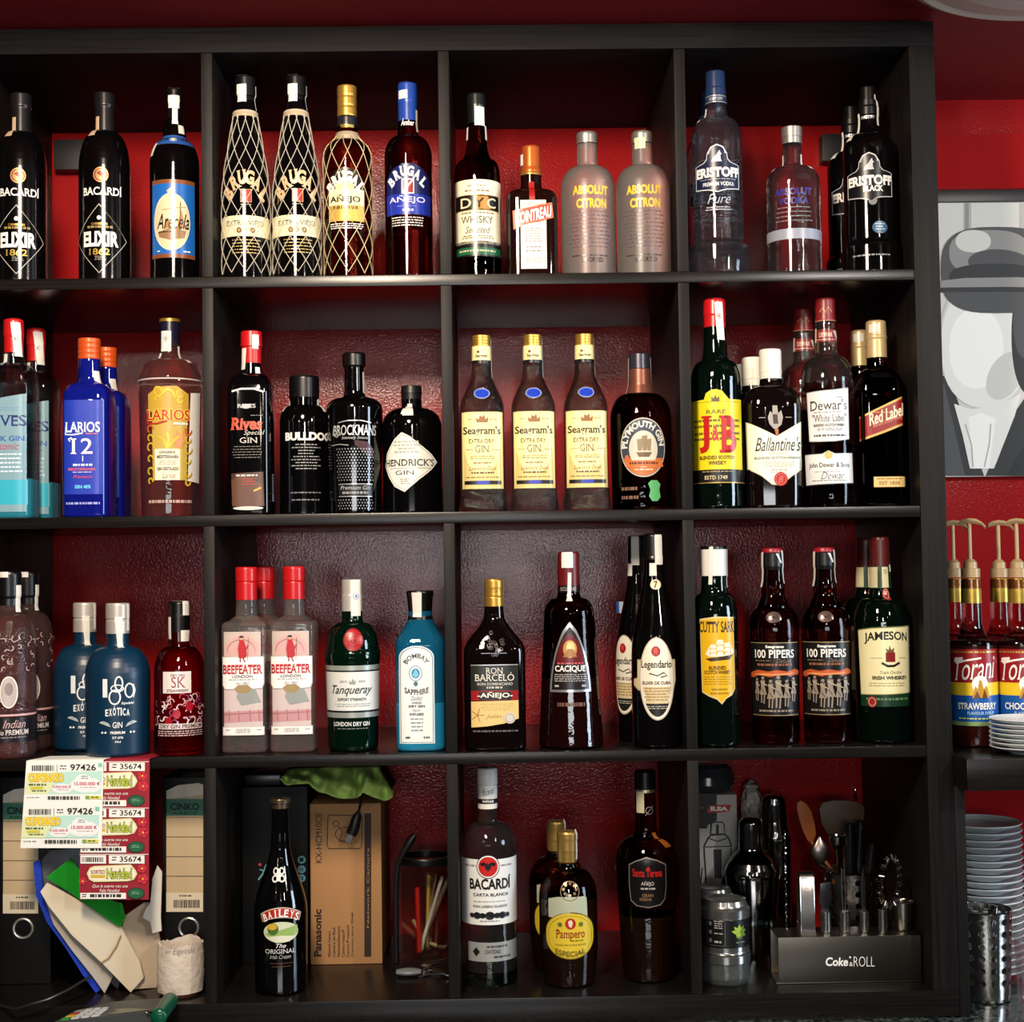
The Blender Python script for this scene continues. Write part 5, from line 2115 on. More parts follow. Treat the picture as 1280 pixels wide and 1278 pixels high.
# long-necked dark bottle with oval label
b = Bottle('rum_bottle', 'tall black long-necked rum bottle with oval cream label', 'bottle', 819, 800, 3, 30.6,
           [29.8, ('l', 850, 30.6), ('l', 820, 30), ('s', 705, 13), ('l', 690, 12.4)], G_BLACK, yf=.01)
b.cap([(700, 13.2), (697, 13.4), (696, 12.8), (670, 12.4), (668, 11.8)], BLACKCAP)
a = b.art(798, 905)
a.poly([(-26, 825), (28, 825), (28, 852), (24, 864), (-24, 864), (-34, 858), (-34, 850), (-26, 848)], ink('#b9a67e'))
a.poly([(-25, 827), (27, 827), (27, 851), (23, 862), (-23, 862), (-32, 857), (-32, 851), (-25, 849)], ink('#cdbd98'))
a.ell(1.5, 849, 23.5, 52, ink('#b5ac98'), 40)
a.ell(1.5, 849, 22, 50.5, ink('#e2dccb'), 40)
a.ell(1.5, 849, 19.5, 47.5, ink('#22201e'), 20, 38, 142)
a.rect(-13, 16, 867, 880, ink('#cdbd98'))
a.ell(1.5, 855, 19, 24, ink('#cdbb92'), 28, 10, 170)
a.ell(.5, 814.5, 5.6, 6.4, ink('#9c1c1c', .3))
a.ell(0, 813.5, 3, 3.6, ink('#c23a34', .3))
a.t('Legendario', -19, 21, 826, 838, ink('#1e1a18'), .01, 0, serif=.04)
a.line([(-8, 842), (2, 845), (10, 841), (14, 845), (6, 847)], 1.2, ink('#1e1a18'))
a.t('ELIXIR DE CUBA', -17, 19, 852, 856, ink('#6a4a22'), .02)
a.lines(-15, 17, 860, 878, 5, ink('#a48a56'), 3, .35)
a.lines(-12, 14, 883, 888, 2, ink('#b9b4a8'), 3, .4)
b.put()
a = b.art(724, 738)
a.ell(2, 731, 7.4, 6.4, ink('#d9cfae'))
a.t('7', -.5, 4.5, 726.5, 735.5, ink('#4a2a1a'), .02)
b.put('neck_sticker')
b.strip(30, 11, 668, 706, True)
b.strip(-5, 9, 704, 720)
c2 = b.copy('tall black long-necked rum bottle standing behind the oval-label one', 799, 800, b.ya + .085, skip=('neck_sticker',), turn=-.8)
q = B()
hh = b.hz(762)
q.box((-.043, -.006, hh - .008), (-.029, -.003, hh + .010), ink('#aeb6c4'), .0005)
q.box((-.0435, -.0065, hh - .008), (-.0375, -.0025, hh + .010), ink('#25509a'), .0005)
o = q.obj('ribbon', c2, smooth=False)

# whiskies, third row
b = Bottle('whisky_bottle', 'green whisky bottle with yellow sailing ship label by the divider', 'bottle', 894.2, 810, 3, 28.6,
           [28, ('l', 772, 28.6), ('e', 742, 18), ('h', 722, 15.5), ('l', 712, 15)], dark('ship_green', '#020a07', .04, RIPPLE), yf=.012)
b.cap([(720, 16.4), (686, 16.4), (684, 15.6)], WHITECAP)
b.cap([(687, 16.6), (683, 16.2)], BLACKCAP, 'cap_top', .5)
a = b.art(768, 886)
_f = a.fn
a.fn = lambda x, y, o: _f((x - 7) * .86 + 3.5, y, o)
sh = [(-21, 774), (5, 771), (34, 772), (35, 862), (28, 870), (18, 874), (11, 881), (4, 875), (-8, 871), (-19, 866)]
a.poly(sh, ink('#cdbd8a'))
a.poly([(7 + (x - 7) * .95, 826 + (y - 826) * .965) for x, y in sh], ink('#d6a81a'))
a.t('CUTTY SARK', -21, 34, 777, 791, ink('#3a2410'), .02, serif=.04)
SH = ink('#e4ddcb')
for x0, y0, w_, h_ in ((-4, 806, 9, 16), (6, 800, 10, 22), (17, 804, 10, 18)):
    for k in range(3):
        a.poly([(x0 + k * .6, y0 + k * h_ / 3), (x0 + w_ * .75, y0 + k * h_ / 3), (x0 + w_, y0 + (k + .85) * h_ / 3), (x0 - 2, y0 + (k + .85) * h_ / 3)], SH)
        a.off -= .0001
a.poly([(-12, 818), (-5, 808), (-5, 822)], SH)
a.poly([(27, 806), (33, 816), (27, 820)], SH)
a.poly([(-12, 824), (-6, 823), (30, 819), (24, 825), (-4, 827)], ink('#3a2a1a'))
a.t('BLENDED', -7, 18, 833, 837.5, ink('#4a3010'), .02, serif=.03)
a.t('SCOTCH WHISKY', -14, 25, 838.5, 843, ink('#4a3010'), .02, serif=.03)
a.lines(-16, 28, 846, 858, 4, ink('#9a7a1a'), 4, .25, .1)
a.lines(-6, 22, 861, 871, 2, ink('#9a7a1a'), 2, .4)
b.put()
b.strip(-10, 5, 684, 731, skew=-2)
b.strip(78, 4, 686, 735)

PIP = glass('pipers', '#8a3a26', bump=RIPPLE)
b = Bottle('whisky_bottle', 'amber whisky bottle with black marching-band label and paper-sealed black cap', 'bottle', 967.5, 800, 3, 31,
           [29.5, ('l', 898, 29.5), ('l', 788, 31), ('e', 760, 20), ('s', 742, 14), ('l', 736, 15), ('s', 722, 13), ('l', 712, 12.6)], PIP, yf=.03, group='amber whiskies with marching-band labels')
b.cap([(713, 12.6), (708, 13.4), (692, 13.2), (690, 12)], BLACKCAP)
b.cap([(691, 12.8), (687, 12.8), (685.5, 12)], mat('red_disc', '#8e1620', .35), 'cap_top', .5)
a = b.art(764, 782)
for k in range(7):
    a.ring(0, 772, 10 - k * 1.3, 7 - k * .9, .6, ink('#77605a', .2, .3), 14)
    a.off -= .0001
b.put('embossing')
a = b.lab(ink('#151212'), -29, 29, 803.5, 895.5)
ul, ur = b.arc(-29), b.arc(29)
a.line([(ul, 804), (ur, 804)], 1, ink('#a08a60', .4, .4))
a.line([(ul, 895), (ur, 895)], 1, ink('#a08a60', .4, .4))
a.t('Seagrams', -11, 12, 807, 811.5, WHITE, .04)
a.t('100 PIPERS', -27, 27, 812.5, 823, WHITE, .015, serif=.03)
a.t('Deluxe', 2, 22, 824, 829, ink('#8a7a68'), -.01, .4)
a.lines(-26, -4, 826, 827.5, 1, ink('#8a7a68'), 1, .6, 0)
a.lines(-24, 24, 830, 833.5, 1, ink('#8a5a40'), 3, .8)
a.poly([(ul, 842), (-22, 838), (-8, 840), (2, 838), (16, 840), (28, 837), (ur, 840), (ur, 844), (20, 846), (8, 843), (-6, 847), (-20, 844), (-30, 848), (ul, 847)], ink('#b8562c'))
a.poly([(-30, 844), (-16, 842), (0, 843), (16, 842), (30, 842), (14, 844.5), (-14, 845)], ink('#d89058'))
PF = ink('#8d8070')
for k, (x, y, s_) in enumerate(((-24, 850, .8), (-15, 848, .95), (-5, 852, 1), (4, 847, 1.15), (14, 852, .95), (23, 849, .85))):
    a.ell(x, y, 2.2 * s_, 2.2 * s_, PF, 8)
    a.poly([(x - 3 * s_, y + 3 * s_), (x + 3 * s_, y + 3 * s_), (x + 2.5 * s_, y + 12 * s_), (x + 5 * s_, y + 22 * s_), (x - 5 * s_, y + 22 * s_), (x - 2.5 * s_, y + 12 * s_)], PF)
    a.line([(x - 2 * s_, y + 22 * s_), (x - 2.5 * s_, y + 33 * s_)], 1.6 * s_, PF)
    a.line([(x + 2 * s_, y + 22 * s_), (x + 1 * s_, y + 34 * s_)], 1.6 * s_, PF)
    a.line([(x - 3 * s_, y + 5 * s_), (x + 6 * s_, y + 10 * s_)], 1.1 * s_, ink('#b5a890'))
    a.line([(x - 2 * s_, y + 14 * s_), (x + 2 * s_, y + 20 * s_)], .8, ink('#3a302a'))
a.off -= .0025
a.lines(-22, 24, 888, 891, 1, ink('#8a8074'), 3, .8)
b.put()
b.strip(-66, 7, 690, 734, w2=10, skew=-3)
b.strip(66, 5, 688, 730, skew=3)
b.strip(25, 3, 692, 704, skew=6)
b.copy('amber whisky bottle with black marching-band label, red-topped cap left bare', 1032.5, 800, b.ya)

b = Bottle('whisky_bottle', 'dark green whisky bottle with cream label, front of two by the end panel', 'bottle', 1102.5, 800, 3, 34,
           [32.5, ('l', 900, 33), ('l', 782, 34), ('e', 748, 19), ('h', 735, 14), ('l', 712, 13)], dark('irish_green', '#020906', .04, RIPPLE), yf=.02)
b.cap([(708, 12.6), (674, 12), (671.5, 11.4)], mat('wine_capsule', '#4a1413', .3))
a = b.art(706, 750, 0, .0005)
a.rect(-27, 27, 708, 736, ink('#12301f'))
a.rect(-30, -6, 709, 735, ink('#bdb68e'))
a.rect(3, 17, 709, 735, ink('#cfc8a0'))
a.t('1780', 6, 14, 712, 718, ink('#6a6240'), 0)
a.ell(9.5, 743, 7, 8, ink('#8a2a22'))
a.ring(9.5, 743, 5.4, 6.2, .8, ink('#d0a898'))
a.lines(6, 13, 740, 745, 2, ink('#e0c8b8'), 2, .5)
b.put('neck_label')
a = b.art(780, 890)
ul, ur = b.arc(-29), b.arc(33)
a.poly([(ul, 787), (-12, 784), (ur, 782), (ur, 884), (ul + 2, 884)], ink('#123420'))
a.poly([(ul, 788), (-12, 785), (ur, 783), (ur, 868), (ul + 2, 870)], ink('#8a8450'))
a.poly([(ul + .8, 789), (-12, 786.2), (ur, 784.2), (ur, 867), (ul + 3, 869)], ink('#e3dcae'))
a.t('JAMESON', -23, 36, 792, 806, ink('#1c1a16'), .025, serif=.012, arc=2.5)
a.poly([(4, 816), (16, 816), (16, 828), (4, 828)], ink('#7a1c18'))
a.poly([(6, 816), (4, 811), (8, 813), (9, 807), (11, 813), (15, 810), (14, 816)], ink('#6a5230'))
a.line([(-1, 829), (6, 833), (14, 833), (22, 829)], 3, ink('#1c1a16'))
a.line([(-14, 823), (0, 823)], .6, ink('#8a845c'))
a.line([(21, 823), (32, 823)], .6, ink('#8a845c'))
a.t('Triple Distilled', -3, 25, 839, 844, ink('#7a744c'), -.01, .4)
a.t('IRISH WHISKEY', -13, 33, 845.5, 850, ink('#2a2820'), .025, serif=.02)
a.lines(-18, 30, 854, 860, 2, ink('#a8a278'), 3, .3)
a.lines(-22, 34, 873, 878, 1, ink('#5a7a54'), 3, .6, 0)
a.ell(-14, 878, 6.4, 7.2, ink('#8a2a22'))
a.ring(-14, 878, 4.8, 5.4, .8, ink('#d0a898'))
b.put()
b.strip(60, 3, 706, 715)
b.copy('dark green whisky bottle half hidden behind the cream-label one', 1085, 800, b.ya + .085)

# ------------------------------------------------------------------ bottom row bottles
b = Bottle('liqueur_bottle', 'black cream liqueur bottle with red arched label and oval landscape', 'bottle', 351, 1130, 4, 32.5,
           [32, ('l', 1222, 32), ('l', 1140, 32.5), ('s', 1050, 11.5), ('l', 1040, 10.6), ('l', 1010, 10.2)], G_BLACK, yf=.026)
b.cap([(1010, 10.6), (1003.5, 10.6), (1003, 13), (999.5, 13), (998, 12)], mat('bronze_cap', '#6a5a4a', .3, .8))
a = b.art(1088, 1112)
EM = ink('#d5d5d2', .3)
for x in (-8, 2):
    for y in (1092, 1101):
        a.ring(x, y, 4.6, 4.6, 2, EM, 16)
        a.off -= .0001
a.poly([(-6, 1089), (0, 1089), (0, 1104), (-6, 1104)], EM)
b.put('emblem')
a = b.art(1132, 1200)
top = [(x, 1139 + 9 * (x / 28) ** 2 - 4) for x in range(-28, 29, 4)]
bot = [(x * .87, 1152 + 6 * (x / 28) ** 2 - 4) for x in range(28, -29, -4)]
a.poly(top + bot, ink('#b9aa9c'))
a.poly([(x * .95, y + 1.2) for x, y in top] + [(x * .95, y - 1.2) for x, y in bot], ink('#a8281c'))
for i, ch in enumerate('BAILEYS'):
    t = (i - 3) / 3
    x = t * 20.5
    y = 1143 + 6 * t * t - 1
    vs, fs = text2d(ch, .02, 0, .05)
    an = t * .38
    k = .45 if ch == 'I' else 1
    a._lay([(x + (u - .5) * 5.8 * k * math.cos(an) + (v - .5) * 9.5 * math.sin(an), y + (u - .5) * 5.8 * k * math.sin(an) - (v - .5) * 9.5 * math.cos(an)) for u, v in vs], fs, WHITE)
a.off -= .0006
a.ell(0, 1166, 22.5, 13, ink('#c9cfae'), 32)
a.poly([(-21, 1168), (0, 1163), (21, 1158), (22, 1168), (12, 1175), (-8, 1177)], ink('#8fae62'))
a.poly([(-20, 1172), (0, 1170), (20, 1172), (10, 1178), (-6, 1179)], ink('#d6d8c0'))
a.ell(-10, 1162, 7, 7.5, ink('#4a6a2e'))
a.ell(-11, 1159, 6, 4, ink('#c9a838'))
a.t('The', -6, 6, 1180, 1185.5, WHITE, 0, .4)
a.t('ORIGINAL', -20, 18, 1187, 1192.5, ink('#cfcfcc'), 0, serif=.035)
a.t('Irish Cream', -14, 12, 1194, 1199, ink('#a9a9a6'), 0, .35)
b.put()
a = b.art(1203, 1212)
a.line([(-14, 1205), (14, 1205)], .9, ink('#6a4434', .3, .5))
a.line([(-12, 1209), (12, 1209)], .9, ink('#6a4434', .3, .5))
b.put('print')

b = Bottle('rum_bottle', 'clear white-rum bottle with red medallion label and white cap', 'bottle', 611, 1120, 4, 34.5,
           [34, ('l', 1208, 34), ('l', 1056, 34.5), ('e', 1028, 14), ('h', 1022, 11.6), ('l', 1008, 11.4)], G_CLEAR, yf=.05, fill=(1208, glass('green_base', '#8fd0b0')))
b.cap([(1010, 12), (983, 12.4), (982, 12), (981, 12), (980, 12.6), (962, 12.6), (960, 12)], WHITECAP)
a = b.art(985, 1011, 0, .0004)
a.rect(-24, 24, 1003, 1009, ink('#1d1b1c'))
a.t('WHITE RUM', -7, 8, 1004.5, 1007.5, WHITE, .03)
a.t('Bacardi', -7, 9, 991, 999, ink('#4a4a4c'), -.01, .4, slope=3)
b.put('cap_print')
WB = ink('#dfe0de')
a = b.lab(WB, -34, 34, 1075, 1157, wrap=True)
a.lines(-33, -16, 1082, 1086, 1, ink('#8a8a8c'), 2, .6, 0)
a.lines(16, 33, 1082, 1086, 1, ink('#8a8a8c'), 2, .6, 0)
a.ell(-.5, 1084, 14.6, 15, ink('#1d1b1c'), 36)
a.ell(-.5, 1084, 13.6, 14, WB, 36)
a.ell(-.5, 1084, 12, 12.4, ink('#b82420'), 36)
a.poly([(-11, 1080), (-5, 1078), (-2, 1081), (-1, 1078), (0, 1081), (4, 1078), (10, 1080), (7, 1084), (4, 1082), (3, 1086), (-.5, 1090), (-4, 1086), (-5, 1082), (-8, 1084)], ink('#1d1515'))
a.t('BACARDÍ', -25, 30, 1095.5, 1112.5, ink('#151415'), .03)
a.t('CARTA BLANCA', -20, 26, 1117, 1121, ink('#3a3a3c'), .015)
a.lines(-20, 22, 1127, 1129, 1, ink('#8a8a8c'), 3)
a.t('RON LIGERO CLASICO', -20, 24, 1132, 1135, ink('#4a4a4c'), .015)
for x, r_ in ((-22, 3.4), (-15, 5), (-8, 4), (1, 6), (10, 4), (17, 5), (24, 3.4)):
    a.ell(x, 1145, r_, r_ * .85, ink('#232225'), 14)
    a.off -= .0001
a.rect(-20, 22, 1143, 1147, ink('#232225'))
a.lines(-12, 14, 1151, 1154, 1, ink('#9a9a9c'), 3)
b.put()
a = b.lab(ink('#8d908e'), -26, 34, 1179, 1203)
a.poly([(-22, 1191), (-17, 1185), (-12, 1191), (-17, 1197)], ink('#1d1b1c'))
a.t('CANTIDAD', -6, 14, 1188, 1193, ink('#1d1b1c'), .01)
a.lines(-4, 26, 1183, 1186, 1, ink('#3a3a3c'), 3, .8)
a.lines(4, 30, 1196, 1199, 1, ink('#3a3a3c'), 5, .8)
b.put('lower_label')

FL = glass('flask', '#b07a4e')
b = Bottle('rum_bottle', 'rounded rum flask with yellow oval label, front of two', 'bottle', 710.5, 1150, 4, 36,
           [32, ('l', 1208, 33.5), ('l', 1180, 36), ('l', 1122, 36), ('e', 1086, 16), ('h', 1076, 12), ('l', 1062, 11.6)], FL, yf=.05, dr=.62, n=2.3, rz=.02, fill=(1120, dark('flask_rum', '#140803', .05, RIPPLE)))
b.cap([(1078, 12), (1064, 12.4), (1063, 12.8), (1060, 12), (1056, 12.8), (1052, 12), (1048, 12.8), (1041, 12.8), (1039, 12)], mat('antique_gold', '#a8894a', .35, .7))
a = b.art(1105, 1135)
a.poly([(-29, 1122), (-16, 1119), (18, 1119), (22, 1121), (23, 1145), (-29, 1145)], ink('#a9b09a'))
b.put('back_label')
a = b.art(1100, 1112)
a.ring(0, 1112, 12, 12, 1, ink('#9a8468', .2, .4))
for k in range(8):
    a.ell(8 * math.cos(k * .8), 1110 + 7 * math.sin(k * .8), 2, 2, ink('#8a7458', .2, .4), 8)
    a.off -= .0001
b.put('embossing')
a = b.art(1136, 1200)
ov = [(35 * math.cos(k / 36 * 2 * PI) * (1 if abs(math.sin(k / 36 * 2 * PI)) > .5 else 1.0), 1167 + 30 * math.sin(k / 36 * 2 * PI) * .98) for k in range(36)]
ov = [(max(-34, min(34, x * 1.0)), y) for x, y in ov]
a.poly(ov, ink('#8a7a1e'))
a.poly([(x * .96, 1167 + (y - 1167) * .95) for x, y in ov], ink('#d0b636'))
a.outline([(x * .86, 1167 + (y - 1167) * .84) for x, y in ov], .8, ink('#9a851e'))
a.ell(0, 1152, 6.6, 7, ink('#a02a22'))
a.poly([(-3, 1149), (1, 1147), (3, 1151), (1, 1157), (-2, 1155)], ink('#e0c8a8'))
for x in (-13, 13):
    a.ell(x, 1153, 3, 3, ink('#5a6a2e'), 10)
a.t('Pampero', -18, 18, 1159, 1173, ink('#8a241c'), .005, serif=.035)
a.lines(0, 16, 1172, 1175, 1, ink('#8a7a1e'), 3, .6)
a.lines(-20, 20, 1177, 1181, 1, ink('#a89022'), 4, .5)
a.t('ESPECIAL', -19, 18, 1182, 1189, ink('#6a5a18'), .01, arc=-4)
b.put()
b.strip(60, 4, 1040, 1078)
b.copy('rounded rum flask with dull gold cap, half hidden behind the yellow-label one', 697, 1150, b.ya + .092)

b = Bottle('rum_bottle', 'tapered amber rum bottle with black shield label, beside the divider', 'bottle', 808.5, 1110, 4, 37.5,
           [31, ('l', 1208, 31.8), ('l', 1140, 35.5), ('l', 1075, 37.5), ('e', 1046, 18), ('h', 1030, 13), ('l', 990, 12.6)], G_AMBER, yf=.05, fill=(1140, dark('st_rum', '#140703', .04, RIPPLE)))
b.cap([(990, 13), (986, 13)], mat('gold_ring', '#a89a7a', .3, .7), 'cap_ring', .3)
b.cap([(986, 13.4), (965, 13.2), (963, 12)], BLACKCAP)
a = b.art(1068, 1138)
shp = [(-23, 1082), (-14, 1077), (0, 1072), (14, 1076), (26, 1082), (27, 1108), (25, 1126), (18, 1133), (2, 1136), (-14, 1134), (-22, 1128), (-24, 1108)]
a.poly(shp, ink('#8a847c', .3, .4))
a.poly([(1 + (x - 1) * .95, 1104 + (y - 1104) * .955) for x, y in shp], ink('#100d0e'))
a.poly([(-1, 1088), (2, 1083), (5, 1088)], ink('#b0201e'))
a.t('Santa Teresa', -18, 20, 1087, 1097, ink('#b0201e'), .02, serif=.03)
a.t('AÑEJO', -7, 9, 1102, 1109, ink('#c9c5be'), 0)
a.lines(-8, 11, 1110.5, 1113, 1, ink('#a9a5a0'), 3, .9)
a.t('GRAN', -6, 8, 1118, 1122, ink('#8a6a52'), .01)
a.t('RESERVA', -9, 6, 1123, 1127, ink('#8a6a52'), .01)
b.put()
a = b.art(1010, 1026, 0, .0003)
a.ring(5, 1018, 5, 5, .9, ink('#8d8a88', .3, .4))
a.line([(0, 1024), (10, 1012)], .9, ink('#8d8a88', .3, .4))
b.put('emblem')
b.strip(-30, 11, 994, 1021, m=mat('seal_cream', '#b5ae90', .6))
b.strip(42, 13, 1046, 1063, m=mat('copper_tag', '#b0642a', .35, .3), name='neck_tag', skew=9)

# ------------------------------------------------------------------ bottom row, papers and boxes
F4 = ZS[4]


def art_on(parent, Y, fn, name='print', off=.0004):
    a = flat_art(Y, off)
    fn(a)
    o = a.done(name)
    return rel(parent, o)


BIND = mat('binder_board', '#0d0d0e', .5, spec=.3)
KRAFT = ink('#c3ad8a', .6)


def binder(x0, x1, ytop, Yf, lx0, lx1, ly0, ly1, rx, ry, label):
    base = (P((x0 + x1) / 2, 1150, Yf).x, Yf, F4)
    o = thing('ring_binder', label, 'binder', base, 0, 'ring binders')
    px_box('spine', x0, x1, ytop, 1150, Yf, .004, BIND, .0012, F4 + .0005, o)
    q = B()
    xa, xb = P(x0, 1100, Yf).x - base[0], P(x1, 1100, Yf).x - base[0]
    zt = P((x0 + x1) / 2, ytop, Yf).z - F4
    for x in (xa, xb - .003):
        q.box((x, .003, .0005), (x + .003, .255, zt), BIND, .001)
    q.obj('cover', o, ang=30)
    q = B()
    q.box((xa + .006, .012, .006), (xb - .010, .245, zt - .012), mat('paper_block', '#cfc8b8', .7), .001)
    q.obj('paper_block', o, ang=30)

    def f(a):
        a.rect(lx0, lx1, ly0, ly1, KRAFT)
        a.poly([(lx0, ly0), (lx0 + 14, ly0 - 7), (lx1 - 6, ly0 - 10), (lx1, ly0 - 8), (lx1, ly0 + 5), (lx0, ly0 + 10)], ink('#d9d2c0', .6))
        a.rect(lx0, lx1, ly0 + 10, ly0 + 31, ink('#3f7a66', .6))
        a.t('CINKO', lx0 + 5, lx1 - 5, ly0 + 15, ly0 + 24, BLACK, .03)
        a.t('ARIDE', lx0 + 7, lx1 - 7, ly0 + 26.5, ly0 + 29.5, BLACK, .01)
        for k in range(1, 6):
            a.rect(lx0, lx1, ly0 + 8 + 24.5 * k, ly0 + 8.8 + 24.5 * k, ink('#6a5a44', .6))
        a.rect(lx0, lx1, ly1 - 24, ly1, ink('#d8cdb4', .6))
        a.lines(lx0 + 16, lx0 + 32, ly1 - 21, ly1 - 19, 1, ink('#5a5040'), 4, .9)
        a.bars(lx0 + 9, lx1 - 3, ly1 - 15, ly1 - 5, ink('#3a342c'), 1)

    art_on(o, Yf, f, 'spine_label')
    a = flat_art(Yf, .001)
    a.ell(rx, ry, 10, 10, ink('#0a0a0b'))
    rel(o, a.done('finger_hole'))
    q = B()
    c = P(rx, ry, Yf - .001)
    r = 11.5 * mpp(Yf)
    q.tube([(c.x + r * math.cos(k / 32 * 2 * PI), c.y, c.z + r * math.sin(k / 32 * 2 * PI)) for k in range(32)], .0021, mat('ring_metal', '#cfcdc8', .28, .85), 8, True)
    rel(o, q.obj('metal_ring'))
    return o


YB = max(.062, PZ(30, 1231, F4).y)
binder(0, 63, 972, YB, 4, 48, 994, 1142, 29, 1161, 'black ring binder with kraft spine label at the left edge behind white lottery slips')
binder(203, PX((-0.0098, YB, -1.25))[0], 972, YB, 208, 254, 989, 1140, 236, 1160, 'black ring binder with kraft spine label behind the paper-wrapped cup')

# loose folders and envelopes leaning between the binders
def sheet(name, label, cat, pts, Y, th, m, group=None):
    q = B()
    pp = [P(x / 3.674, 930 + y / 3.674, Y + .025 * (x / 3.674 - 70) / 55) for x, y in pts]
    lowest = min(p.z for p in pp)
    sh = F4 + .0006 - lowest if lowest < F4 + .02 else 0
    pp = [Vector((p.x, p.y, p.z + sh * (1 if p.z < lowest + .03 else 0))) for p in pp]
    pp = [Vector((p.x, p.y, max(p.z, F4 + .0006))) for p in pp]
    q.prism(pp, (0, th, 0), m, .0004)
    return tag(q.obj(name, smooth=False), label, cat, group)


sheet('document_folder', 'blue plastic folder slumped between the two ring binders', 'folder',
      [(152, 545), (185, 535), (200, 700), (250, 830), (340, 950), (425, 1050), (478, 1130), (440, 1158), (380, 1075), (295, 930), (215, 820), (165, 700)], .038, .006, mat('blue_folder', '#1d3cb0', .35))
sheet('paper_envelope', 'grey-white envelope beneath the cream pad, pressed against the blue folder', 'envelope',
      [(200, 700), (250, 740), (400, 900), (520, 1080), (480, 1158), (425, 1070), (330, 950), (245, 830)], .0315, .005, ink('#a8a196', .6))
sheet('paper_pad', 'cream sheaf of papers leaning under the green plastic sleeve', 'papers',
      [(185, 680), (215, 640), (365, 720), (560, 850), (640, 1000), (660, 1090), (600, 1158), (470, 1010), (330, 880), (225, 750)], .018, .008, ink('#c9bda4', .6))
sheet('plastic_sleeve', 'green translucent plastic sleeve lying on the cream papers', 'plastic sleeve',
      [(210, 615), (325, 525), (372, 590), (400, 690), (560, 735), (575, 800), (552, 845), (470, 790), (330, 690)], .0135, .003, mat('green_sleeve', '#1c8a24', .25, 0, .15))
sheet('paper_envelope', 'beige envelope standing right next to the paper-wrapped cup', 'envelope',
      [(560, 850), (575, 790), (660, 730), (700, 730), (735, 900), (728, 1100), (720, 1150), (608, 1158), (655, 1090), (640, 1000)], .0268, .004, ink('#b3a18a', .6))
sheet('folded_receipt', 'small white folded receipts tucked above the beige envelope', 'receipts',
      [(655, 800), (668, 760), (690, 730), (700, 620), (722, 560), (744, 590), (738, 800), (742, 860), (700, 872), (690, 820)], .012, .003, ink('#cfccc4', .6))
sheet('document_folder', 'dark grey plastic folder standing behind the blue one under the slips', 'folder',
      [(185, 545), (230, 490), (360, 480), (420, 700), (520, 900), (560, 1060), (540, 1158), (420, 1020), (300, 860), (210, 700)], .0455, .006, mat('grey_folder', '#55565a', .4))
q = B()
q.tube([P(460 / 3.674, 930 + 1010 / 3.674, .0405), P(500 / 3.674, 930 + 985 / 3.674, .0455), P(535 / 3.674, 930 + 930 / 3.674, .049), P(556 / 3.674, 930 + 880 / 3.674, .0525)], .0009, mat('rubber_band', '#8a6a3a', .5), 6)
tag(q.obj('rubber_band'), 'thin tan rubber band round the cream sheaf of papers', 'rubber band')

# paper-wrapped cup
CY_ = .055
cu_x = P(226, 1205, CY_).x
cs_ = mpp(CY_)
o = thing('paper_wrapped_cup', 'white paper-wrapped cup with pen writing below the ring binder', 'cup', (cu_x, CY_, F4), math.atan2(CX - cu_x, -(CY - CY_)))
q = B()
hT = P(226, 1178, CY_).z - F4
rows = []
rnd = random.Random(4)
for i in range(9):
    t = i / 8
    row = []
    for k in range(48):
        an = 2 * PI * k / 48
        r = (27.5 + 1.2 * math.sin(t * PI)) * cs_ * (1 + .012 * math.sin(an * 7 + i * 1.7) + .01 * rnd.uniform(-1, 1))
        row.append((r * math.sin(an), -r * math.cos(an), .006 + (hT - .006) * t + (.0025 * math.sin(an * 3) + .0016 * rnd.uniform(-1, 1) if i == 8 else 0)))
    rows.append(list(reversed(row)))
rows.append([(x * .93, y * .93, z) for x, y, z in rows[-1]])
rows.append([(x * .9, y * .9, .03) for x, y, z in rows[-1]])
q.grid(rows, mat('crumpled_paper', '#cfc4b8', .7, bump=(120, .5, .003)), closed=True, caps=True)
q.obj('paper_wrap', o, ang=70)
q = B()
q.lathe([(.0004, 24.5 * cs_), (.002, 25.5 * cs_), (.008, 26 * cs_), (.0085, 20 * cs_)], mat('cup_foot', '#4a2c20', .3), 40)
q.obj('cup_base', o)
a = Art(lambda x, y, f: ((29.1 * cs_ + f) * math.sin(x / 29), -(29.1 * cs_ + f) * math.cos(x / 29), P(226, y, CY_ - .033).z - F4), 4, 0, .0003)
a.t('sin Espresso', -20, 18, 1185, 1195, ink('#5a5450'), -.02, .3)
a.done('pen_writing', o)

# lottery slips hanging over the third shelf's front edge
TEALP, CRM = ink('#9fcfc4', .5), ink('#e8e8e2', .5)


def hang(name, label, cat, quad, Y, m, back, lift, group=None):
    o = thing(name, label, cat, (P(quad[0][0], quad[0][1], Y).x, Y, P(quad[3][0], quad[3][1], Y).z), 0, group)
    pp = [P(x, y, Y) for x, y in quad]
    q = B()
    ztop = ZS[3] + lift
    a_, b_ = pp[0].copy(), pp[1].copy()
    up = [Vector((a_.x, Y, ztop - .001)), Vector((b_.x, Y, ztop - .001)), Vector((a_.x + .004, Y + .003, ztop)), Vector((b_.x + .004, Y + .003, ztop)),
          Vector((a_.x + .02, Y + back, ztop)), Vector((b_.x + .012, Y + back, ztop))]
    rows = [[pp[3], pp[2]], [(pp[3] + pp[0]) / 2, (pp[2] + pp[1]) / 2], up[0:2], up[2:4], up[4:6]]
    n0 = len(rows)
    th = Vector((0, .0005, 0))
    q.grid(rows, m)
    q.grid([[p + (th if i < 3 else Vector((0, 0, -.00008))) for p in r] for i, r in enumerate(rows)], m)
    rel(o, q.obj('paper', smooth=False))
    return o


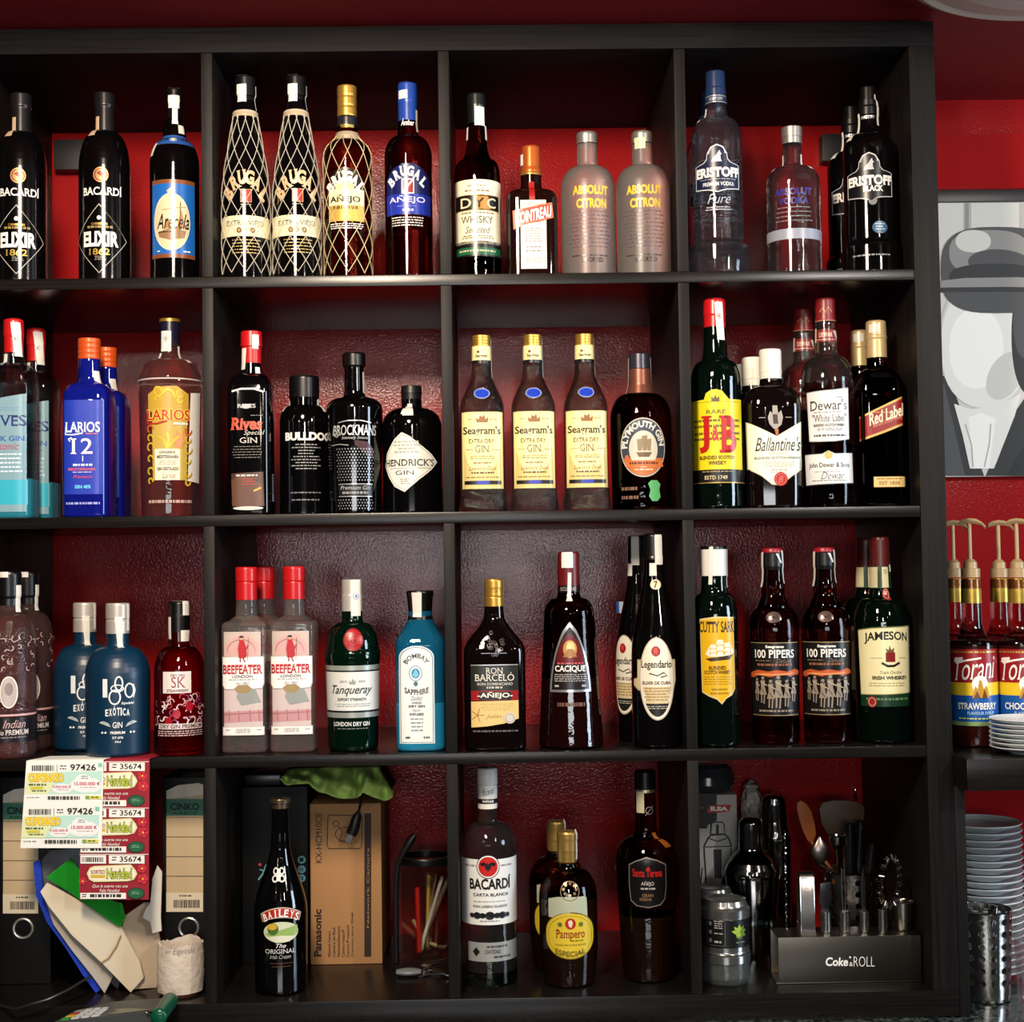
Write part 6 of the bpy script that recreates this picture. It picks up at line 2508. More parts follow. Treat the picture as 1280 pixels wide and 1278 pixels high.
red = hang('lottery_ticket_strip', 'strip of three red Christmas lottery tickets hanging from the third shelf', 'lottery tickets',
           [(99, 952), (187, 950), (186, 1125), (99.5, 1125)], -.0030, ink('#8f1a2a', .5), .05, .00014)
a = flat_art(-.0030, .0002)
a.step = .00003
GRN, LIME = ink('#1f5a3a', .5), ink('#b3c040', .5)
for k in range(3):
    y = 952 + 57.8 * k
    a.rect(100, 186, y, y + 1, ink('#d9c9c4', .5))
    for x0, x1 in ((101, 133), (136.5, 181)):
        a.rect(x0, x1, y + 1.5, y + 12, CRM)
    a.t('35674', 150, 177, y + 3, y + 10, ink('#1c1a1c'), .02)
    a.lines(140, 147, y + 3.5, y + 10, 2, ink('#3a3638'), 2)
    a.bars(103, 131, y + 4, y + 10, ink('#2a2628'), k)
    for cx0, cy0, r_ in ((178, y + 18, 6), (179, y + 31, 7), (104, y + 34, 5)):
        a.many([[(cx0 + r_ * .55 * math.cos(j * 1.26) + r_ * .48 * math.cos(q_ * .63), cy0 + r_ * .55 * math.sin(j * 1.26) + r_ * .42 * math.sin(q_ * .63)) for q_ in range(10)] for j in range(5)], ink('#c0283a', .5))
        a.ell(cx0, cy0, 1.4, 1.4, ink('#d8a83a', .5), 8)
    hx = [(109, y + 24), (113, y + 17), (118, y + 15), (164, y + 13), (170, y + 20), (172, y + 25), (168, y + 32), (160, y + 34), (118, y + 35), (112, y + 32)]
    a.poly(hx, ink('#d8d2a0', .5))
    a.poly([(140 + (q_[0] - 140) * .94, y + 24.5 + (q_[1] - y - 24.5) * .86) for q_ in hx], ink('#e6e4cc', .5))
    a.t('SORTEO', 114, 132, y + 20, y + 25, ink('#8a2a2a'), .03)
    a.rect(114, 132, y + 26, y + 30, ink('#c9a83a', .5))
    a.t('Navidad', 133, 166, y + 17.5, y + 31.5, ink('#4a5a1a', .5), .06, 0, serif=.04)
    a.t('Navidad', 133.5, 165.5, y + 18, y + 31, LIME, .015, 0, serif=.04)
    a.t('Que la suerte nos una', 116, 160, y + 38, y + 42.5, CRM, 0, .3)
    a.t('Feliz Navidad', 125, 150, y + 43.5, y + 47.5, CRM, 0, .3)
    a.rect(101, 158, y + 48.5, y + 56, CRM)
    a.lines(113, 152, y + 50, y + 54.5, 1, ink('#3a3638'), k, .9, 0)
    a.lines(103, 110, y + 50, y + 55, 2, ink('#3a3638'), k, .5, 0)
    a.ell(170.5, y + 49, 11, 7.4, ink('#123a28', .5), 12)
    a.ell(170.5, y + 49, 9.4, 6, GRN, 12)
    a.lines(164, 177, y + 47, y + 51, 2, ink('#7aa88a', .5), 2, .4)
rel(red, a.done('ticket_print'))

wht = hang('lottery_ticket_sheet', 'white lottery ticket sheet with two coupons hanging from the third shelf', 'lottery tickets',
           [(33, 953), (129.5, 952), (127, 1060.5), (25.5, 1060.5)], -.0075, ink('#e9ebe6', .5), .045, .0003)
a = flat_art(-.0075, .0002)
a.step = .00003
for k in range(2):
    dx_, y = -3.6 * k, 953 + 54.5 * k
    SX = lambda v: v + dx_
    a.poly([(SX(34), y + 13), (SX(128), y + 11), (SX(126), y + 40), (SX(31), y + 40)], ink('#b5dcd2', .5))
    a.poly([(SX(34), y + 13), (SX(75), y + 12), (SX(60), y + 40), (SX(31), y + 40)], ink('#d8e0b0', .5))
    for cx0, cy0, rx, ry in ((104, 24, 11, 9), (96, 28, 8, 6), (115, 29, 12, 9), (106, 31, 16, 7), (78, 33, 13, 6)):
        a.ell(SX(cx0), y + cy0, rx, ry, ink('#e6e9ea', .5), 18)
    a.bars(SX(40), SX(69), y + 4, y + 11, ink('#3a3a3c'), k + 5)
    a.rect(SX(71), SX(71.7), y + 3, y + 12, ink('#6a6a6c'))
    a.lines(SX(75), SX(83), y + 4, y + 11, 2, ink('#5a5a5c'), 3)
    a.t('97426', SX(88), SX(120), y + 2.5, y + 10.5, ink('#2a2a2c'), .015)
    a.rect(SX(123), SX(128), y + 1, y + 6, ink('#7ac4b4', .5))
    a.t('CUPONAZO', SX(36), SX(80), y + 14, y + 25, ink('#b9782a', .5), .09)
    a.t('CUPONAZO', SX(36.6), SX(79.4), y + 14.6, y + 24.4, ink('#ecd23e', .5), .045)
    a.lines(SX(36), SX(58), y + 27, y + 30, 1, ink('#5a6a4a'), 2, .8, 0)
    a.rect(SX(38), SX(54), y + 30.5, y + 34, ink('#c9c03a', .5))
    a.lines(SX(40), SX(58), y + 35, y + 37, 1, ink('#5a6a4a'), 6, .8, 0)
    a.t('9.000.000 €', SX(66), SX(89), y + 29, y + 32.5, ink('#c0506a', .5), .015)
    a.t('15.000.000 €', SX(93), SX(125), y + 24.5, y + 29, ink('#c0506a', .5), .02)
    a.lines(SX(101), SX(111), y + 17, y + 22, 2, ink('#8a8f92'), 2)
    a.lines(SX(70), SX(88), y + 34, y + 36, 1, ink('#c09aa4'), 2)
    a.lines(SX(100), SX(122), y + 31, y + 33, 1, ink('#c09aa4'), 4)
    a.lines(SX(33), SX(50), y + 43.5, y + 46, 1, ink('#9a9c98'), 4)
    a.lines(SX(60), SX(100), y + 42.5, y + 47, 1, ink('#4a4a4c'), 9, .95, 0)
    a.rect(SX(107), SX(112), y + 42, y + 46, ink('#7aa03a', .5))
    a.rect(SX(112.5), SX(127), y + 42, y + 46, ink('#d8d05a', .5))
    a.lines(SX(114), SX(125), y + 43, y + 45, 1, ink('#5a6a3a'), 3, .9, 0)
rel(wht, a.done('ticket_print'))

# ------------------------------------------------------------------ card terminal on the counter
q = B()
YA, YZ = -.085, -.026
tl = [P(64, 1279, YA), P(197, 1264, YA), P(208, 1247, YZ), P(140, 1252, YZ), P(92, 1264, YZ)]
term = thing('card_terminal', 'grey card payment terminal with green rounded end lying on the counter', 'card terminal', (tl[0].x, YA, COUNTER_Z))
TG = mat('terminal_grey', '#3c3f42', .4)
vt = [q.bm.verts.new(p) for p in tl]
vb = [q.bm.verts.new((p.x, p.y, COUNTER_Z + .0006)) for p in tl]
for f in ([vt[0], vt[1], vt[2], vt[3], vt[4]], [vb[4], vb[3], vb[2], vb[1], vb[0]]):
    q.bm.faces.new(f)
for i in range(5):
    q.bm.faces.new((vt[i], vb[i], vb[(i + 1) % 5], vt[(i + 1) % 5]))
bmesh.ops.recalc_face_normals(q.bm, faces=list(q.bm.faces))
q.mi(TG)
bmesh.ops.bevel(q.bm, geom=list(q.bm.edges), offset=.0025, segments=2, affect='EDGES')
rel(term, q.obj('body', ang=30))


def on_top(u, v, lift=.0005):
    """u along (0 keypad..1 green end), v front..back"""
    a_, b_, c_, d_ = tl[0], tl[1], tl[2], tl[4]
    p = (a_ * (1 - u) + b_ * u) * (1 - v) + (d_ * (1 - u) + c_ * u) * v
    n = (b_ - a_).cross(d_ - a_).normalized()
    return p + n * lift


q = B()
q.face([on_top(.50, .12), on_top(.92, .12), on_top(.92, .9), on_top(.50, .9)], mat('terminal_screen', '#55584e', .2))
rel(term, q.obj('screen', smooth=False))
kc = {0: '#a02a1e', 1: '#c9a52a', 2: '#2a8a3a'}
for r_ in range(4):
    for c_ in range(4):
        u0, v0 = .07 + .095 * r_, .10 + .21 * c_
        m = ink('#b9bcbe', .4) if r_ else ink(kc.get(2 - c_ if c_ < 3 else 9, '#8a8d90'), .4)
        q = B()
        pts = [on_top(u0, v0, 0), on_top(u0 + .075, v0, 0), on_top(u0 + .075, v0 + .15, 0), on_top(u0, v0 + .15, 0)]
        n = (pts[1] - pts[0]).cross(pts[3] - pts[0]).normalized()
        q.prism(pts, n * .0018, m, .0004)
        rel(term, q.obj('key', smooth=False))
q = B()
GE = mat('terminal_green', '#0a4c36', .22)
e0, e1 = P(200, 1269, YA + .004), P(212, 1252, YZ + .004)
d_ = (e1 - e0).normalized()
rr = .0115
path = [e0 - d_ * .012 + d_ * .006 * k / 3 for k in range(4)] + [e0, e0 * .5 + e1 * .5, e1] + [e1 + d_ * .003 * (k + 1) for k in range(3)]
nn = len(path) - 1
q.tube(path, lambda t: rr * min(1, .55 + 3 * t, .6 + 3 * (1 - t)), GE, 24)
rel(term, q.obj('printer_cover'))
q = B()
q.tube([P(183, 1266, YA - .003), P(192, 1268, YA - .004), P(198, 1273, YA - .004), P(200, 1282, YA - .003)], .0022, CHROME, 8)
rel(term, q.obj('chrome_trim'))

q = B()
cpts = [P(-20, 1273, .02), P(20, 1262, -.02), P(60, 1250, -.02), P(85, 1238, .0), P(105, 1226, .03), P(112, 1222, .05)]
cpts = [Vector((p.x, p.y, max(p.z, F4 + .0024 if p.y > -.001 else p.z))) for p in cpts]
q.tube(cpts, .0022, mat('black_cable', '#1a1a1b', .4), 8)
tag(q.obj('cable'), 'thin black cable running across the shelf front below the papers', 'cable')

# ------------------------------------------------------------------ box, cloth, straws
YK = max(.17, PZ(430, 1206, F4).y)
DK = mat('dark_carton', '#050506', .5, spec=.25)
o = px_box('black_box', PX((.0100, YK + .01, -1.2))[0], 385, 984, 1200, YK + .01, .15, DK, .0015, F4 + .0004)
tag(o, 'tall black carton standing behind the cream liqueur bottle', 'box')
a = flat_art(YK + .01, .0004)
TL = ink('#5a8f9c', .5)
for cy0, tx in ((1075, '1'), (1087, '10'), (1098, '18')):
    a.ell(377, cy0, 5, 5, TL, 18)
    a.t(tx, 374.5, 379.5, cy0 - 2.5, cy0 + 2.5, ink('#16242a'), .02)
a.line([(323, 1100), (329, 1092), (333, 1081)], 2.2, TL)
a.line([(325, 1087), (332, 1090)], 1.8, TL)
a.ell(325, 1081, 2, 2, ink('#b0303a', .5), 12)
pr = a.done('box_print', o)
q = B()
ztop_ = P(325, 984, YK + .01).z
x0_, x1_ = .0125, P(352, 975, YK + .03).x
q.box((x0_, YK + .02, ztop_ + .0006), (x1_, YK + .15, ztop_ + .018), mat('tray_black', '#232225', .3), .003)
tag(q.obj('black_tray'), 'flat black plastic case lying on the tall black carton', 'case')

CARD = mat('cardboard', '#a87c50', .7, bump=(40, .1, .001))
card = thing('cardboard_box', 'brown cardboard box with black print below the green cloth', 'box', (P(432, 1100, YK).x, YK, F4))
px_box('box_body', 388, 477, 1005, 1205, YK, .185, CARD, .0008, F4 + .0004, card)
INKB = ink('#2a1a14', .6)


def fcard(a):
    a.tv('Panasonic', 392.5, 402, 1137, 1196, INKB, .035)
    a.tv('KX-HCM10CE', 394.5, 402.5, 1017, 1079, INKB, 0)
    a.outline([(411, 1019), (451, 1020), (453, 1022), (452, 1059), (450, 1061), (411, 1061), (409, 1058), (410, 1022)], 1, INKB)
    a.ring(431, 1043, 12, 9, .8, INKB)
    a.ring(420, 1030, 4, 4, .8, INKB)
    a.line([(423, 1033), (428, 1040), (424, 1052), (440, 1054)], .8, INKB)
    a.rect(455.5, 464, 1017, 1196, INKB)
    a.tv('Network Camera', 458.5, 461.5, 1060, 1160, CARD, 0)
    for k, tx in enumerate(('Network Camera', 'Camara de Red', 'Netzwerkkamera', 'Camera reseau IP', 'Camera IP network', 'Camara para Web')):
        L = (32, 36, 38, 34, 40, 56)[k]
        a.tv(tx, 410 + k * 5.8, 413.4 + k * 5.8, 1196 - L, 1196, INKB, 0)
    a.line([(388.8, 1006), (388.8, 1204)], .6, ink('#8a6440', .7))


art_on(card, YK, fcard)

# green cleaning cloth
q = B()
hem = [(352, 974), (359, 982), (372, 981), (386, 980), (398, 991), (411, 993), (424, 998), (440, 999), (447, 998), (453, 991), (466, 997), (481, 1001), (491, 997), (492, 990)]
top_l = [(358, 964), (364, 962), (374, 961), (388, 960.5), (400, 960.5), (412, 960), (424, 960), (438, 960), (447, 960), (455, 959.5), (464, 959.5), (472, 960), (480, 970), (490, 986)]
NU, NV = 60, 26
BTOP = P(325, 984, YK + .01).z
rows = []
for j in range(NV + 1):
    v = j / NV
    row = []
    for i in range(NU + 1):
        u = i / NU * (len(hem) - 1)
        k = min(int(u), len(hem) - 2)
        f = u - k
        hx_, hy_ = (hem[k][0] * (1 - f) + hem[k + 1][0] * f, hem[k][1] * (1 - f) + hem[k + 1][1] * f)
        tx_, ty_ = (top_l[k][0] * (1 - f) + top_l[k + 1][0] * f, top_l[k][1] * (1 - f) + top_l[k + 1][1] * f)
        x, y = hx_ + (tx_ - hx_) * v, hy_ + (ty_ - hy_) * v
        w_ = math.sin(v * PI * .5)
        fold = .011 * math.sin(u * 2.3 + v * 3.0) + .008 * math.sin(u * 4.1 - v * 5) + .006 * math.sin(u * 1.2 + v * 9)
        Yc = YK - .055 + .07 * (1 - math.cos(v * PI * .5)) + fold * (.35 + .65 * math.sin(v * PI))
        q_ = P(x, y, Yc)
        if x < 388:
            q_.z = max(q_.z, BTOP + .004)
        row.append(q_)
    rows.append(row)
bk = [Vector((p.x, YK + .12, p.z - .004)) for p in rows[-1]]
q.grid(rows + [bk], mat('green_microfibre', '#c2e67c', .9, spec=.1, bump=(500, .5, .002)))
o = q.obj('cleaning_cloth', ang=80)
tag(o, 'crumpled green microfibre cloth on top of the cardboard box', 'cloth')
sm = o.modifiers.new('thick', 'SOLIDIFY')
sm.thickness = .0022
sm.offset = -1

# plug lead hanging before the box
q = B()
MB_ = mat('black_plug', '#151416', .4)
q.tube([P(452, 998, YK - .036), P(449, 1012, YK - .022), P(447, 1018, YK - .016)], .0020, MB_, 8)
lead = thing('usb_lead', 'short black lead with moulded plug hanging over the cardboard box', 'lead', tuple(P(440, 1040, YK - .009)))
rel(lead, q.obj('cord'))
q = B()
q.tube([P(448, 1016, YK - .016), P(446, 1022, YK - .015), P(442, 1036, YK - .0135), P(439, 1043, YK - .0135)], lambda t: .0035 + .0055 * min(1, 2.2 * t), MB_, 12)
rel(lead, q.obj('plug_grip'))
q = B()
c0, c1 = P(439, 1043, YK - .0135), P(435, 1053, YK - .0135)
q.tube([c0, c1], .006, STEEL, 4)
rel(lead, q.obj('plug_tip', smooth=False))

# jar of straws
YJ = YK + .04
js = mpp(YJ)
jx = P(532.5, 1140, YJ).x
jar = thing('straw_jar', 'tall clear glass jar with dark rim holding drinking straws', 'jar', (jx, YJ, F4))
hj = P(535, 1072, YJ).z - F4
q = B()
q.lathe([(.0005, 28 * js), (.003, 30 * js), (.02, 31 * js), (hj, 31 * js), (hj, 29.4 * js), (.02, 29.2 * js), (.009, 28 * js), (.007, .001)], glass('jar', '#f8f6f2', clear=.82), 40)
q.obj('jar_glass', jar)
q = B()
q.lathe([(hj - .008, 31.4 * js), (hj - .006, 32.2 * js), (hj + .002, 32.2 * js), (hj + .004, 31.5 * js), (hj + .004, 29 * js), (hj - .006, 29 * js), (hj - .008, 31.4 * js)], mat('jar_rim', '#0d0c0e', .3), 40, caps=False)
q.obj('rim', jar)


def straw(pts, r, m, label):
    q = B()
    pp = [P(x, y, Y) for x, y, Y in pts]
    for p in pp:
        p.z = max(p.z, F4 + .0125)
    q.tube(pp, r, m, 10)
    return tag(q.obj('drinking_straw'), label, 'straw', 'straws in the jar')


straw([(521.5, 1110, YJ - .023), (524.5, 1203, YJ - .020)], .0036, ink('#c8281e', .4), 'short thick red straw in the glass jar')
straw([(536, 1095, YJ + .012), (534, 1201, YJ + .012)], .003, ink('#c8a848', .4), 'upright yellow straw in the glass jar')
straw([(553, 1096, YJ + .003), (530, 1172, YJ - .006), (527, 1190, YJ - .008)], .003, ink('#d8d4cc', .4), 'white striped straw slanting across the glass jar')
straw([(516, 1150, YJ + .020), (532, 1178, YJ + .020), (546, 1196, YJ + .020)], .003, ink('#cbb98e', .4), 'cream straw slanting low in the glass jar')
straw([(548, 1112, YJ + .027), (545, 1190, YJ + .027)], .0028, ink('#6a3a2e', .4), 'brown straw at the back of the glass jar')

q = B()
hp = [P(519, 1044, YJ - .052), P(514, 1050, YJ - .052), P(504, 1066, YJ - .051), P(497, 1082, YJ - .050), P(495, 1110, YJ - .049), P(495, 1150, YJ - .048)]
lowp = Vector((hp[-1].x, YJ - .047, F4 + .004))
q.tube(hp + [lowp], lambda t: .0045 + .0025 * math.sin(min(1, t * 2.4) * PI), mat('black_plastic', '#121113', .35), 12)
tag(q.obj('kitchen_utensil'), 'black curved utensil handle leaning between cardboard box and straw jar', 'utensil')

# keys
YQ = YK - .022
kr = thing('key_bunch', 'bunch of steel keys with grey fob lying before the straw jar', 'keys', tuple(PZ(530, 1214, F4)))
q = B()
c = PZ(511, 1216, F4 + .006)
rows = []
for k in range(7):
    t = k / 6
    w_ = .009 * math.sin(PI * (.18 + .64 * t)) + .001
    row = []
    for j in range(14):
        an = 2 * PI * j / 14
        row.append((c.x - .019 + .038 * t, c.y + w_ * 1.2 * math.cos(an), F4 + .0068 + .006 * math.sin(an) * (.6 + .4 * math.sin(PI * t))))
    rows.append(row)
q.grid(rows, mat('fob_grey', '#6e7378', .45), closed=True, caps=True)
rel(kr, q.obj('fob'))
q = B()
c = PZ(530, 1214, F4 + .003)
q.tube([(c.x + .011 * math.cos(t / 20 * 2 * PI), c.y + .011 * math.sin(t / 20 * 2 * PI), F4 + .0035 + .001 * math.sin(t)) for t in range(20)], .0011, CHROME, 6, True)
rel(kr, q.obj('split_ring'))
for k, (px_, py_, an) in enumerate(((536, 1217, .2), (545, 1213, -.5), (552, 1218, -1.0), (541, 1210, .6))):
    c = PZ(px_, py_, F4 + .004)
    q = B()
    ca, sa = math.cos(an), math.sin(an)
    out = [(-.012 + .008 * math.cos(t), .0085 * math.sin(t)) for t in [PI * .25 + k2 * PI * 1.5 / 10 for k2 in range(11)]] + [(.004, -.0026), (.018, -.0026), (.020, 0), (.016, .0026), (.012, .0012), (.009, .0028), (.004, .0026)]
    q.prism([(c.x + x * ca - y * sa, c.y + x * sa + y * ca, F4 + .001 + .0022 * k) for x, y in out], (0, 0, .002), STEEL)
    rel(kr, q.obj('key', smooth=False))

# ------------------------------------------------------------------ bar tools compartment
def lathe_thing(name, label, cat, cx, cy, Y, prof, m, seg=40, z=None, group=None, close=True, part=None):
    """prof: [(image y, r px)] bottom up; the base stands at z"""
    s_ = mpp(Y)
    z = F4 + .0004 if z is None else z
    x = P(cx, cy, Y).x
    pr = []
    for i, (y, r) in enumerate(prof):
        h = 0 if y is None else P(cx, y, Y).z - z
        pr.append((h, max(r * s_, .0004)))
    q = B()
    q.lathe(pr, m, seg, caps=close)
    return q, (x, Y, z), s_


# gift carton with a shaker drawing
YC = .262
pk = thing('shaker_carton', 'white carton printed with a cocktail shaker, beside the divider', 'box', (P(897, 1100, YC).x, YC, F4))
px_box('carton_body', 869, 922, 994, 1120, YC, .09, mat('white_carton', '#a9a8a4', .5), .001, F4 + .0004, pk)


def fpk(a):
    K = ink('#161517', .5)
    a.poly([(869, 994), (896, 994), (896, 1026), (884, 1032), (884, 1036), (869, 1036)], K)
    a.poly([(887, 1007), (914, 1006), (911, 1015), (884, 1017), (884, 1011)], ink('#a81e20', .5))
    a.t('ILSA', 888, 910, 1008.5, 1014, WHITE, .06)
    a.rect(872, 880, 1009, 1011, ink('#5a5a5c'))
    a.outline([(888, 1043), (889, 1030), (892, 1028), (903, 1028), (905, 1031), (906, 1043)], 1.6, K)
    a.rect(895, 898.5, 1031, 1043, K)
    a.line([(880, 1058), (885, 1048), (889, 1044), (906, 1043), (911, 1048), (914, 1058)], 2.2, K)
    a.line([(886, 1048), (897, 1052), (909, 1048)], 1.4, K)
    a.line([(878, 1059), (915, 1058)], 1.2, K)
    a.line([(880, 1060), (883, 1108)], 1.8, K)
    a.line([(914, 1060), (910, 1108)], 1.4, K)
    a.poly([(892, 1062), (902, 1062), (902, 1098), (893, 1098)], K)
    a.line([(878, 1085), (876, 1104), (881, 1108)], 1.4, K)


art_on(pk, YC, fpk)
zc = P(897, 994, YC).z
q, loc, s_ = lathe_thing('dark_dome', '', '', 884, 975, YC + .045, [(None, 24), (985, 31), (979, 34), (968, 33), (958, 29), (954, 22), (953, 1)], mat('smoked_plastic', '#34363a', .18), z=zc + .0006)
o = q.obj('plastic_bowl', loc=loc)
tag(o, 'dark grey rounded plastic bowl upturned on the white shaker carton', 'bowl')

q, loc, s_ = lathe_thing('plastic', '', '', 941, 1060, .345, [(None, 15), (1150, 17), (1030, 14), (1018, 14.5), (1000, 13.5), (990, 11), (986, 8), (984.5, 10), (981, 9.5), (978, 5), (975, 2)], mat('milky_plastic', '#a09890', .35, bump=(60, .9, .02)))
o = q.obj('plastic_bottle', loc=loc)
tag(o, 'crumpled milky plastic bottle standing behind the cocktail shakers', 'bottle')

# cobbler shaker
YS = .205
SHK = mat('shaker_steel', '#9a9896', .08, 1.0)
sk = thing('cocktail_shaker', 'steel cocktail shaker with rounded shoulders, in front of the taller one', 'cocktail shaker', (P(940, 1110, YS).x, YS, F4 + .0004))
q, loc, s_ = lathe_thing('', '', '', 940, 1110, YS, [(None, 23), (1185, 25), (1150, 30), (1094, 33.5), (1092, 34.5), (1088, 34.5)], SHK)
q.obj('tumbler', sk)
q, loc, s_ = lathe_thing('', '', '', 940, 1070, YS, [(1088, 33.6), (1084, 32.5), (1076, 29), (1069, 23), (1064, 17.5), (1061, 15.5), (1059, 15)], SHK)
q.obj('strainer_top', sk)
q, loc, s_ = lathe_thing('', '', '', 940, 1040, YS, [(1060, 16), (1058, 16), (1036, 15), (1028, 14.4), (1024, 12), (1022, 6), (1021.6, 1)], SHK)
q.obj('cap', sk)

YT = .295
sk2 = thing('cocktail_shaker', 'tall slim steel shaker standing behind the rounded one', 'cocktail shaker', (P(969, 1090, YT).x, YT, F4 + .0004))
q, loc, s_ = lathe_thing('', '', '', 969, 1090, YT, [(None, 17), (1160, 18.5), (1048, 20), (1046, 20.6), (1044, 20.2)], SHK)
q.obj('tumbler', sk2)
q, loc, s_ = lathe_thing('', '', '', 969, 1020, YT, [(1044, 19), (1038, 17.5), (1030, 16), (1026, 15.4), (1024, 15.8), (1004, 15), (997, 13.5), (994, 10), (993, 2)], SHK)
q.obj('cap', sk2)

# jar with a tin on top, another tin pair behind
YN = .072
LID = mat('tin_lid', '#a3a2a0', .2, .9)
GJ = glass('jar2', '#eef3f0', clear=.6, body=.3, bodycol='#9aa09e')
OL = ink('#101112', .35)


def jar_and_tin(cx, Y, ytj, yt0, yt1, R, jl, tl_, g):
    s_ = mpp(Y)
    x = P(cx, 1200, Y).x
    rz = math.atan2(CX - x, -(CY - Y))
    j = thing('glass_jar', jl, 'jar', (x, Y, F4 + .0003), rz)
    hz = lambda y: P(cx, y, Y).z - F4
    q = B()
    ht = hz(ytj)
    q.lathe([(0, (R - 3) * s_), (.003, (R - 1) * s_), (.008, R * s_), (ht - .008, R * s_), (ht - .006, (R - 1.5) * s_), (ht - .006, (R - 3.2) * s_), (.009, (R - 3) * s_), (.006, .001)], GJ, 40)
    q.obj('jar_glass', j)
    q = B()
    q.lathe([(ht - .012, (R + .6) * s_), (ht - .0115, (R + 1.2) * s_), (ht - .001, (R + 1.2) * s_), (ht, R * s_)], LID, 40)
    q.obj('lid', j)
    t = thing('tin', tl_, 'tin', (x, Y, F4 + ht + .0008), rz)
    q = B()
    h1 = hz(yt0) - ht
    q.lathe([(0, (R - 1) * s_), (.001, R * s_), (.002, (R + .4) * s_), (.004, (R - .4) * s_), (h1, (R - .4) * s_)], LID, 40)
    q.obj('can_body', t)
    q = B()
    h2 = hz(yt1) - ht
    q.lathe([(h1 + .0005, (R + .6) * s_), (h1 + .002, (R + 1.2) * s_), (h1 + (h2 - h1) * .55, (R + 1) * s_), (h1 + (h2 - h1) * .7, (R - 2) * s_), (h2, (R - 4) * s_), (h2 + .001, (R - 6) * s_), (h2 - .002, (R - 9) * s_), (h2 - .003, .001)], LID, 40)
    q.obj('lid', t)
    zf = lambda y: P(cx, y, Y - R * s_).z - F4 - ht
    a = Art(lambda u, y, f: (((R - .3) * s_ + f) * math.sin(u / R), -((R - .3) * s_ + f) * math.cos(u / R), zf(y)), 4, 0, .0004)
    return t, a


t, a = jar_and_tin(907, YN, 1189, 1146, 1124, 30, 'clear glass jar with metal lid at the front, under the olive tin', 'round tin with black olive label and silver lid on the glass jar', None)
a.rect(-57, 57, 1147, 1187, OL)
a.outline([(-24, 1150), (0, 1150), (0, 1184), (-24, 1184)], .5, ink('#7a7a78'))
for k in range(3):
    a.ell(-19, 1157 + k * 10.5, 2.4, 2.8, ink('#6a6a68'), 12)
a.lines(-14, -2, 1153, 1164, 4, ink('#a9a9a6'), 3, .4)
a.lines(-14, -2, 1168, 1171, 1, ink('#a9a9a6'), 5)
a.lines(-14, -4, 1178, 1181, 1, ink('#a9a9a6'), 6, .8)
G1, G2 = ink('#5a7a1e', .5), ink('#93b038', .5)
a.ell(18, 1171, 5, 4.6, G1, 16)
a.ell(17, 1170, 3.4, 3, G2, 14)
for an in (-.4, .3, .9, 1.6, 2.3, 2.9):
    x1, y1 = 18 + 11 * math.cos(an), 1168 - 11 * math.sin(an)
    a.poly([(18, 1168), ((18 + x1) / 2 - (y1 - 1168) * .25, (1168 + y1) / 2 + (x1 - 18) * .25), (x1, y1), ((18 + x1) / 2 + (y1 - 1168) * .25, (1168 + y1) / 2 - (x1 - 18) * .25)], G2 if an > 1 else G1)
a.lines(12, 26, 1179, 1181, 1, ink('#6a7a5a'), 6, .8)
a.done('label', t)
t, a = jar_and_tin(894, YN + .075, 1180, 1130, 1110, 24, 'glass jar half hidden behind the foremost jar and tin', 'silver-lidded tin peeking above the olive tin', None)
a.rect(-50, 50, 1132, 1178, OL)
a.done('label', t)

YG = .135
q, loc, s_ = lathe_thing('', '', '', 964, 1180, YG, [(None, 15.5), (1201, 17), (1190, 18.5), (1158, 18.5), (1149, 16.5), (1148, 15.3), (1158, 17), (1188, 17), (1198, 15), (1199, .5)], glass('jigger_glass', '#eaf3f2', clear=.7))
o = q.obj('shot_glass', loc=loc)
tag(o, 'small clear glass between the jars and the steel tool stand', 'glass')

# steel stand of bar tools
YR = max(.045, PZ(1060, 1233, F4).y)
rx0, rx1 = P(973, 1200, YR).x, P(1156, 1200, YR).x
rz1 = P(1064, 1171, YR).z
RD = .060
rx1 = min(rx1, XR - .003)
stand = thing('bar_tool_stand', 'long brushed steel bar tool stand with white lettering on its front', 'tool stand', ((rx0 + rx1) / 2, YR, F4))
q = B()
BS = mat('stand_steel', '#5e5a52', .34, 1.0)
q.box((rx0 - stand.location.x, 0, .002), (rx1 - stand.location.x, .0015, rz1 - F4), BS, .0006)
q.box((rx0 - stand.location.x, .0015, rz1 - F4 - .0015), (rx1 - stand.location.x, RD, rz1 - F4), BS, .0005)
q.box((rx0 - stand.location.x, RD - .0015, .002), (rx1 - stand.location.x, RD, rz1 - F4 - .0015), BS, .0005)
q.box((rx0 - stand.location.x - .004, 0.0, .0004), (rx1 - stand.location.x, RD, .002), BS, .0005)
q.obj('stand_body', stand, ang=30)


def frk(a):
    a.t('Coke', 1032, 1060, 1197, 1208, WHITE, .025, .1)
    a.ell(1062.5, 1197, 1.2, 1.2, WHITE, 10)
    a.t('&', 1061.5, 1066, 1203, 1208, WHITE, 0)
    a.t('ROLL', 1067, 1093, 1196, 1208.5, WHITE, -.015)


art_on(stand, YR, frk, 'lettering')
TOPZ = rz1 + .0004
HND = mat('handle_steel', '#b0aeaa', .25, 1.0)
DST = mat('dark_steel', '#3e3d40', .3, .9)


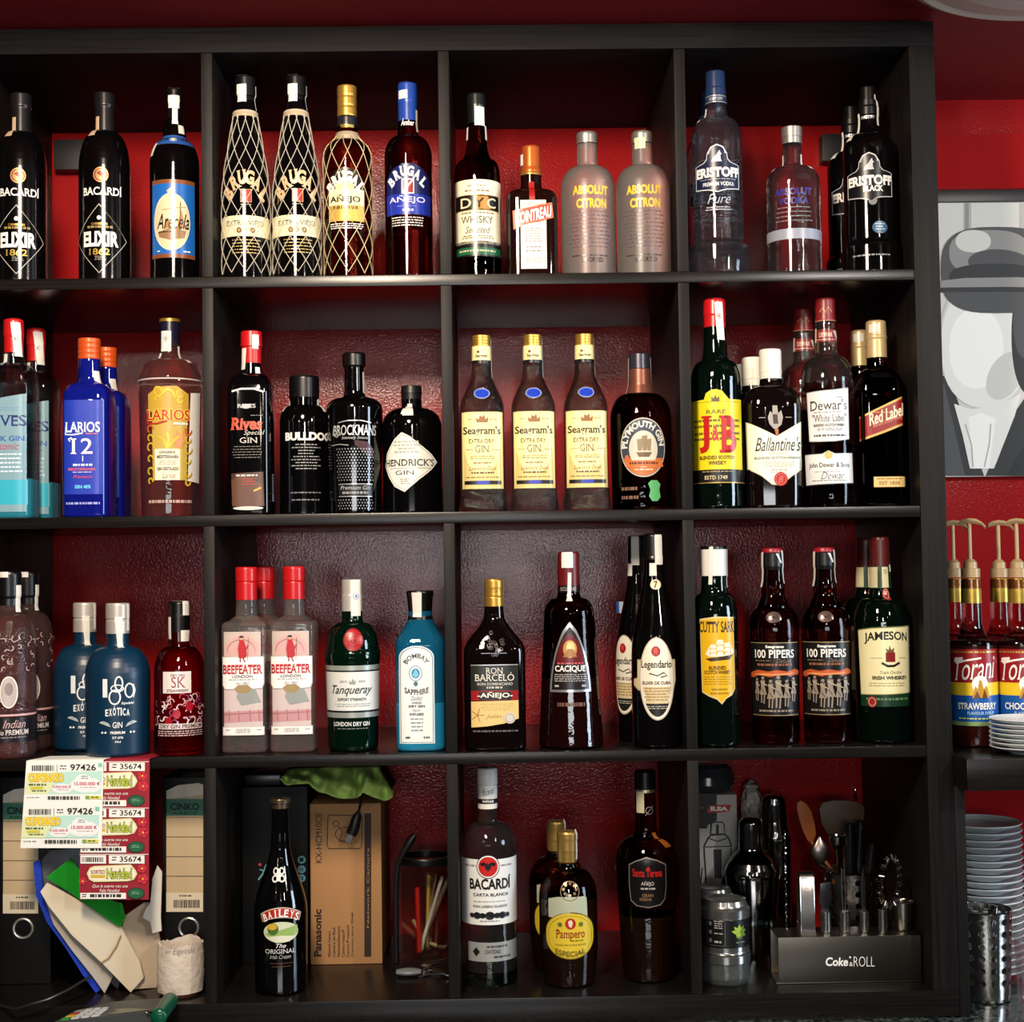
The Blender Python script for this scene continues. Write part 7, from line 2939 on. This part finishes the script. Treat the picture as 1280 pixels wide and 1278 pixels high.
def tool(cx, y0, r, Y, label, head=None, name='bar_tool', cat='bar tool'):
    s_ = mpp(Y)
    x = P(cx, 1150, Y).x
    o = thing(name, label, cat, (x, Y, TOPZ), 0, 'tools in the steel stand')
    q = B()
    h = P(cx, y0, Y).z - TOPZ
    q.lathe([(0, r * .94 * s_), (.001, r * s_), (h - .0015, r * s_), (h, (r - 1) * s_), (h + .0005, 1.6 * s_)], HND, 24)
    q.obj('handle', o)
    return o, h, s_


YTL = YR + .026
o, h, s_ = tool(1032, 1139, 6.6, YTL, 'bar tool with flat dark bottle opener head and steel handle')
q = B()
z_ = P(1032, 1103, YTL).z - TOPZ
q.prism([(-5 * s_, 0, h), (5 * s_, 0, h), (5 * s_, 0, h + .006), (8.5 * s_, 0, h + .018), (7 * s_, 0, h + .026), (8 * s_, 0, z_), (-5.5 * s_, 0, z_ - .002), (-6 * s_, 0, h + .028), (-8 * s_, 0, h + .016), (-5 * s_, 0, h + .006)], (0, .002, 0), DST, .0004)
q.obj('opener_head', o)
o, h, s_ = tool(1055.5, 1139, 6.6, YTL, 'bar tool with thin fork rods, second handle from the opener')
q = B()
for dx in (-2.4, 2.4):
    q.tube([(dx * .6 * s_, 0, h), (dx * s_, 0, h + .03), (dx * .6 * s_, .002, h + .062)], .0014, HND, 8)
q.obj('fork_head', o)
o, h, s_ = tool(1080, 1139, 6.6, YTL, 'bar tool with short dark blade, third handle along the steel stand')
q = B()
q.prism([(-2.5 * s_, 0, h), (2.5 * s_, 0, h), (3.2 * s_, 0, h + .04), (0, 0, h + .066), (-3 * s_, 0, h + .04)], (0, .0015, 0), DST, .0003)
q.obj('blade', o)
o, h, s_ = tool(1103, 1137, 5.6, YTL - .008, 'coiled spring cocktail strainer standing on its steel handle', name='cocktail_strainer', cat='strainer')
q = B()
pts = []
for k in range(241):
    t = k / 240 * 2 * PI
    cxx = 12 * math.sin(t) + 8 + 6 * (-math.cos(t) * .5 + .5)
    czz = 34 - 30 * math.cos(t)
    w_ = 56 * t
    nx = math.sin(t) * .9
    nz = -math.cos(t) * .9
    rr = 4.2
    pts.append(((cxx + nx * rr * math.cos(w_)) * s_, rr * math.sin(w_) * s_, h + (czz + nz * rr * math.cos(w_)) * s_))
q.tube(pts, .0011, CHROME, 5)
q.obj('spring_coil', o)
q = B()
q.tube([((12 * math.sin(t / 30 * 2 * PI) * .8 + 8 + 6 * (-math.cos(t / 30 * 2 * PI) * .5 + .5)) * s_, .0015, h + (34 - 27 * math.cos(t / 30 * 2 * PI)) * s_) for t in range(30)], .0012, CHROME, 6, True)
q.tube([(0, 0, h), (4 * s_, 0, h + 6 * s_)], .0016, CHROME, 6)
q.obj('strainer_frame', o)

s_ = mpp(YTL)
YTL += .012
jx_ = P(1128, 1150, YTL).x
q = B()
hj_ = P(1128, 1127, YTL).z - TOPZ
q.lathe([(0, 11 * s_), (.0006, 11.4 * s_), (hj_, 15 * s_), (hj_ + .0006, 14.6 * s_), (hj_, 14.2 * s_), (.003, 10.4 * s_), (.0025, .0005)], mat('jigger_steel', '#a8a498', .22, 1.0), 36)
o = q.obj('jigger', loc=(jx_, YTL, TOPZ))
tag(o, 'tapered steel jigger cup at the far end of the tool stand', 'jigger')

q = B()
tx0, tx1 = P(998.5, 1120, YTL).x, P(1015.5, 1120, YTL).x
tz = P(1007, 1091, YTL - .01).z
prof = [(-.012, TOPZ), (-.011, tz - .008), (-.006, tz - .001), (0, tz), (.006, tz - .001), (.011, tz - .008), (.012, TOPZ)]
q.grid([[(tx0, YTL + y, z), (tx1, YTL + y, z)] for y, z in prof], STEEL)
q.grid([[(tx0, YTL + y * .88, min(z, tz - .0015)), (tx1, YTL + y * .88, min(z, tz - .0015))] for y, z in prof], STEEL)
q.tube([(tx0, YTL + y, z) for y, z in prof], .0006, STEEL, 5)
q.tube([(tx1, YTL + y, z) for y, z in prof], .0006, STEEL, 5)
tag(q.obj('ice_tongs', ang=60), 'folded flat steel ice tongs standing at the near end of the stand', 'tongs')

q = B()
tw = []
xs_ = P(982, 1100, YTL).x
ztp = P(982, 1040, YTL).z
for k in range(121):
    t = k / 120
    tw.append((xs_ + .0011 * math.cos(t * 90), YTL + .0011 * math.sin(t * 90), TOPZ + .0012 + (ztp - TOPZ) * t))
q.tube(tw, .0011, CHROME, 6)
tag(q.obj('bar_spoon'), 'thin twisted bar spoon shaft rising before the shakers', 'bar spoon')

# perforated utensil cup behind the stand
YU = .215
us = mpp(YU)
ux = P(1064, 1130, YU).x
uc = thing('utensil_cup', 'perforated steel utensil cup behind the bar tool stand', 'utensil cup', (ux, YU, F4 + .0003), -.22)
q = B()
hu = P(1064, 1088, YU).z - F4
perforated(q, 29 * us, 32 * us, .004, hu, 12, 6, 3.6 * us, STEEL)
q.lathe([(0, 27 * us), (.002, 28.5 * us), (.004, 29 * us)], STEEL, 48)
q.obj('cup_wall', uc)
q = B()
q.tube([(32.1 * us * math.sin(k / 40 * 2 * PI), -32.1 * us * math.cos(k / 40 * 2 * PI), hu) for k in range(40)], .0012, CHROME, 6, True)
q.obj('rim', uc)


def spoonish(name, label, cat, top, Y, m, outline_, base, via=None, group='utensils in the perforated cup', th=.004, hm=None):
    """flat-headed utensil: head outline in photo pixels, handle down into the cup"""
    o = thing(name, label, cat, base, 0, group)
    q = B()
    q.prism([P(x, y, Y) for x, y in outline_], (0, th, 0), m, min(.001, th * .3))
    rel(o, q.obj('head', ang=40))
    q = B()
    q.tube([P(*top, Y + th / 2)] + ([P(*via)] if via else []) + [Vector(base)], .0032, hm or m, 10)
    rel(o, q.obj('handle'))
    return o


WD = mat('orange_wood', '#a85a20', .5)
spoonish('spatula', 'orange wooden spatula leaning at the back of the utensil cup', 'spatula', (1013, 1052), YU + .03, WD,
         [(997, 1004), (1001, 1001), (1008, 1005), (1015, 1016), (1019, 1032), (1020, 1044), (1016, 1054), (1010, 1052), (1004, 1040), (999, 1024), (996, 1010)], (ux - .020, YU + .012, F4 + .012), via=(1041, 1090, YU + .020))
spoonish('wooden_paddle', 'broad brown wooden paddle standing tallest in the utensil cup', 'paddle', (1054, 1046), YU + .034, mat('brown_wood', '#4a3420', .5),
         [(1024, 1012), (1028, 1004), (1040, 1001), (1060, 1001), (1074, 1004), (1081, 1010), (1080, 1026), (1074, 1040), (1062, 1048), (1046, 1048), (1034, 1042), (1027, 1030)], (ux, YU + .016, F4 + .01), th=.008)
# rounded metal spoon
o = thing('serving_spoon', 'dull steel serving spoon with its bowl up in the utensil cup', 'spoon', (ux - .02, YU - .01, F4 + .01), 0, 'utensils in the perforated cup')
q = B()
c = P(1025, 1065, YU - .012)
rows = []
for i in range(11):
    t = i / 10
    w_ = math.sin(PI * (t * .94 + .03))
    row = []
    for j in range(18):
        an = 2 * PI * j / 18
        row.append((c.x + 11.5 * us * w_ * math.cos(an), c.y + 5.0 * us * w_ * math.sin(an), c.z + (18 - 36 * t) * us))
    rows.append(row)
rows.reverse()
q.grid(rows, mat('dull_steel', '#8a807a', .3, 1.0), closed=True, caps=True)
rel(o, q.obj('bowl'))
q = B()
q.tube([(c.x, c.y, c.z - 16 * us), tuple(P(1047, 1093, YU - .006)), (ux - .018, YU - .002, F4 + .012)], .003, mat('dull_steel', '#8a807a'), 10)
rel(o, q.obj('handle'))
# black handled tools
for k, (x0, x1, yt, yb, dy, lb) in enumerate(((1056, 1068, 1030, 1088, -.012, 'thick black grip standing in the utensil cup'), (1069, 1081, 1027, 1086, 0.006, 'black grip with steel rivet in the utensil cup'), (1084, 1096, 1055, 1092, -.004, 'short curved black handle at the far side of the utensil cup'))):
    q = B()
    a_, b_ = P((x0 + x1) / 2, yt, YU + dy), P((x0 + x1) / 2 - 2 * k, yb, YU + dy)
    e_ = Vector((ux + (k - 1) * .008, YU + dy * .5, F4 + .012))
    q.tube([a_ + Vector((0, 0, .001)), a_, a_ - Vector((0, 0, .004)), b_, e_], lambda t: (x1 - x0) / 2 * us * (1 if .05 < t < .8 else .55), mat('black_grip', '#0d0d0f', .25), 14)
    o = thing('kitchen_tool', lb, 'kitchen tool', tuple(e_), 0, 'utensils in the perforated cup')
    rel(o, q.obj('grip'))
    if k == 1:
        q = B()
        q.lathe([(0, .0018), (.001, .0018)], CHROME, 14)
        g = q.obj('rivet', rot=(PI / 2, 0, 0), loc=tuple(a_ + Vector((0, -(x1 - x0) / 2 * us, -.008))))
        rel(o, g)
o = thing('ladle', 'bright steel ladle rim beside the black grips in the utensil cup', 'ladle', (ux - .006, YU - .004, F4 + .012), 0, 'utensils in the perforated cup')
q = B()
c = P(1046, 1050, YU + .014)
q.lathe([(-.016, .003), (-.014, .008), (-.006, .0125), (.006, .014), (.0065, .0135), (-.006, .0118), (-.013, .007), (-.0145, .001)], CHROME, 30)
g = q.obj('bowl', loc=tuple(c))
rel(o, g)
q = B()
q.tube([(c.x, c.y, c.z - .015), (ux - .012, YU + .010, F4 + .014)], .0028, CHROME, 10)
rel(o, q.obj('handle'))

# little wall hook
q = B()
c = P(1069, 986, WALL_Y - .012)
q.tube([(c.x, WALL_Y - .0005, c.z), (c.x, c.y, c.z), (c.x, c.y - .002, c.z - .012), (c.x + .002, c.y + .002, c.z - .02)], .0018, CHROME, 8)
tag(q.obj('wall_hook'), 'small steel hook on the red wall above the utensil cup', 'hook')
